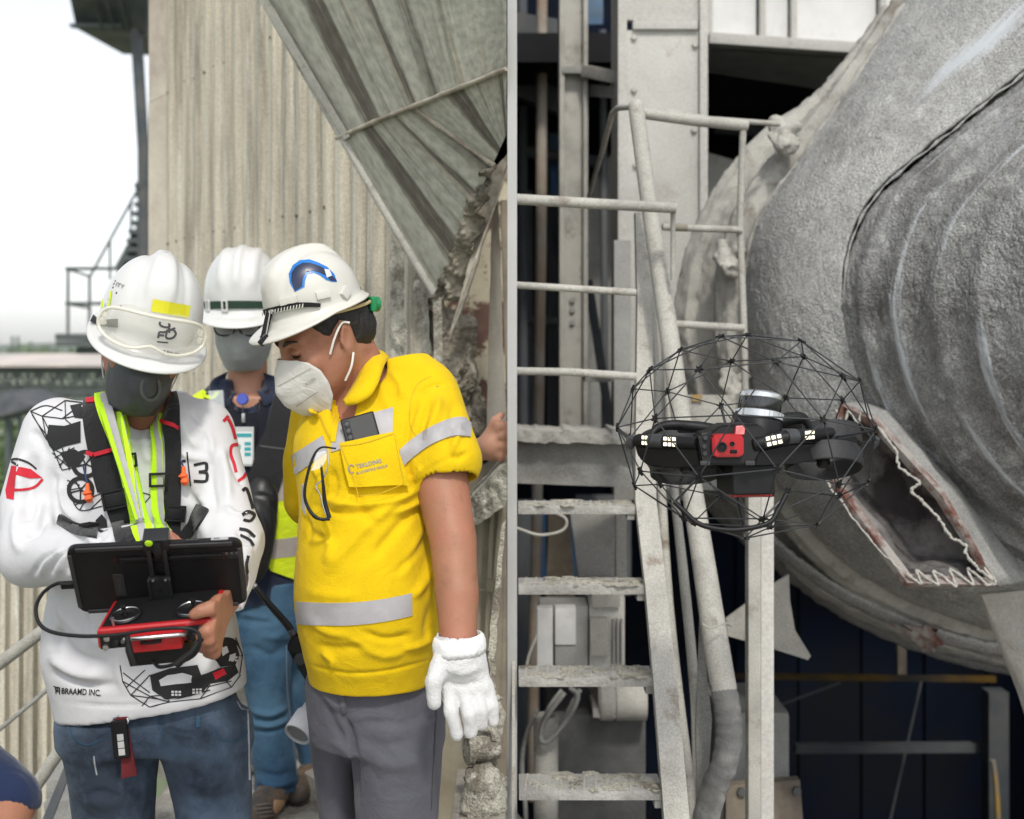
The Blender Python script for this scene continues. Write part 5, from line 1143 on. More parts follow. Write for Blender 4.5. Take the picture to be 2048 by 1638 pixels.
def helmet_mesh(M, dims=(0.108, 0.13, 0.138, 0.03), brim=0.052, n=96, nv=30, vg=True, yc=-0.006):
    ax, ay, h, zr = dims; P, tops = [], []
    for i in range(nv + 1):
        th = (math.pi / 2) * i / nv; rr = math.sin(th) ** 0.86 if th > 0 else 0; zz = math.cos(th) ** 0.86 if i < nv else 0
        for j in range(n):
            a = 2 * math.pi * j / n; x, y = math.sin(a) * ax * rr, math.cos(a) * ay * rr + yc; z = zr + h * zz
            bump = 0
            if vg:
                f = (y - yc) / ay
                wd_ = 0.020 + 0.016 * max(0, min(1, (f + 0.2))) * (1 if f < 0.75 else max(0, (1 - f) / 0.25))
                fade = min(1, max(0, (f + 0.85) / 0.35)) * min(1, max(0, (1.02 - f) / 0.28)) * min(1, max(0, (z - zr - 0.03) / 0.03))
                bump += 0.011 * fade / (1 + math.exp((abs(x) - wd_ * 0.8) / 0.0028))
                bump -= 0.003 * fade * math.exp(-((abs(x) - wd_ * 1.5) / 0.008) ** 2)
            else:
                for x0 in (-0.045, -0.0, 0.045):
                    bump += 0.006 / (1 + math.exp((abs(x - x0) - 0.010) / 0.002)) * min(1, max(0, (z - zr - 0.05) / 0.03))
            nr_ = Vector((x / ax ** 2, y / ay ** 2, (z - zr) / h ** 2)).normalized() if i < nv else Vector((x, y, 0)).normalized()
            P.append(Vector((x, y, z)) + nr_ * bump)
    for t, (ro, dz) in enumerate(((0.0022, -0.004), (0.0075, -0.0075), (0.010, -0.012), (0.0, 0.0), (0.0, 0.0), (0, 0), (0.0, 0.0))):
        for j in range(n):
            a = 2 * math.pi * j / n; fr_ = max(0, math.cos(a)) ** 1.25
            if t < 3: x, y, z = math.sin(a) * (ax + ro), math.cos(a) * (ay + ro) + yc, zr + dz - 0.003 * fr_ * t
            else:
                q = (t - 2) / 4; e = 0.010 + brim * fr_ * q + 0.004 * q; x = math.sin(a) * (ax + e); y = math.cos(a) * (ay + e) + yc
                z = zr - 0.012 - 0.003 * fr_ * 2 - (0.016 * fr_ + 0.002) * q ** 1.3
            P.append(Vector((x, y, z)))
    rows_ = nv + 8; F = []
    for i in range(rows_ - 1):
        for j in range(n): F.append((i * n + j, i * n + (j + 1) % n, (i + 1) * n + (j + 1) % n, (i + 1) * n + j))
    return np.array([M @ p for p in P]), np.array(F)
def helmet(M, mt, par, **kw):
    P, F = helmet_mesh(M, **kw); o = mesh_obj('safety_helmet', P, F, mt, par, smooth=True)
    md = o.modifiers.new('t', 'SOLIDIFY'); md.thickness = 0.0032; md.offset = -1; md.use_rim = True
    return o, Skin(P, F)
def respirator(M, mt, par, name='face_mask', pointed=1.5, s=1.0, C=None, Eg=None):
    C = C or [(.106, .012), (.127, -.018), (.139, -.048), (.131, -.08), (.106, -.112), (.080, -.130)]
    Eg = Eg or [(.048, .084, .004), (.065, .060, -.008), (.074, .040, -.030), (.075, .034, -.058), (.066, .038, -.090), (.046, .056, -.122)]
    n, m = 24, 36; P = []
    for i in range(n + 1):
        t = i / n * (len(C) - 1); k = min(int(t), len(C) - 2); f = t - k
        c = np.array(C[k]) * (1 - f) + np.array(C[k + 1]) * f; e = np.array(Eg[k]) * (1 - f) + np.array(Eg[k + 1]) * f
        for j in range(m + 1):
            q = -1 + 2 * j / m; a = abs(q) ** pointed; P.append(M @ (Vector((q * e[0], c[0] + (e[1] - c[0]) * a, c[1] + (e[2] - c[1]) * a)) * s))
    F = [(i * (m + 1) + j, i * (m + 1) + j + 1, (i + 1) * (m + 1) + j + 1, (i + 1) * (m + 1) + j) for i in range(n) for j in range(m)]
    P, F = np.array(P), np.array(F); o = mesh_obj(name, P, F, mt, par, smooth=True); md = o.modifiers.new('t', 'SOLIDIFY'); md.thickness = 0.002
    return o, Skin(P, F)
def prow(rows_, d, b, dz=None):
    """photo rows (py, left px, right px[, depth, half depth]) to slices"""
    out = []
    for r_ in rows_:
        dd = r_[3] if len(r_) > 3 else d; bb = r_[4] if len(r_) > 4 else b
        out.append((WZ(r_[0], dd), WX((r_[1] + r_[2]) / 2, dd), dd, (r_[2] - r_[1]) / 2 / F_PX * dd, bb))
    return out
def finish(name, b, mt, par, lines=None, sm=2, noise=0.0, nsc=9, seed=1):
    P, F = b.mesh(sm)
    if noise: P = P + vnormals(P, F) * (noise * vnoise(P, nsc, seed, 3))[:, None]
    if lines: P = folds(P, F, lines)
    o = mesh_obj(name, P, F, mt, par, smooth=True); return o, Skin(P, F)
def wires(name, skin, pts, mt, par, wd=2.2):
    """printed line drawing: one mesh of laid strips"""
    obs = []
    for seg in pts: obs.append(band('tmp', skin, [seg[0], seg[1]] if len(seg) == 2 else list(seg), mt, None, wd, 1, 5, 0.0015))
    V_, F_ = [], []
    for o in obs:
        k = len(V_); V_ += [v.co.copy() for v in o.data.vertices]; F_ += [tuple(k + i for i in p.vertices) for p in o.data.polygons]
        me = o.data; bpy.data.objects.remove(o); bpy.data.meshes.remove(me)
    o = mesh_obj(name, V_, F_, mt, par); o['kind'] = 'stuff'; return o
def circ(cx, cy, rx, ry=None, n=18, a0=0, a1=360):
    ry = ry or rx; return [(cx + rx * math.cos(R(a0 + (a1 - a0) * i / n)), cy + ry * math.sin(R(a0 + (a1 - a0) * i / n))) for i in range(n + 1)]

# ================================================================ the pilot in white
pil = thing('person', 'man in white long-sleeved jersey and harness looking down at his controller', 'person', (WX(300, 2.35), 2.35, 0))
ML = headM(290, 692, 2.31, 17, 20, 12, 0.92)
b = Body((WX(-25, 2.4), 1.86, 0.0), (WX(545, 2.4), 2.62, 1.78), 0.0045)
head(b, ML, W(285, 860, 2.42), 0.056)
b.stack(prow([(835, 190, 380), (900, 125, 415), (1100, 145, 415), (1350, 140, 445), (1450, 145, 460)], 2.43, 0.07))
RARM = [W(108, 870, 2.42), W(68, 1112, 2.30), W(290, 1092, 2.085)]
LARM = [W(412, 868, 2.41), W(464, 1082, 2.30), W(464, 1182, 2.12)]
b.chain(RARM, [0.034, 0.028, 0.022], 0.02); b.chain(LARM, [0.034, 0.028, 0.024], 0.02)
# his left hand closed round the controller, thumb on the stick
b.ell(W(440, 1238, 1.995), (0.026, 0.034, 0.042), k=0.02); b.cap(W(464, 1182, 2.12), W(446, 1226, 2.02), 0.026, 0.026, k=0.02)
b.chain([W(446, 1222, 1.99), W(424, 1216, 1.955), W(402, 1222, 1.945), W(388, 1229, 1.945)], [0.015, 0.0125, 0.0105, 0.009], 0.006)
for pp in ([(430, 1246, 1.965), (414, 1262, 1.945), (398, 1272, 1.955)], [(437, 1262, 1.965), (418, 1280, 1.95), (400, 1286, 1.965)], [(440, 1278, 1.975), (420, 1294, 1.965), (404, 1297, 1.985)], [(446, 1288, 1.99), (428, 1306, 1.985), (414, 1306, 2.0)]):
    b.chain([W(*p) for p in pp], [0.0115, 0.0105, 0.0085], 0.004)
# right hand behind the tablet
b.ell(W(316, 1096, 2.085), (0.042, 0.02, 0.03), k=0.02)
for i in range(4): b.chain([W(340, 1082 + 14 * i, 2.085), W(368, 1090 + 14 * i, 2.075), W(384, 1100 + 13 * i, 2.09)], [0.0095, 0.009, 0.0075], 0.004)
b.chain([W(315, 1080, 2.075), W(338, 1074, 2.08), W(352, 1080, 2.09)], [0.012, 0.010, 0.008], 0.004)
for xl, xr in ((230, 215), (412, 430)): b.chain([W(xl, 1460, 2.42), W((xl + xr) / 2, 1830, 2.40), Vector((WX(xr, 2.45), 2.45, 0.06))], [0.058, 0.042, 0.032], 0.02)
finish('body', b, SKIN, pil, sm=2)
eyes(ML, pil, SKIN)
# jersey
b = Body((WX(-28, 2.4), 1.9, WZ(1440, 2.42)), (WX(550, 2.4), 2.64, WZ(765, 2.4)), 0.0048)
b.stack(prow([(786, 232, 345), (800, 190, 385), (822, 128, 420), (860, 95, 438), (950, 100, 436), (1050, 112, 436), (1150, 112, 448), (1230, 94, 470), (1290, 84, 480), (1340, 92, 487), (1395, 110, 492), (1440, 118, 494)], 2.42, 0.125), 0.03, p=2.2)
b.chain([W(118, 868, 2.42), W(62, 1010, 2.37), W(66, 1108, 2.30)], [0.072, 0.060, 0.058], 0.05)
b.chain([W(66, 1108, 2.30), W(170, 1112, 2.19), W(296, 1092, 2.09)], [0.058, 0.049, 0.038], 0.03)
b.chain([W(404, 862, 2.41), W(444, 985, 2.36), W(462, 1080, 2.29)], [0.064, 0.056, 0.055], 0.04)
b.chain([W(462, 1080, 2.29), W(466, 1136, 2.21), W(466, 1180, 2.125)], [0.055, 0.047, 0.038], 0.03)
b.cap(W(285, 770, 2.40), W(285, 838, 2.40), 0.062, 0.056, None, 0.012, True)
b.cap(W(285, 800, 2.34), W(285, 830, 2.30), 0.05, 0.05, None, 0.012, True)
b.cap(W(458, 1202, 2.08), W(466, 1160, 2.16), 0.030, 0.029, None, 0.004, True)
e0, e1 = W(120, 1432, 2.42), W(492, 1374, 2.42); b.half(e0, Vector(((e1 - e0).z, 0.0, -(e1 - e0).x)), 0.004, W(60, 1445, 2.42) - Vector((0, .3, .05)), W(540, 1350, 2.42) + Vector((0, .3, 0)))
b.stack(prow([(1446, 131, 480), (1390, 122, 482)], 2.42, 0.112), 0.004, True, p=2.2)
fl_ = []
for i in range(9): x = 150 - 16 * i; fl_.append(([(x + 95, 1078 + i * 3), (x + 60, 1105 + i * 2), (x + 40, 1158)], 4.5, 0.0050 * (1 if i % 2 else -1)))
for i in range(6): fl_.append(([(205 + 14 * i, 1072), (190 + 14 * i, 1105), (185 + 14 * i, 1145)], 4, 0.0035 * (1 if i % 2 else -1)))
fl_ += [([(70, 905), (58, 980), (62, 1060)], 14, -0.008), ([(100, 930), (112, 1000), (118, 1060)], 9, -0.008), ([(118, 960), (128, 1010), (160, 1050)], 10, 0.008), ([(40, 1010), (30, 1060), (40, 1110)], 9, 0.006),
        ([(360, 830), (375, 870), (400, 900)], 9, 0.006), ([(380, 820), (405, 850), (420, 900)], 8, -0.006), ([(425, 905), (422, 960), (432, 1030)], 9, -0.006), ([(440, 890), (452, 950), (458, 1010)], 9, 0.007),
        ([(400, 980), (410, 1030), (405, 1080)], 9, 0.006), ([(110, 1200), (160, 1260), (230, 1300)], 13, 0.008), ([(100, 1240), (150, 1310), (220, 1330)], 11, -0.008), ([(95, 1310), (150, 1345), (210, 1352)], 11, 0.008), ([(100, 1340), (170, 1372), (240, 1368)], 9, -0.006),
        ([(150, 1190), (170, 1250), (175, 1290)], 11, -0.006), ([(130, 1180), (128, 1230), (108, 1270)], 9, 0.007), ([(285, 860), (290, 900), (300, 930)], 9, 0.004), ([(470, 1060), (495, 1075), (512, 1070)], 6, -0.006), ([(465, 1092), (490, 1102), (506, 1098)], 6, 0.006), ([(460, 1112), (485, 1125), (498, 1122)], 5, -0.005), ([(120, 1405), (250, 1412), (380, 1396), (485, 1372)], 3.5, -0.0025)]
fl_ += [([(240, 1250), (235, 1320), (250, 1390)], 10, 0.004), ([(190, 1180), (200, 1240), (195, 1300)], 9, -0.004), ([(430, 1300), (400, 1345), (340, 1372)], 12, 0.005), ([(455, 1320), (430, 1360), (380, 1385)], 10, -0.004), ([(130, 1215), (118, 1262), (100, 1300)], 7, -0.006), ([(270, 1240), (300, 1300), (290, 1350)], 12, -0.004),
        ([(145, 1050), (190, 1085), (250, 1120)], 8, 0.006), ([(60, 860), (80, 880), (95, 920)], 9, -0.005), ([(48, 900), (40, 950), (44, 1000)], 9, 0.006), ([(85, 1000), (70, 1040), (30, 1060)], 7, 0.006), ([(95, 1030), (75, 1065), (35, 1085)], 6, -0.006), ([(365, 960), (385, 1000), (420, 1020)], 8, -0.005), ([(340, 880), (370, 910), (420, 920)], 7, 0.005), ([(398, 845), (420, 880), (428, 930)], 7, 0.006), ([(455, 900), (470, 940), (488, 975)], 6, -0.005), ([(447, 1010), (470, 1030), (505, 1030)], 6, 0.006)]
jersey, SK = finish('jersey', b, WHT, pil, fl_, 2, 0.0022, 11, 3)
band('collar', SK, [(222, 806), (240, 834), (285, 846), (325, 836), (346, 806)], BLK, jersey, 17, 4, 6, 0.001, 0.002)
# prints on the jersey
pr = jersey
cage = [((62, 823), (92, 812), (125, 822)), ((62, 823), (85, 833)), ((85, 833), (130, 802)), ((62, 823), (95, 880)), ((85, 833), (100, 862)), ((85, 833), (125, 838)), ((130, 802), (132, 840)), ((125, 838), (160, 812)), ((130, 802), (165, 806)), ((125, 838), (165, 830)), ((95, 880), (85, 833)), ((132, 840), (160, 862)), ((65, 830), (78, 850), (96, 872)), ((105, 905), (140, 935)), ((110, 915), (150, 895)), ((118, 930), (165, 902)), ((105, 895), (125, 940)), ((125, 940), (170, 930)), ((112, 900), (160, 925)), ((125, 895), (140, 940)), ((140, 895), (120, 935)),
        ((140, 985), (160, 1020), (205, 1012)), ((135, 970), (150, 1010)), ((150, 1010), (205, 985)), ((160, 1020), (180, 985)), ((180, 1020), (210, 990)), ((285, 985), (300, 990), (303, 1000)), ((290, 1005), (303, 990)), ((135, 960), (160, 970)), ((138, 980), (165, 975))]
wires('printed_cage', SK, cage, INK, pr, 2.0)
patch('printed_body', SK, [(98, 850), (130, 852), (162, 842), (162, 885), (130, 893), (108, 902), (100, 892), (94, 878)], INK, pr)
for (cx, cy, r_) in ((172, 928, 26), (162, 980, 25)):
    wires('printed_rotor_ring', SK, [circ(cx, cy, r_), circ(cx, cy, r_ - 3)], INK, pr, 5.5)
    wires('printed_spokes', SK, [((cx, cy), (cx + r_ * math.cos(a), cy + r_ * math.sin(a))) for a in (0.4, 1.6, 2.9, 4.2, 5.4)], INK, pr, 3)
patch('printed_body', SK, [(120, 905), (150, 898), (172, 912), (160, 930), (138, 935)], INK, pr)
patch('printed_body', SK, [(140, 812), (172, 806), (170, 838), (150, 836)], INK, pr)
patch('printed_body', SK, [(180, 905), (212, 930), (215, 985), (195, 985), (185, 950)], INK, pr)
patch('printed_body', SK, [(192, 1040), (204, 1028), (214, 1040), (216, 1060), (202, 1066), (190, 1060)], INK, pr)
wires('printed_three', SK, [[(388, 930), (410, 926), (413, 934), (411, 942), (398, 944)], [(398, 944), (412, 946), (414, 955), (410, 963), (388, 962)]], INK, pr, 6)
wires('printed_bar', SK, [((374, 905), (382, 972))], INK, pr, 3)
wires('printed_letter', SK, [[(372, 921), (362, 924), (360, 934), (368, 940)], [(368, 940), (361, 944), (362, 955), (374, 954)]], INK, pr, 5.5)
# red and black marks on the sleeves
patch('printed_mark', SK, [(24, 931), (62, 938), (86, 956), (60, 957), (32, 950), (30, 975), (28, 1000), (14, 997), (12, 980), (18, 955)], REDP, pr)
wires('printed_mark', SK, [[(16, 978), (40, 980), (70, 974), (86, 958)]], REDP, pr, 5)
wires('printed_line', SK, [[(15, 928), (30, 918), (56, 925), (74, 938)]], INK, pr, 4)
wires('printed_stroke', SK, [((446, 843), (456, 832)), [(456, 838), (464, 856), (470, 878)], [(478, 888), (463, 892), (461, 908), (468, 928), (472, 945)], [(475, 963), (486, 955), (492, 945)]], REDP, pr, 6)
wires('printed_stroke', SK, [[(484, 982), (492, 978), (500, 1000), (505, 1018)], [(484, 1030), (496, 1024), (508, 1030), (500, 1042), (486, 1040)], [(478, 1058), (495, 1062), (510, 1075)], [(480, 1070), (498, 1080), (506, 1092)], [(496, 1112), (492, 1130), (494, 1148)]], INK, pr, 6)
lettering('printed_lettering', SK, 'BRAAMD INC.', (124, 1387), (202, 1392), 12, INK, pr)
wires('printed_emblem', SK, [[(108, 1372), (116, 1376), (112, 1386)], circ(116, 1378, 4, n=8), ((120, 1374), (120, 1388))], INK, pr, 2.2)
# big printed drone at the hem
cg2 = [((240, 1330), (245, 1362)), ((245, 1362), (262, 1390)), ((262, 1390), (300, 1414)), ((300, 1414), (340, 1404)), ((340, 1404), (400, 1398)), ((400, 1398), (462, 1374)), ((462, 1374), (480, 1350)), ((478, 1350), (484, 1310)), ((484, 1310), (470, 1275)), ((245, 1362), (300, 1392)), ((262, 1390), (300, 1350)), ((246, 1345), (300, 1385)), ((300, 1392), (340, 1404)), ((300, 1392), (350, 1388)), ((340, 1404), (326, 1384)), ((350, 1398), (420, 1380)), ((330, 1395), (462, 1362)), ((262, 1390), (320, 1398)), ((252, 1375), (290, 1340)), ((400, 1398), (420, 1370)), ((462, 1374), (440, 1350)), ((484, 1310), (455, 1330)), ((284, 1412), (300, 1392)), ((468, 1280), (480, 1300))]
wires('printed_cage', SK, cg2, INK, pr, 2.0)
patch('printed_body', SK, [(300, 1350), (340, 1336), (395, 1330), (402, 1350), (440, 1335), (470, 1330), (476, 1345), (455, 1362), (420, 1368), (405, 1385), (380, 1392), (330, 1398), (305, 1380)], INK, pr)
WPR = knit('white_gap_print', (0.58, 0.58, 0.60), 0.85, 650, 0.1)
patch('printed_body', SK, [(425, 1290), (448, 1278), (470, 1284), (478, 1310), (470, 1330), (440, 1334), (428, 1315)], INK, pr, 0.0012)
patch('printed_gap', SK, [(440, 1296), (452, 1292), (456, 1304), (444, 1312)], WPR, pr, 0.0022)
patch('printed_gap', SK, [(458, 1310), (470, 1306), (468, 1320), (456, 1322)], WPR, pr, 0.0022)
patch('printed_gap', SK, [(318, 1360), (335, 1350), (365, 1346), (384, 1352), (382, 1364), (350, 1368), (322, 1372)], WPR, pr, 0.0022)
wires('printed_ring', SK, [circ(452, 1302, 24, 22, a0=20, a1=330)], INK, pr, 11)
wires('printed_spokes', SK, [((440, 1290), (465, 1318)), ((466, 1288), (440, 1318)), ((345, 1346), (352, 1370))], INK, pr, 4)
for (cx, cy) in ((352, 1386), (393, 1382), (470, 1318)):
    for i in range(3):
        for j in range(2): patch('printed_lamp', SK, [(cx - 9 + 7 * i, cy - 5 + 6 * j), (cx - 4 + 7 * i, cy - 5 + 6 * j), (cx - 4 + 7 * i, cy - 1 + 6 * j), (cx - 9 + 7 * i, cy - 1 + 6 * j)], WPR, pr, 0.0022)
patch('printed_camera', SK, [(424, 1345), (446, 1336), (452, 1348), (430, 1360)], REDP, pr, 0.0022)
# harness
hl = band('harness', SK, [(196, 786, 48), (196, 830, 54), (205, 890, 56), (224, 960, 56), (246, 1030, 52), (262, 1084, 48)], BLKW, pil, None, 6, 6, 0.002, 0.004)
band('strap', SK, [(336, 790, 34), (344, 850, 34), (346, 930, 32), (344, 1010, 34), (342, 1084, 34)], BLKW, hl, None, 6, 6, 0.002, 0.004)
band('hi_vis_tape', SK, [(208, 764, 34), (218, 820, 36), (240, 880, 36), (256, 930, 34), (272, 1000, 34), (290, 1082, 34)], LIME, hl, None, 6, 6, 0.008, 0.003)
band('reflective_stripe', SK, [(209, 768, 12), (220, 820, 13), (241, 880, 13), (256, 930, 12), (272, 1000, 12), (290, 1082, 12)], REFL, hl, None, 3, 6, 0.0122, 0.0006)
band('hi_vis_tape', SK, [(322, 806, 16), (314, 870, 22), (313, 930, 24), (314, 1000, 24), (322, 1070, 24)], LIME, hl, None, 5, 6, 0.008, 0.003)
band('reflective_stripe', SK, [(325, 812, 5), (318, 870, 9), (318, 930, 11), (320, 1000, 10), (328, 1070, 9)], REFL, hl, None, 3, 6, 0.0122, 0.0006)
for a, c in (((178, 806), (214, 800)), ((192, 908), (230, 897)), ((327, 845), (360, 856)), ((176, 904), (190, 908))): band('red_stitching', SK, [a, c], REDP, hl, 8, 2, 4, 0.0085, 0.0012)
band('waist_strap', SK, [(118, 1038, 22), (150, 1056, 24), (196, 1066, 24)], BLKW, hl, None, 4, 6, 0.002, 0.004); band('waist_strap', SK, [(362, 1078, 22), (386, 1050, 24), (408, 1016, 24)], BLKW, hl, None, 4, 6, 0.002, 0.004)
def buckle(px, py, w_, h_, rz, sk, par, off=0.012, mt=BLK, bars=1):
    l, n_ = sk.hit(px, py); M = align_z(l + n_ * off, n_, (1, 0, 0)) @ Euler((0, 0, R(rz))).to_matrix().to_4x4(); s_ = l.y / F_PX; w_ *= s_; h_ *= s_; t = 0.0045
    o = mbox('buckle', M @ Matrix.Translation((0, h_ / 2, 0)), (w_, t, 0.006), mt, par, 0.0015)
    mbox('buckle_side', M @ Matrix.Translation((0, -h_ / 2, 0)), (w_, t, 0.006), mt, par, 0.0015)
    for s in (-1, 1): mbox('buckle_side', M @ Matrix.Translation((s * w_ / 2, 0, 0)), (t, h_ + t, 0.006), mt, par, 0.0015)
    if bars > 1: mbox('buckle_tongue', M @ Matrix.Translation((0, 0, -0.002)), (w_ * 0.9, h_ * 0.8, 0.006), mt, par, 0.002)
buckle(255, 920, 40, 24, 6, SK, hl, 0.015); buckle(315, 958, 30, 24, 0, SK, hl, 0.014); buckle(232, 998, 42, 34, 12, SK, hl, 0.012, BLK, 2); buckle(348, 1026, 36, 28, -6, SK, hl, 0.011, BLK, 2); buckle(178, 1060, 22, 24, -30, SK, hl, 0.010, BLK, 2)
for (x, y, cx_, cy_) in ((181, 984, 172, 930), (370, 950, 364, 915)):
    l, n_ = SK.hit(x, y); cpts = [SK.hit(cx_ + (x - cx_) * t, cy_ + (y - 14 - cy_) * t) for t in np.linspace(0, 1, 6)]
    ep_ = tube('ear_plug', [l + n_ * .012 + Vector((0, 0, 0.018)), l + n_ * .014 + Vector((0.001, 0, 0.006)), l + n_ * .014, l + n_ * .014 + Vector((0.002, 0, -0.004)), l + n_ * .014 + Vector((0.003, 0, -0.010)), l + n_ * .012 + Vector((0.004, 0, -0.018))], [0.0035, 0.0045, 0.0095, 0.006, 0.0085, 0.004], ORNG, hl, 10)
    tube('cord', [p + q * 0.011 for p, q in cpts], 0.0018, mat('navy_cord', (0.03, 0.05, 0.15), 0.7), hl, 6)
# jeans
b = Body((WX(95, 2.45), 2.22, 0.03), (WX(520, 2.45), 2.64, WZ(1385, 2.42)), 0.0055)
b.stack(prow([(1372, 140, 466, 2.42, .09), (1400, 136, 474, 2.42, .098), (1445, 124, 492, 2.42, .112), (1480, 126, 496, 2.42, .115)], 2.42, 0.115), 0.02, p=2.3)
b.stack(prow([(1436, 123, 322, 2.42, .108), (1500, 132, 314, 2.41, .10), (1625, 150, 308, 2.40, .09), (1850, 160, 295, 2.40, .072), (2150, 168, 280, 2.45, .062)], 2.42, 0.1), 0.03)
b.stack(prow([(1436, 318, 494, 2.42, .108), (1500, 325, 499, 2.41, .10), (1625, 356, 503, 2.40, .09), (1850, 368, 498, 2.40, .072), (2150, 375, 490, 2.45, .062)], 2.42, 0.1), 0.03)
jl = [([(318, 1420), (322, 1450), (316, 1490)], 5, -0.006), ([(130, 1450), (180, 1462), (250, 1450)], 10, 0.003), ([(360, 1440), (410, 1452), (470, 1440)], 10, 0.003), ([(200, 1520), (230, 1560), (290, 1580)], 12, -0.004), ([(380, 1500), (410, 1540), (470, 1560)], 12, 0.004), ([(150, 1560), (180, 1600), (240, 1610)], 12, 0.004), ([(495, 1390), (498, 1480), (500, 1600)], 2.5, 0.003), ([(300, 1450), (280, 1500), (240, 1530)], 10, 0.004), ([(340, 1470), (370, 1500), (420, 1510)], 9, -0.004), ([(310, 1470), (270, 1482), (220, 1478)], 6, 0.006), ([(312, 1490), (285, 1510), (240, 1520)], 6, -0.005), ([(330, 1455), (365, 1470), (410, 1470)], 6, 0.006), ([(160, 1600), (200, 1585), (250, 1600)], 7, -0.005), ([(370, 1590), (420, 1600), (480, 1585)], 8, -0.005), ([(366, 1560), (410, 1572), (450, 1560)], 7, 0.005)]
jeans, SJ = finish('jeans', b, JEAN, pil, jl, 2, 0.0022, 10, 9)
band('fly_seam', SJ, [(318, 1424), (318, 1446), (322, 1468)], JEANB, jeans, 3, 2, 5, 0.001, 0.001)
for seg in ([(136, 1452), (152, 1480), (176, 1490), (204, 1478)], [(420, 1450), (440, 1478), (470, 1482), (494, 1462)]): band('pocket_seam', SJ, seg, JEANB, jeans, 2.2, 1, 6, 0.0012, 0.0006)
for x in (160, 395): band('belt_loop', SJ, [(x, 1434), (x + 1, 1456)], JEANB, jeans, 8, 2, 3, 0.002, 0.003)
band('worn_streak', SJ, [(188, 1512), (190, 1530), (194, 1550)], mat('bleached_denim', (0.30, 0.32, 0.35), 0.95), jeans, 3, 2, 5, 0.0008)
band('side_seam', SJ, [(494, 1395), (497, 1470), (499, 1560)], mat('pale_seam', (0.28, 0.30, 0.33), 0.95), jeans, 2.4, 2, 6, 0.001, 0.0006)
def shoe(x, y, par, mt, yaw=0, mt2=None):
    b = Body((x - .16, y - .26, -0.01), (x + .16, y + .16, 0.16), 0.006); a = R(yaw); fx, fy = math.sin(a), -math.cos(a)
    b.cap((x, y, 0.045), (x + fx * .15, y + fy * .15, 0.035), 0.045, 0.036, k=0.02); b.cap((x - fx * .05, y - fy * .05, .045), (x, y, .10), .042, .045, k=.02); b.half((x, y, 0.004), (0, 0, -1))
    return finish('shoe', b, mt, par, sm=1)[0]
SHOE = mat('dark_work_shoe', (0.03, 0.026, 0.022), 0.6, bump=0.2)
for px in (225, 430): shoe(WX(px, 2.45), 2.45, pil, SHOE)
# mask, helmet, goggles
CL = [(.112, .006), (.133, -.022), (.137, -.05), (.128, -.08), (.106, -.108), (.080, -.124)]
mk, SM = respirator(ML, MASKD, pil, 'face_mask', 2.3, 1.02, CL, [(.046, .086, .004), (.058, .068, -.008), (.065, .054, -.03), (.065, .048, -.058), (.060, .050, -.09), (.044, .062, -.122)])
for s in (1, -1):
    tube('ear_loop', [ML @ Vector(p) for p in spline([(s * .066, .045, -.012), (s * .078, .018, .012), (s * .082, -.012, .012)], 5)], 0.0014, mat('loop_grey', (0.5, 0.5, 0.5), 0.8), mk, 6)
    tube('ear_loop', [ML @ Vector(p) for p in spline([(s * .068, .032, -.075), (s * .078, .008, -.045), (s * .082, -.014, -.02)], 5)], 0.0014, mat('loop_grey', (0.5, 0.5, 0.5), 0.8), mk, 6)
band('mask_emblem', SM, circ(300, 775, 18, 24, a0=-40, a1=220), mat('mask_print', (0.085, 0.095, 0.095), 0.7), mk, 6, 2, 2, 0.002)
hL, SH = helmet(ML, HELM, pil, dims=(0.104, 0.118, 0.150, 0.044), brim=0.042)
wires('yellow_sticker', SH, [((304, 610), (378, 624))], mat('yellow_sticker', (0.70, 0.66, 0.02), 0.5), hL, 25)
wires('lime_sticker', SH, [((216, 580), (212, 616))], LIMEY, hL, 18)
wires('mint_sticker', SH, [((206, 606), (204, 622))], mat('mint_sticker', (0.35, 0.55, 0.45), 0.5), hL, 13)
for (x, y) in ((223, 558), (228, 568), (233, 586), (242, 613), (226, 575)): disc_lathe('vent_hole', [(0, 0.0006), (0.0022, 0.0005), (0.0024, 0)], align_z(SH.hit(x, y)[0], SH.hit(x, y)[1]), DKG, hL, 8)
lettering('moulded_lettering', SH, 'ITY', (232, 572), (248, 578), 8, GREYP, hL)
band('goggle_strap', SH, [(187, 640, 12), (205, 646, 13), (236, 646, 17)], BLK, hL, None, 3, 5, 0.003, 0.003)
GOG = clear('goggle_plastic', (0.80, 0.79, 0.70), 0.24, 0.10); GRM = clear('goggle_rim', (0.84, 0.82, 0.72), 0.62, 0.2)
def gog(t, dz, off):
    """point of the goggles in the helmet's frame: t across (-1..1), dz up from the middle, off out from the shell"""
    a = -t * R(50); r_ = 1 - 0.10 * max(0, dz) / 0.03; return ML @ Vector((math.sin(a) * (0.104 * r_ + off), math.cos(a) * (0.118 * r_ + off) - 0.006, 0.074 + dz))
def gpill(k, n=56):
    out = []
    for i in range(n):
        a = 2 * math.pi * i / n; c, s_ = math.cos(a), math.sin(a); t = k * abs(c) ** 0.62 * (1 if c > 0 else -1); v = 0.036 * k * abs(s_) ** 0.72 * (1 if s_ > 0 else -1)
        if v < 0: v *= 1 - 0.42 * math.exp(-(t / 0.2) ** 2)
        out.append((t, v))
    return out
po_ = gpill(1.0); pi_ = gpill(0.93); n_ = len(po_)
gl_o = mesh_obj('goggle_lens', [gog(t, v, 0.034) for t, v in pi_] + [gog(t * .6, v * .6, 0.036) for t, v in pi_] + [gog(t * .2, v * .2, 0.037) for t, v in pi_], [(k * n_ + i, k * n_ + (i + 1) % n_, (k + 1) * n_ + (i + 1) % n_, (k + 1) * n_ + i) for k in (0, 1) for i in range(n_)] + [tuple(2 * n_ + i for i in range(n_))], GOG, hL, smooth=True)
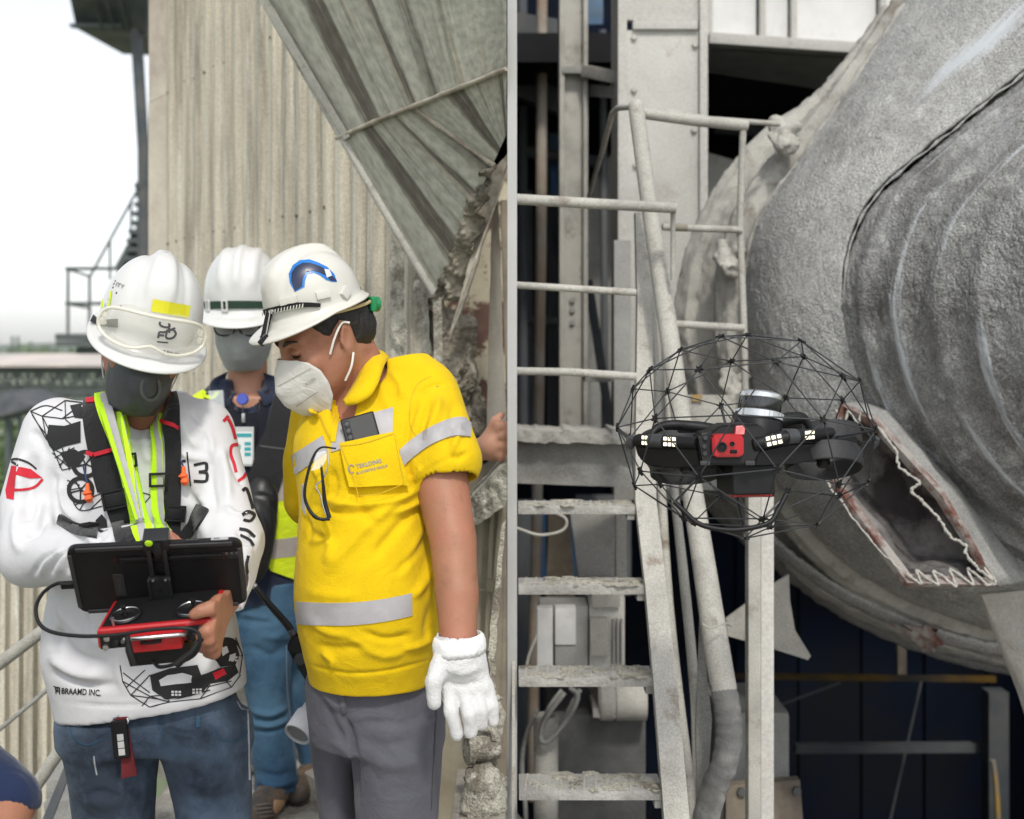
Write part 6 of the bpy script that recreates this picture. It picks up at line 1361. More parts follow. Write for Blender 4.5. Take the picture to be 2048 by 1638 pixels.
tube('goggle_rim', [gog(t, v, 0.033) for t, v in po_ + po_[:1]], 0.0036, GRM, hL, 8, False)
mesh_obj('goggle_skirt', [gog(t, v, 0.033) for t, v in po_] + [gog(t * 1.06, v * 1.10, 0.004) for t, v in po_], [(i, (i + 1) % n_, n_ + (i + 1) % n_, n_ + i) for i in range(n_)], GOG, hL, smooth=True)
for t in (-0.97, 0.97):
    for dz in (-0.008, 0.008): mbox('goggle_vent', align_z(gog(t, dz, 0.026), gog(t, dz, 0.05) - gog(t, dz, 0.0), (0, 0, 1)), (0.013, 0.012, 0.012), GRM, hL, 0.003)
SGL = Skin(np.array([gog(t, v, 0.0372) for t in np.linspace(-0.9, 0.9, 30) for v in np.linspace(-0.03, 0.03, 8)]), np.array([(i * 8 + j, i * 8 + j + 1, i * 8 + j + 9, i * 8 + j + 8) for i in range(29) for j in range(7)]))
LOGO = mat('logo_ink', (0.05, 0.05, 0.055), 0.5)
wires('printed_logo', SGL, [[(320, 642), (320, 650), (328, 654), (338, 654), (338, 644)], ((338, 646), (338, 666)), [(318, 664), (330, 664), (350, 656)], [(318, 664), (316, 676)], [(316, 670), (328, 671)], [(334, 660), (332, 675), (344, 676), (351, 668), (346, 660), (334, 660)]], LOGO, hL, 4.5)
wires('printed_logo', SGL, [((314, 683), (336, 685))], LOGO, hL, 3)
lettering('printed_lettering', SH, 'ABILITY', (323, 707), (364, 716), 8, LOGO, hL)
# ================================================================ the man in yellow
yel = thing('person', 'man in bright yellow polo shirt and grey trousers with white respirator and glove', 'person', (WX(760, 2.35), 2.35, 0))
MY = headM(652, 679, 2.33, -57, 25, 3, 0.92); MYH = headM(652, 680, 2.33, -57, 20, 3, 0.92)
b = Body((WX(520, 2.4), 1.98, 0.0), (WX(1000, 2.3), 2.66, 1.74), 0.0045)
head(b, MY, W(745, 812, 2.40), 0.060)
b.stack(prow([(760, 690, 850, 2.40, .07), (830, 625, 880, 2.39, .10), (950, 605, 860, 2.38, .12), (1150, 610, 865, 2.36, .14), (1330, 650, 850, 2.37, .10), (1390, 655, 850, 2.38, .09)], 2.38, 0.1), 0.03)
YA = [W(858, 806, 2.36), W(878, 940, 2.30), W(906, 1080, 2.24), W(914, 1190, 2.20), W(917, 1292, 2.17)]
b.chain(YA, [0.058, 0.053, 0.0435, 0.0395, 0.0325], 0.03)
b.cap(W(917, 1292, 2.17), W(925, 1380, 2.16), 0.026, 0.014, k=.02)
b.chain([W(640, 850, 2.52), W(650, 1050, 2.56), W(670, 1200, 2.50), W(690, 1290, 2.46)], [0.05, 0.042, 0.034, 0.03], 0.03)
for xl, xr, dd_ in ((682, 688, 2.47), (790, 790, 2.36)): b.chain([W(xl, 1400, dd_), W((xl + xr) / 2, 1800, dd_), Vector((WX(xr, dd_ + .02), dd_ + .02, 0.06))], [0.034, 0.03, 0.024], 0.02)
bo, SYB = finish('body', b, SKIN, yel, sm=2)
eyes(MY, yel, SKIN)
for s, w0 in ((-1, 1), (1, 1)):
    # lids lowered, lashes and brow of each eye
    tube('eyelash', [MY @ Vector(p) for p in spline([(s * .018, .0900, .0035), (s * .031, .0915, .0015), (s * .044, .0835, .004)], 5)], [0.0008] * 2 + [0.0014] * 7 + [0.0008] * 2, HAIR, bo, 6)
    tube('eyelid', [MY @ Vector(p) for p in spline([(s * .0185, .0865, .009), (s * .031, .0868, .0105), (s * .0435, .0800, .009)], 5)], [0.003] * 2 + [0.0062] * 7 + [0.003] * 2, SKIN, bo, 8)
    tube('eyebrow', [MY @ Vector(p) for p in spline([(s * .012, .0985, .030), (s * .030, .0935, .037), (s * .050, .0800, .034)], 5)], [0.0022, 0.003, 0.0034, 0.0034, 0.0034, 0.0032, 0.003, 0.0026, 0.002, 0.0015, 0.001], HAIR, bo, 6)
# hair under the helmet
b = Body(W(600, 800, 2.5) - Vector((.05, .3, .05)), W(760, 560, 2.3) + Vector((.05, .1, .03)), 0.0045)
b.ell((0, -0.017, 0.045), (0.0815, 0.0985, 0.092), MY, 0.01)
b.ell((0, -0.045, -0.005), (0.070, 0.066, 0.055), MY, 0.02)
for s in (-1, 1):
    b.ell((s * 0.083, -0.010, 0.0), (0.018, 0.026, 0.038), MY, 0.008, True)
fpt = MY @ Vector((0, 0.030, 0.04)); b.half(MY @ Vector((0, 0.052, 0.045)), (MY.to_3x3() @ Vector((0, 1, -0.18))), 0.004)
b.half(MY @ Vector((0, -0.06, -0.045)), (MY.to_3x3() @ Vector((0, 0.25, -1))), 0.01); b.half(MY @ Vector((0, 0.012, 0.004)), (MY.to_3x3() @ Vector((0, 0.75, -0.65))), 0.006)
P, F = b.mesh(1); P = P + vnormals(P, F) * (0.0035 * vnoise(P, (90, 90, 40), 6, 3))[:, None]; mesh_obj('hair', P, F, HAIR, yel, smooth=True)
# polo shirt
b = Body((WX(555, 2.45), 2.02, WZ(1372, 2.38)), (WX(985, 2.3), 2.68, WZ(690, 2.38)), 0.0042)
b.stack(prow([(722, 700, 830, 2.43, .06), (745, 668, 872, 2.42, .085), (790, 634, 892, 2.40, .11), (850, 598, 885, 2.38, .13), (900, 590, 872, 2.37, .145), (960, 594, 862, 2.37, .15), (1030, 602, 862, 2.36, .155), (1090, 598, 868, 2.355, .165), (1150, 592, 878, 2.35, .172), (1210, 594, 884, 2.35, .172), (1270, 602, 882, 2.355, .165), (1320, 612, 874, 2.36, .155), (1352, 624, 864, 2.37, .145)], 2.38, 0.1), 0.03, p=2.25)
b.chain([W(842, 792, 2.38), W(868, 862, 2.33), W(893, 922, 2.295)], [0.074, 0.071, 0.068], 0.05)
b.chain([W(645, 830, 2.48), W(626, 920, 2.50), W(622, 1000, 2.50)], [0.066, 0.062, 0.055], 0.04)
b.half(W(893, 932, 2.29), (W(910, 985, 2.27) - W(868, 862, 2.33)), 0.004, W(835, 1010, 2.5), W(985, 868, 2.1) + Vector((0.05, .6, 0.02)))
b.cap(W(886, 918, 2.298), W(902, 990, 2.27), 0.0545, 0.0545, None, 0.003, True)
b.cap(W(690, 700, 2.34), W(735, 800, 2.38), 0.062, 0.064, None, 0.012, True)
b.chain([W(690, 812, 2.30), W(676, 850, 2.235), W(668, 878, 2.21)], [0.030, 0.018, 0.006], 0.008, None, True)
b.stack(prow([(1375, 634, 855, 2.37, .130), (1325, 624, 864, 2.365, .142)], 2.37, 0.13), 0.004, True, p=2.25)
yf = [([(835, 800), (818, 850), (812, 900)], 5, -0.006), ([(838, 790), (862, 772), (890, 770)], 4, -0.004), ([(880, 790), (870, 830), (850, 880)], 10, 0.007), ([(905, 800), (905, 850), (890, 900)], 10, -0.005), ([(850, 965), (760, 1030), (690, 1100), (650, 1150)], 11, 0.006), ([(855, 1000), (800, 1050), (740, 1120)], 10, -0.006), ([(862, 1020), (840, 1080), (800, 1160)], 11, 0.005), ([(640, 995), (700, 1010), (780, 1002), (840, 975)], 6, 0.006), ([(625, 1010), (690, 1028), (770, 1020)], 6, -0.005), ([(700, 985), (690, 1005), (660, 1020)], 6, 0.004), ([(620, 1060), (640, 1075), (670, 1070)], 7, -0.004), ([(608, 1030), (618, 1060), (612, 1090)], 6, -0.005), ([(870, 1060), (862, 1150), (868, 1250)], 9, 0.006),
      ([(630, 1290), (680, 1298), (740, 1290)], 9, -0.004), ([(690, 1270), (760, 1310), (820, 1300)], 9, 0.004), ([(640, 1300), (665, 1322), (660, 1336)], 6, 0.005), ([(612, 1328), (690, 1346), (770, 1342), (868, 1318)], 3, -0.003), ([(720, 790), (700, 830), (690, 880)], 7, 0.003), ([(760, 760), (770, 800), (790, 830)], 10, 0.004), ([(812, 900), (816, 935), (822, 958)], 5, -0.005), ([(842, 948), (890, 920), (945, 902)], 3.0, -0.002)]
yf += [([(700, 900), (720, 1010), (760, 1060)], 9, -0.004), ([(640, 1040), (660, 1090), (650, 1130)], 9, 0.005), ([(858, 985), (830, 1010), (780, 1030)], 6, 0.007), ([(864, 1040), (835, 1100), (790, 1150)], 8, -0.006), ([(868, 1090), (850, 1160), (822, 1200)], 8, 0.006), ([(875, 1150), (862, 1220), (850, 1280)], 8, -0.006), ([(615, 1230), (650, 1262), (700, 1272)], 8, 0.004), ([(720, 1262), (770, 1278), (830, 1268)], 7, -0.005), ([(610, 1180), (660, 1192), (720, 1190)], 12, 0.003), ([(880, 1262), (840, 1290), (800, 1296)], 7, 0.006), ([(660, 930), (672, 970), (660, 1000)], 6, -0.005), ([(625, 930), (640, 960), (636, 985)], 6, 0.005),
       ([(925, 830), (915, 870), (900, 905)], 7, 0.006), ([(862, 800), (848, 850), (842, 900)], 7, -0.006), ([(780, 742), (800, 770), (805, 800)], 7, 0.005), ([(842, 930), (836, 950), (828, 962)], 4, 0.005), ([(905, 905), (915, 918), (935, 905)], 5, -0.005)]
polo, SY = finish('polo_shirt', b, YELS, yel, yf, 2, 0.0028, 10, 21)
# collar and placket
def laid_collar(sk_up, sk_lo, up, lo, mt, par, th=0.004, lift=0.006):
    """folded collar: its upper edge stands round the neck, its lower edge lies on the cloth"""
    A = [sk_up.hit(*p) for p in spline(up, 5)]; B = [sk_lo.hit(*p) for p in spline(lo, 5)]; V_ = []; m = 5
    for (a, na), (c, nc) in zip(A, B):
        a = a + na * 0.010; c = c + nc * lift
        for k in range(m + 1):
            t = k / m; V_.append(a * (1 - t) + c * t + (na * (1 - t) + nc * t) * (0.012 * math.sin(math.pi * t)))
    P_ = np.array([v[:] for v in V_]); n_ = len(A); F_ = np.array([(i * (m + 1) + k, i * (m + 1) + k + 1, (i + 1) * (m + 1) + k + 1, (i + 1) * (m + 1) + k) for i in range(n_ - 1) for k in range(m)])
    P_ = smooth_mesh(P_, F_, 1); o = mesh_obj('collar', P_, F_, mt, par, smooth=True); o.modifiers.new('t', 'SOLIDIFY').thickness = th; return o
def collar(pts, mt, par, th=0.004):
    """pts: (px, py, depth) of upper and lower edge pairs"""
    n_ = len(pts); V_ = []
    for (a, c) in pts:
        a, c = W(*a), W(*c); mid = (a + c) / 2 + Vector((0, -0.006, 0.004)); V_ += [a, mid, c]
    F_ = [(i * 3 + k, i * 3 + 3 + k, i * 3 + 4 + k, i * 3 + 1 + k) for i in range(n_ - 1) for k in (0, 1)]
    o = mesh_obj('collar', V_, F_, mt, par, smooth=True); md = o.modifiers.new('s', 'SUBSURF'); md.levels = 2; md.render_levels = 2
    m2 = o.modifiers.new('t', 'SOLIDIFY'); m2.thickness = th; return o
up_ = spline([(684, 802, 2.285), (694, 786, 2.283), (706, 766, 2.292), (717, 744, 2.308), (725, 722, 2.333), (731, 706, 2.37), (744, 699, 2.43)], 6); lo_c = spline([(690, 812, 2.262), (714, 808, 2.252), (740, 792, 2.256), (755, 770, 2.268), (763, 748, 2.288), (770, 728, 2.322), (780, 714, 2.39)], 6); V_ = []
for p, q in zip(up_, lo_c):
    p, q = W(*p), W(*q)
    for k in range(6): t = k / 5; V_.append(p * (1 - t) + q * t + Vector((0.002, -0.010, 0.006)) * math.sin(math.pi * t))
o = mesh_obj('collar', V_, [(i * 6 + k, i * 6 + k + 1, i * 6 + k + 7, i * 6 + k + 6) for i in range(len(up_) - 1) for k in range(5)], YELS, polo, smooth=True); o.modifiers.new('t', 'SOLIDIFY').thickness = 0.004
collar([((640, 836, 2.285), (632, 822, 2.26)), ((630, 824, 2.30), (618, 826, 2.275)), ((640, 812, 2.33), (614, 812, 2.30)), ((655, 800, 2.38), (625, 795, 2.36))], YELS, polo)
band('placket', SY, [(674, 812, 10), (670, 850, 11), (668, 885, 9)], YELS, polo, None, 3, 6, 0.002, 0.002)
band('placket_seam', SY, [(640, 832, 3), (652, 860, 3), (664, 884, 3)], YELT, polo, None, 2, 6, 0.001, 0.001)
# reflective tape
lay('reflective_tape', SY, quadgrid([(664, 850), (786, 815), (785, 868), (663, 905)], 14, 7), REFL, polo, 0.0012, 0.0012)
lay('reflective_tape', SY, quadgrid([(583, 912), (646, 872), (656, 903), (592, 950)], 10, 7), REFL, polo, 0.0012, 0.0012)
lay('reflective_tape', SY, [[(595 + u * 228, 1203 + v * 45 + 6 * math.sin(u * 2.6) - 20 * u ** 2.2) for u in np.linspace(0, 1, 22)] for v in np.linspace(0, 1, 7)], REFL, polo, 0.0012, 0.0014)
lay('reflective_tape', SY, [[(799 + u * 140, 900 - 80 * math.sin(u * 1.75) * 0.9 + 10 * u + v * (38 - 2 * u)) for u in np.linspace(0, 1, 16)] for v in np.linspace(0, 1, 6)], REFL, polo, 0.003, 0.0014)
lay('reflective_tape', SY, quadgrid([(604, 968), (611, 972), (612, 1030), (606, 1018)], 4, 6), REFL, polo, 0.0012, 0.0012)
# breast pocket with its lettering
pk_ = lay('breast_pocket', SY, [[(684 + u * (100 + 16 * v) + 14 * v, 892 - 22 * u + v * (98 - 14 * (1 - u) * v)) for u in np.linspace(0, 1, 14)] for v in np.linspace(0, 1, 12)], YELS, polo, 0.0025, 0.0145)
band('pocket_hem', SY, [(684, 898), (735, 890), (784, 874)], YELT, polo, 1.8, 1, 6, 0.0182)
for seg in (((686, 895), (710, 992)), ((786, 872), (800, 965)), ((710, 993), (756, 988)), ((756, 988), (800, 966))): band('stitching', SY, seg, YELT, polo, 1.6, 1, 4, 0.0178)
SPK = Skin(np.array([v.co[:] for v in pk_.data.vertices]), np.array([p.vertices[:] for p in pk_.data.polygons]))
lettering('printed_lettering', SPK, 'TEKLDING', (713, 938), (764, 926), 9, GREYP, polo, 0.0008); lettering('printed_lettering', SPK, '& LOGISTICS GROUP', (714, 949), (776, 934), 5.5, GREYP, polo, 0.0008)
wires('printed_emblem', SPK, [circ(703, 938, 6, 8, a0=40, a1=330)], GREYP, polo, 2.2)
band('shoulder_seam', SY, [(838, 880), (820, 850), (822, 800), (836, 768), (862, 752)], YELT, polo, 1.8, 1, 6, 0.0008)
# trousers
b = Body((WX(580, 2.5), 2.10, 0.03), (WX(915, 2.3), 2.68, WZ(1315, 2.38)), 0.0055)
b.stack(prow([(1318, 625, 862), (1360, 613, 872), (1420, 618, 880), (1470, 626, 884)], 2.38, 0.135), 0.02, p=2.3)
b.stack(prow([(1420, 616, 740, 2.45, .10), (1500, 626, 730, 2.46, .10), (1625, 640, 722, 2.47, .09), (1850, 650, 716, 2.48, .075), (2130, 660, 715, 2.5, .065)], 2.46, 0.1), 0.02)
b.stack(prow([(1420, 690, 886, 2.36, .12), (1500, 705, 884, 2.35, .115), (1625, 713, 876, 2.34, .10), (1850, 720, 860, 2.36, .08), (2180, 730, 840, 2.38, .068)], 2.35, 0.1), 0.02)
tl = [([(688, 1430), (704, 1470), (712, 1530), (713, 1620)], 5, -0.010), ([(680, 1370), (690, 1400), (686, 1425)], 4, 0.004), ([(700, 1440), (750, 1430), (820, 1440)], 9, 0.004), ([(710, 1470), (760, 1490), (830, 1480)], 10, -0.003), ([(690, 1424), (660, 1400), (640, 1360)], 8, 0.005), ([(660, 1480), (690, 1500), (705, 1530)], 8, 0.004), ([(866, 1400), (862, 1500), (860, 1600)], 3, 0.003), ([(740, 1520), (790, 1530), (850, 1520)], 14, 0.004), ([(650, 1400), (670, 1450), (690, 1480)], 7, -0.004)]
trou, ST = finish('trousers', b, GREYT, yel, tl, 2, 0.0024, 8, 31)
band('fly', ST, [(676, 1352), (682, 1390), (690, 1425)], GREYT, trou, 9, 3, 6, 0.002, 0.002); band('pocket_seam', ST, [(780, 1362), (820, 1370), (862, 1368)], NAVY2, trou, 2, 1, 6, 0.001); band('side_seam', ST, [(872, 1420), (868, 1500), (862, 1620)], NAVY2, trou, 1.6, 1, 6, 0.001)
for px, dd_ in ((690, 2.5), (790, 2.38)): shoe(WX(px, dd_), dd_, yel, SHOE, -35)
# glove
b = Body(W(835, 1500, 2.2) - Vector((0, .13, .02)), W(1005, 1255, 2.2) + Vector((0.02, .12, .03)), 0.0032)
b.cap(W(917, 1284, 2.17), W(920, 1312, 2.165), 0.0415, 0.043, k=0.01)
b.ell(W(922, 1345, 2.165), (0.050, 0.026, 0.046), k=0.02); b.ell(W(930, 1378, 2.16), (0.052, 0.022, 0.026), k=0.015)
fg = [([(898, 1375, 2.15), (903, 1422, 2.135), (914, 1470, 2.14)], .0125), ([(926, 1382, 2.15), (938, 1428, 2.13), (942, 1466, 2.135)], .0125), ([(951, 1380, 2.155), (962, 1420, 2.14), (962, 1448, 2.145)], .0122), ([(972, 1368, 2.165), (984, 1412, 2.155), (986, 1442, 2.16)], .0118)]
for pp, r_ in fg: b.chain([W(*p) for p in pp], [r_, r_ * 1.0, r_ * 0.93], 0.004)
b.chain([W(886, 1318, 2.15), W(868, 1362, 2.13), W(868, 1406, 2.13)], [0.02, 0.0155, 0.0125], 0.008)
b.cap(W(917, 1262, 2.17), W(917, 1280, 2.17), 0.036, 0.036, None, 0.003, True)
gf = [([(880, 1306), (920, 1312), (960, 1306)], 5, -0.003), ([(885, 1335), (925, 1345), (965, 1332)], 8, 0.003), ([(895, 1365), (925, 1372), (960, 1362)], 6, -0.003)]
glv, SG = finish('glove', b, GLOVE, yel, gf, 1, 0.0012, 60, 5)
M_RIBK = knit('ribbed_cuff', (0.80, 0.80, 0.80), 0.95, 300, 0.3, rib=None)
cf = [Vector((math.cos(a), math.sin(a), 0)) for a in np.linspace(0, 2 * math.pi, 49)[:-1]]
V_ = []
for i, (py, r_) in enumerate(((1272, 0.0385), (1275, 0.0420), (1285, 0.0445), (1296, 0.0445), (1306, 0.0435))):
    c = W(917 + (py - 1272) * .08, py, 2.168)
    for j, v in enumerate(cf): V_.append(c + v * (r_ + (0.0012 if j % 2 else -0.0008)) + Vector((0, 0, 0.004 * v.x)))
F_ = [(i * 48 + j, i * 48 + (j + 1) % 48, (i + 1) * 48 + (j + 1) % 48, (i + 1) * 48 + j) for i in range(4) for j in range(48)]
o = mesh_obj('glove_cuff', V_, F_, M_RIBK, glv, smooth=True); o.modifiers.new('t', 'SOLIDIFY').thickness = 0.003
# respirator, helmet
mk, SM = respirator(MY @ Matrix.Translation((0, 0.004, -0.006)), MASKW, yel, 'respirator', 1.6, 1.04, None, [(.044, .090, .004), (.058, .074, -.006), (.065, .058, -.030), (.066, .052, -.058), (.060, .052, -.090), (.043, .064, -.122)])
LOOP = mat('white_elastic', (0.72, 0.70, 0.67), 0.85)
for s in (-1, 1):
    tube('ear_loop', [MY @ Vector(p) for p in spline([(s * .073, .034, -.014), (s * .083, .014, .016), (s * .086, -.010, .036), (s * .086, -.026, .03)], 5)], 0.0022, LOOP, mk, 6)
    tube('ear_loop', [MY @ Vector(p) for p in spline([(s * .076, .026, -.078), (s * .088, .008, -.055), (s * .086, -.010, -.030)], 5)], 0.0022, LOOP, mk, 6)
PRT = mat('mask_grey_print', (0.33, 0.31, 0.30), 0.9)
lettering('printed_lettering', SM, 'KN95', (613, 770), (632, 759), 6, PRT, mk, 0.0026)
wires('stitch_line', SM, [((557, 772), (622, 736)), ((592, 812), (636, 783))], PRT, mk, 1.3)
hY, SHY = helmet(MYH, HELMB, yel, dims=(0.094, 0.104, 0.114, 0.082), brim=0.036, yc=0.002)
DB, LB = mat('dark_blue_sticker', (0.012, 0.02, 0.06), 0.3), mat('bright_blue_sticker', (0.01, 0.17, 0.55), 0.35)
lb_ = [(590, 584), (580, 566), (578, 548), (586, 531), (600, 521), (618, 519), (636, 525), (654, 534), (668, 548), (674, 564), (664, 564), (652, 560), (640, 551), (628, 546), (615, 549), (610, 562), (609, 574)]
patch('blue_sticker', SHY, lb_, LB, hY, 0.0009, 0, 5)
patch('dark_sticker', SHY, [(590, 582), (583, 562), (584, 546), (592, 534), (606, 526), (622, 527), (640, 533), (656, 543), (668, 556), (673, 563), (660, 561), (652, 552), (640, 546), (626, 542), (612, 545), (606, 556), (604, 573)], DB, hY, 0.0016, 0, 5)
patch('white_sticker', SHY, [(648, 539), (658, 540), (663, 552), (653, 556)], HELM, hY, 0.0022, 0, 4)
band('slotted_strap', SHY, [(490, 640, 13), (510, 632, 12), (545, 620, 11), (585, 611, 10), (615, 609, 9), (640, 610, 7)], BLK, hY, None, 2, 6, 0.003, 0.003)
for i in range(20):
    t = i / 19; x = 498 + t * 108; y = 637.5 - 27 * t ** 0.72; band('strap_slot', SHY, [(x - 0.6, y + 4), (x + 0.6, y - 4)], HELMB, hY, 2.2, 1, 2, 0.0066)
mbox('strap_end', align_z(SHY.hit(491, 640)[0], SHY.hit(491, 640)[1], (0, 0, 1)), (0.022, 0.010, 0.012), BLK, hY, 0.002)
for (x, y, w_, r_) in ((578, 601, 36, -12), (646, 590, 28, -12)):
    l, n_ = SHY.hit(x, y); mbox('slot_boss', align_z(l, n_, (1, 0, 0.22)), (w_ * 0.00097, 0.014, 0.012), HELMB, hY, 0.002)
mbox('rear_clip', align_z(SHY.hit(690, 585)[0], SHY.hit(690, 585)[1], (1, 0, -.4)), (0.018, 0.022, 0.012), HELMB, hY, 0.002)
GREENP = mat('green_plastic', (0.005, 0.22, 0.07), 0.35, coat=0.2)
Mk = MYH @ Matrix.Translation((-0.02, -0.108, 0.044)) @ Euler((R(20), 0, 0)).to_matrix().to_4x4(); mbox('green_ratchet', Mk, (0.060, 0.014, 0.032), GREENP, hY, 0.006, 3)
tube('green_knob', [Mk @ Vector((0, -0.006, 0)), Mk @ Vector((0, -0.024, 0))], 0.015, GREENP, hY, 16)
tube('headband', [MYH @ Vector((0.086 * math.sin(a), 0.108 * math.cos(a) - 0.01, 0.062 + 0.012 * math.cos(a))) for a in np.linspace(0.35, 2 * math.pi - 0.35, 30)], 0.0035, mat('yellowed_band', (0.5, 0.4, 0.2), 0.7), hY, 6)
# phone in the pocket, glasses hanging, both things of their own
l, n_ = SY.hit(716, 866); M = align_z(l + n_ * 0.010, n_, W(800, 842, 2.2) - W(690, 870, 2.2))
ph = thing('smartphone', 'black phone with triple camera standing in the yellow breast pocket', 'phone', W(716, 900, 2.2))
l2, n2 = SY.hit(730, 920); l3, n3 = SY.hit(716, 860); M = align_z(W(727, 882, 0.5 * (l2.y + l3.y) - 0.005), (n2 + n3).normalized() + Vector((0, 0, -0.14)), W(756, 858, 2.2) - W(684, 880, 2.2))
mbox('phone_body', M, (0.064, 0.100, 0.0085), BLK, ph, 0.004, 3); mbox('back_glass', M @ Matrix.Translation((0, 0, 0.0045)), (0.057, 0.093, 0.0008), mat('olive_glass', (0.035, 0.033, 0.026), 0.12, var=0.1, spec=0.7), ph)
cmo = mbox('camera_bump', M @ Matrix.Translation((-0.0215, 0.024, 0.0055)), (0.011, 0.042, 0.002), BLK, ph, 0.001)
for k in range(3): disc_lathe('camera_lens', [(0, 0.0012), (0.0042, 0.001), (0.005, 0)], M @ Matrix.Translation((-0.0215, 0.038 - 0.013 * k, 0.0066)), DKG, cmo, 14)
gl = thing('hanging_glasses', 'black-framed clear glasses hanging from the yellow shirt front', 'glasses', W(640, 1040, 2.2))
ptube('temple_arm', [(672, 897, 2.19), (640, 896, 2.19), (622, 925, 2.185), (610, 975, 2.18), (612, 1005, 2.18), (628, 1032, 2.175), (648, 1040, 2.175)], [0.0016, 0.002, 0.0026, 0.0028, 0.003, 0.0034, 0.003], BLK, gl, 8, 5)
ptube('temple_arm', [(642, 930, 2.185), (646, 965, 2.18), (650, 1005, 2.18), (659, 1036, 2.175)], [0.002, 0.0028, 0.004, 0.004], BLK, gl, 8, 5)
ptube('wire_rim', [(655, 899, 2.188), (656, 930, 2.184), (646, 958, 2.182), (632, 972, 2.18), (640, 990, 2.178), (648, 1020, 2.176), (656, 1038, 2.174)], 0.0014, SILV, gl, 6, 5)
ptube('lower_rim', [(622, 1026, 2.172), (640, 1038, 2.17), (660, 1038, 2.17)], 0.003, BLK, gl, 8, 4)
mesh_obj('lens', [W(*p) for p in spline([(634, 905, 2.184), (652, 902, 2.182), (652, 920, 2.18), (640, 936, 2.18), (622, 942, 2.182)], 4)], [tuple(range(17))], clear('glasses_lens', (0.9, 0.9, 0.9), 0.45, 0.05), gl)

# ================================================================ the man behind, navy jacket
bk_ = thing('person', 'man in navy jacket and lime vest standing behind, wearing glasses and grey mask', 'person', (WX(530, 3.5), 3.5, 0.15))
MB = headM(490, 640, 3.52, 2, 15, 0, 1.04)
b = Body((WX(330, 3.6), 2.98, 0.12), (WX(1030, 3.4) + .01, 3.78, 1.86), 0.006)
head(b, MB, W(495, 800, 3.58), 0.056)
b.stack(prow([(790, 430, 570), (850, 395, 600), (1000, 395, 600), (1180, 410, 600)], 3.55, 0.09), 0.03)
HB = [W(600, 850, 3.55), W(770, 965, 3.42), W(945, 905, 3.16), W(985, 890, 3.10)]
b.chain(HB, [0.05, 0.04, 0.03, 0.032], 0.03); b.ell(W(986, 886, 3.10), (0.028, 0.028, 0.046), k=0.02)
b.chain([W(982, 862, 3.09), W(990, 842, 3.08), W(1004, 829, 3.08)], [0.015, 0.0125, 0.0095], 0.006)
for pp in ([(996, 858, 3.08), (1010, 850, 3.065), (1016, 862, 3.06)], [(998, 876, 3.08), (1012, 870, 3.06), (1013, 884, 3.065)], [(998, 894, 3.08), (1010, 892, 3.065), (1009, 903, 3.07)], [(994, 910, 3.09), (1004, 911, 3.075), (1002, 920, 3.08)]): b.chain([W(*p) for p in pp], [0.0125, 0.011, 0.009], 0.004)
b.chain([W(405, 860, 3.55), W(388, 1020, 3.5), W(430, 1130, 3.35), W(440, 1160, 3.32)], [0.05, 0.04, 0.03, 0.03], 0.03)
for xl, xr, q_ in ((530, 556, 3.5), (585, 632, 3.66)): b.chain([W(xl, 1230, q_ + .02), W((xl + xr) / 2, 1420, q_ + .01), Vector((WX(xr, q_), q_, 0.2))], [0.028, 0.026, 0.024], 0.02)
_, SBB = finish('body', b, SKIN2, bk_, sm=1); eyes(MB, bk_, SKIN2)
b = Body((WX(335, 3.6), 3.02, WZ(1215, 3.5)), (WX(1000, 3.2), 3.8, WZ(735, 3.5)), 0.0065)
b.stack(prow([(758, 440, 550, 3.58, .07), (780, 405, 585, 3.57, .09), (815, 380, 612, 3.56, .11), (900, 372, 622, 3.55, .13), (1050, 380, 620, 3.55, .14), (1195, 400, 612, 3.55, .13)], 3.55, 0.13), 0.03, p=2.3)
b.chain([W(600, 850, 3.55), W(770, 968, 3.42), W(955, 902, 3.145)], [0.07, 0.056, 0.041], 0.04); b.chain([W(400, 850, 3.55), W(385, 1020, 3.5), W(430, 1120, 3.36)], [0.07, 0.056, 0.045], 0.04)
b.cap(W(950, 902, 3.15), W(990, 890, 3.09), 0.033, 0.034, None, 0.004, True); b.cap(W(495, 740, 3.5), W(495, 800, 3.5), 0.062, 0.045, None, 0.01, True)
jf = [([(945, 870), (950, 890), (955, 925)], 3, -0.006), ([(935, 870), (942, 900), (940, 930)], 4, 0.006), ([(425, 840), (440, 900), (440, 960)], 8, 0.006), ([(520, 800), (515, 860), (510, 940)], 3, -0.005)]
jk, SB = finish('jacket', b, NAVY, bk_, jf, 1, 0.003, 9, 41)
lay('dark_shirt', SB, [[(452 + 86 * u + (8 - 14 * u) * v, 778 + 20 * math.sin(math.pi * u) * (1 - v) + v * 150) for u in np.linspace(0, 1, 12)] for v in np.linspace(0, 1, 10)], NAVY2, jk, 0.002, 0.002)
laid_collar(SBB, SB, [(464, 742), (460, 758), (464, 776), (474, 792)], [(420, 772), (420, 786), (436, 806), (460, 818)], NAVY, jk, 0.004)
laid_collar(SBB, SB, [(520, 742), (523, 758), (520, 776), (512, 792)], [(566, 772), (566, 786), (550, 806), (528, 818)], NAVY, jk, 0.004)
band('zip', SB, [(520, 800), (514, 870), (508, 930)], BLK, jk, 5, 2, 6, 0.003, 0.003); band('zip_pull', SB, [(508, 924), (510, 934)], HELM, jk, 5, 2, 3, 0.008, 0.002)
vest = lay('hi_vis_vest', SB, [[(575 - 55 * min(1, v * 1.2) - (0 if v < .8 else -20 * (v - .8) * 5 * (1 - u)) + u * (38 + 48 * min(1, v * 1.2)), 790 + v * 376 - (26 * (1 - u) if v > .93 else 0)) for u in np.linspace(0, 1, 10)] for v in np.linspace(0, 1, 24)], LIMEY, bk_, 0.004, 0.004)
